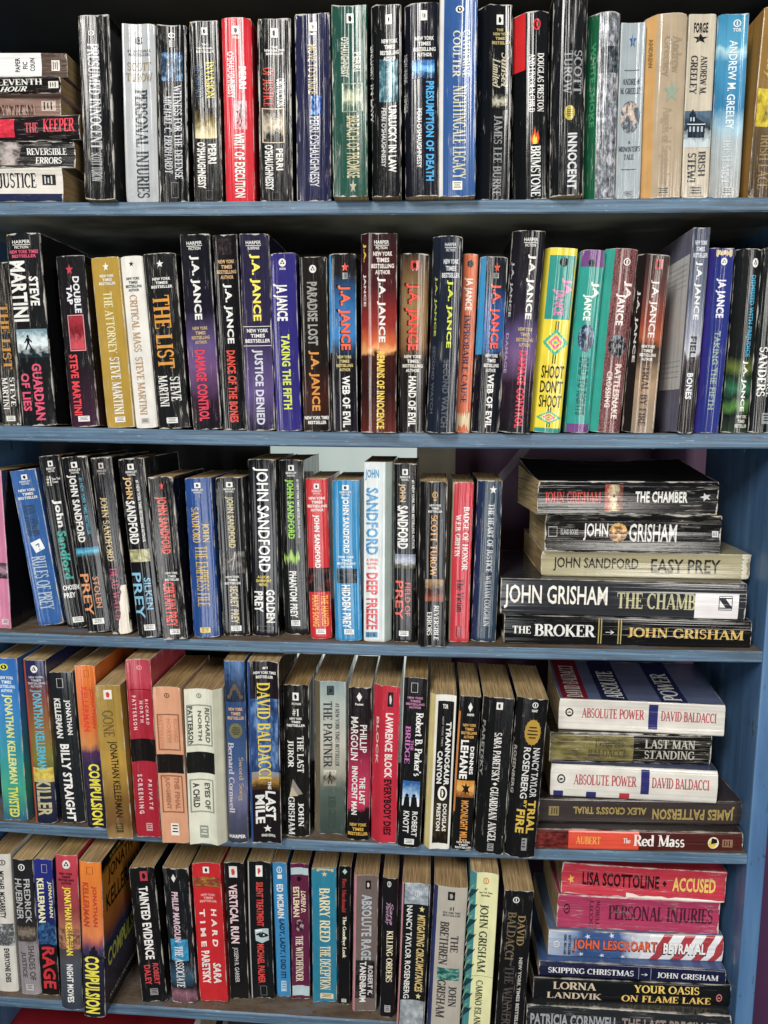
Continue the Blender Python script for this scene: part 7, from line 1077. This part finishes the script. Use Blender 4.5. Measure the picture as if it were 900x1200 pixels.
book(-15.42,-11.07,-666.65, 29.41,172.00,106, 1.55,0.00, '161819',
  'black paperback with mottled silver caps at both ends and gold block title', 'books on the lowest shelf',
  [('band', 'I', 'n', 0.04, 1, 0.0, 0.14, '8c98a0', 'b8c0c4', '6a747c'), ('band', 'I', 'n', 0.04, 1, 0.79, 1, '8c9498', 'b0b4b8', '70767c'), ('publisher_mark', 'M', 'ring', 0.42, 0.62, 0.05, 0.09, 'c8ccd0', '131416'), ('title', 'V', 'MITIGATING CIRCUMSTANCES', 0.56, 0.86, 0.21, 0.73, 'c8b070', 'b'), ('publisher_mark', 'M', 'star', 0.62, 0.82, 0.15, 0.19, 'd8c890', '131416'), ('publisher_mark', 'M', 'star', 0.62, 0.82, 0.74, 0.78, 'd8c890', '131416'), ('author', 'V', 'NANCY TAYLOR ROSENBERG', 0.14, 0.36, 0.15, 0.78, 'dcdcd8', 'n')],
  **{'wear': 0.3, 'bl': 0.06, 'blc': 'd08c90'})
book(20.02,-14.00,-666.67, 35.04,172.00,106, 1.89,0.00, 'aaa498',
  'silver grey paperback with green picture square and charcoal serif letters', 'books on the lowest shelf',
  [('publisher_mark', 'M', 'sq', 0.34, 0.58, 0.03, 0.085, '1a1a1a', '9a9890'), ('blurb', 'H', '#1', 0.42, 0.58, 0.13, 0.155, '2a2a2c', 's'), ('blurb', 'H', 'NEW YORK TIMES', 0.2, 0.8, 0.162, 0.175, '2a2a2c', 's'), ('blurb', 'H', 'BESTSELLER', 0.2, 0.8, 0.18, 0.193, '2a2a2c', 's'), ('title', 'V', 'THE', 0.52, 0.78, 0.32, 0.43, '3a3836', 's'), ('title', 'V', 'BRETHREN', 0.14, 0.44, 0.23, 0.52, '3a3836', 's'), ('picture', 'I', 'n', 0.12, 0.88, 0.54, 0.62, '2a6a64', '7ab0a0', '143a3a'), ('author', 'V', 'JOHN', 0.54, 0.82, 0.66, 0.8, '3a3836', 's'), ('author', 'V', 'GRISHAM', 0.14, 0.44, 0.62, 0.88, '3a3836', 's')],
  **{'wear': 0.1, 'bl': 0.12, 'blc': '2c3464'})
book(54.75,-14.00,-667.02, 28.99,190.00,108, 1.71,0.00, 'd6d6a0',
  'pale cream yellow paperback with teal palm leaves along its left flank', 'books on the lowest shelf',
  [('publisher_mark', 'M', 'ring', 0.3, 0.56, 0.03, 0.07, 'c87830', '131416'), ('blurb', 'H', '#1', 0.38, 0.5, 0.09, 0.105, '4a4a2c', 's'), ('blurb', 'H', 'New York Times', 0.14, 0.76, 0.112, 0.124, '4a4a2c', 's'), ('blurb', 'H', 'Bestseller', 0.24, 0.66, 0.13, 0.142, '4a4a2c', 's'), ('author', 'V', 'JOHN GRISHAM', 0.22, 0.62, 0.19, 0.6, '3a4434', 's'), ('publisher_mark', 'M', 'bar', 0.0, 1, 0.62, 0.622, '8a9a60', '131416'), ('title', 'V', 'CAMINO ISLAND', 0.24, 0.56, 0.65, 0.95, '3a4434', 's'), ('palm_leaves', 'D', 'palm', -0.3, 0.1, 0.05, 0.95, '143c44')],
  **{'wear': 0.05, 'bl': 0.22, 'blc': '3c8c90'})
book(89.97,-14.00,-667.08, 30.27,172.00,106, 2.17,0.00, '141416',
  'scuffed black paperback with dim gold name, right of the pale cream yellow one', 'books on the lowest shelf',
  [('publisher_mark', 'M', 'ring', 0.3, 0.52, 0.04, 0.08, 'dcdcd6', '131416'), ('author', 'V', 'DAVID', 0.52, 0.78, 0.16, 0.36, '8a744a', 's'), ('author', 'V', 'BALDACCI', 0.16, 0.46, 0.14, 0.46, '6a5c44', 's'), ('blurb', 'V', 'NEW YORK TIMES BESTSELLER', 0.66, 0.78, 0.44, 0.94, 'b8b4ac', 'b'), ('title', 'V', 'THE WINNER', 0.2, 0.52, 0.5, 0.9, '4a4440', 's')],
  **{'wear': 0.6})
book(321.75,27.62,-508.18, 36.06,174.09,108, -90.00,-1.61, 'c02c40',
  'red pink torn paperback with yellow word at right, topmost of the lowest shelf stack', 'books on the lowest shelf',
  [('publisher_mark', 'M', 'star', 0.3, 0.6, 0.04, 0.08, 'e8b040', '131416'), ('author', 'V', 'LISA SCOTTOLINE', 0.3, 0.74, 0.13, 0.6, '2a1014', 'b'), ('publisher_mark', 'M', 'dia', 0.4, 0.6, 0.62, 0.645, '2a1014', '131416'), ('title', 'V', 'ACCUSED', 0.28, 0.74, 0.68, 0.94, 'e8c060', 'b'), ('wear_patch', 'D', 'tear3', 0.0, 0.2, 0.4, 1, 'ded6cc')],
  **{'lie': 1, 'wear': 0.8})
book(318.32,30.32,-545.75, 38.57,174.39,108, -90.00,0.22, 'a83058',
  'magenta paperback with dark serif title, second in the lowest shelf stack', 'books on the lowest shelf',
  [('publisher_mark', 'M', 'ring', 0.4, 0.72, 0.04, 0.08, '3a1424', '131416'), ('author', 'H', 'SCOTT', 0.1, 0.9, 0.2, 0.225, '5a2038', 's'), ('author', 'H', 'TUROW', 0.1, 0.9, 0.24, 0.265, '5a2038', 's'), ('title', 'V', 'PERSONAL INJURIES', 0.28, 0.76, 0.32, 0.96, '4a1830', 's')],
  **{'lie': 1, 'wear': 0.7})
book(322.93,26.94,-580.43, 30.28,188.76,108, -90.00,1.46, '8a9cb8',
  'flag patterned paperback with orange author name in the lowest shelf stack', 'books on the lowest shelf',
  [('picture', 'D', 'flag', 0.0, 1, 0.14, 1, '24487c'), ('publisher_mark', 'M', 'ring', 0.4, 0.66, 0.03, 0.065, 'dcdcd6', '131416'), ('blurb', 'H', 'NEW YORK TIMES', 0.1, 0.9, 0.09, 0.105, '2a3448', 'b'), ('blurb', 'H', 'BESTSELLER', 0.1, 0.9, 0.115, 0.13, '2a3448', 'b'), ('author', 'V', 'JOHN LESCROART', 0.2, 0.74, 0.14, 0.625, '2c2430', 'b'), ('author', 'V', 'JOHN LESCROART', 0.26, 0.75, 0.145, 0.62, 'dc5a2c', 'b'), ('title', 'V', 'BETRAYAL', 0.24, 0.72, 0.655, 0.905, '30343e', 'b'), ('title', 'V', 'BETRAYAL', 0.3, 0.72, 0.66, 0.9, 'e8e8e6', 'b')],
  **{'lie': 1, 'wear': 0.4, 'flank': '5a7090', 'grad': [(0, 'a4b0c4'), (0.12, '8498b8'), (0.2, '2c4a7c'), (0.42, '38588c'), (0.5, 'c8ccd4'), (1, 'd4d4d8')]})
book(322.79,14.10,-604.24, 16.86,198.90,155, -90.00,0.20, '161a38',
  'thin navy hardcover with white serif capitals in the lowest shelf stack', 'books on the lowest shelf',
  [('title', 'V', 'SKIPPING CHRISTMAS', 0.3, 0.7, 0.05, 0.51, 'dcdce0', 's'), ('publisher_mark', 'M', 'bar', 0.1, 0.9, 0.535, 0.538, '8a90b0', '131416'), ('publisher_mark', 'M', 'arrow', 0.3, 0.66, 0.55, 0.585, 'dcdcd6', '131416'), ('publisher_mark', 'M', 'bar', 0.1, 0.9, 0.6, 0.603, '8a90b0', '131416'), ('author', 'V', 'JOHN GRISHAM', 0.3, 0.7, 0.635, 0.96, 'dcdce0', 's')],
  **{'lie': 1, 'wear': 0.1, 'hc': 1, 'flank': '3a5a8a'})
book(329.57,14.28,-625.38, 24.91,211.62,155, -90.00,1.27, '131517',
  'black hardcover with yellow two line title and pink dot, second lowest of the lowest stack', 'books on the lowest shelf',
  [('author', 'V', 'LORNA', 0.56, 0.9, 0.1, 0.32, 'c8b89c', 's'), ('author', 'V', 'LANDVIK', 0.1, 0.42, 0.07, 0.35, 'c8b89c', 's'), ('title', 'V', 'YOUR OASIS', 0.54, 0.9, 0.51, 0.84, 'e8c860', 's'), ('title', 'V', 'ON FLAME LAKE', 0.08, 0.42, 0.45, 0.9, 'e8c060', 's'), ('publisher_mark', 'M', 'disc', 0.25, 0.62, 0.925, 0.955, 'c07070', '131416')],
  **{'lie': 1, 'wear': 0.15, 'hc': 1, 'gloss': 0.15})
book(326.17,0.00,-653.27, 30.37,215.92,155, -90.00,0.00, '24272a',
  'grey black hardcover in crinkled film with silver capitals, bottom of the lowest stack', 'books on the lowest shelf',
  [('author', 'V', 'PATRICIA CORNWELL', 0.3, 0.74, 0.02, 0.45, '9a9ca0', 'b'), ('title', 'V', 'THE LAST PRECINCT', 0.3, 0.74, 0.47, 0.93, '8a7a74', 'b')],
  **{'lie': 1, 'wear': 0.7, 'hc': 1, 'gloss': 0.12})
W_ = 'e6e6e2'
# lying books on the sixth shelf, only their covers show under the lowest board
book(-265,52,-850, 70,240,155, -90,2, '22242c', 'thick dark hardcover lying under the red one below the lowest shelf', 'books lying under the lowest shelf', [], wear=.2, lie=1, hc=1)
book(-270,46,-778, 72,240,155, -90,4, '8c1420', 'red hardcover with white border lying flat below the lowest shelf', 'books lying under the lowest shelf',
  [('cover_panel','RF',.0,1.,.0,.03,'d8d4d0'),('cover_panel','RF',.0,1.,.97,1.,'d8d4d0'),('cover_panel','RF',.0,.03,.03,.97,'d8d4d0'),('cover_title','RT','Joy',.3,.62,.3,.5,'d8b8b8','i')], wear=.1, lie=1, hc=1, flank='8c1420')
bpy.context.view_layer.update()
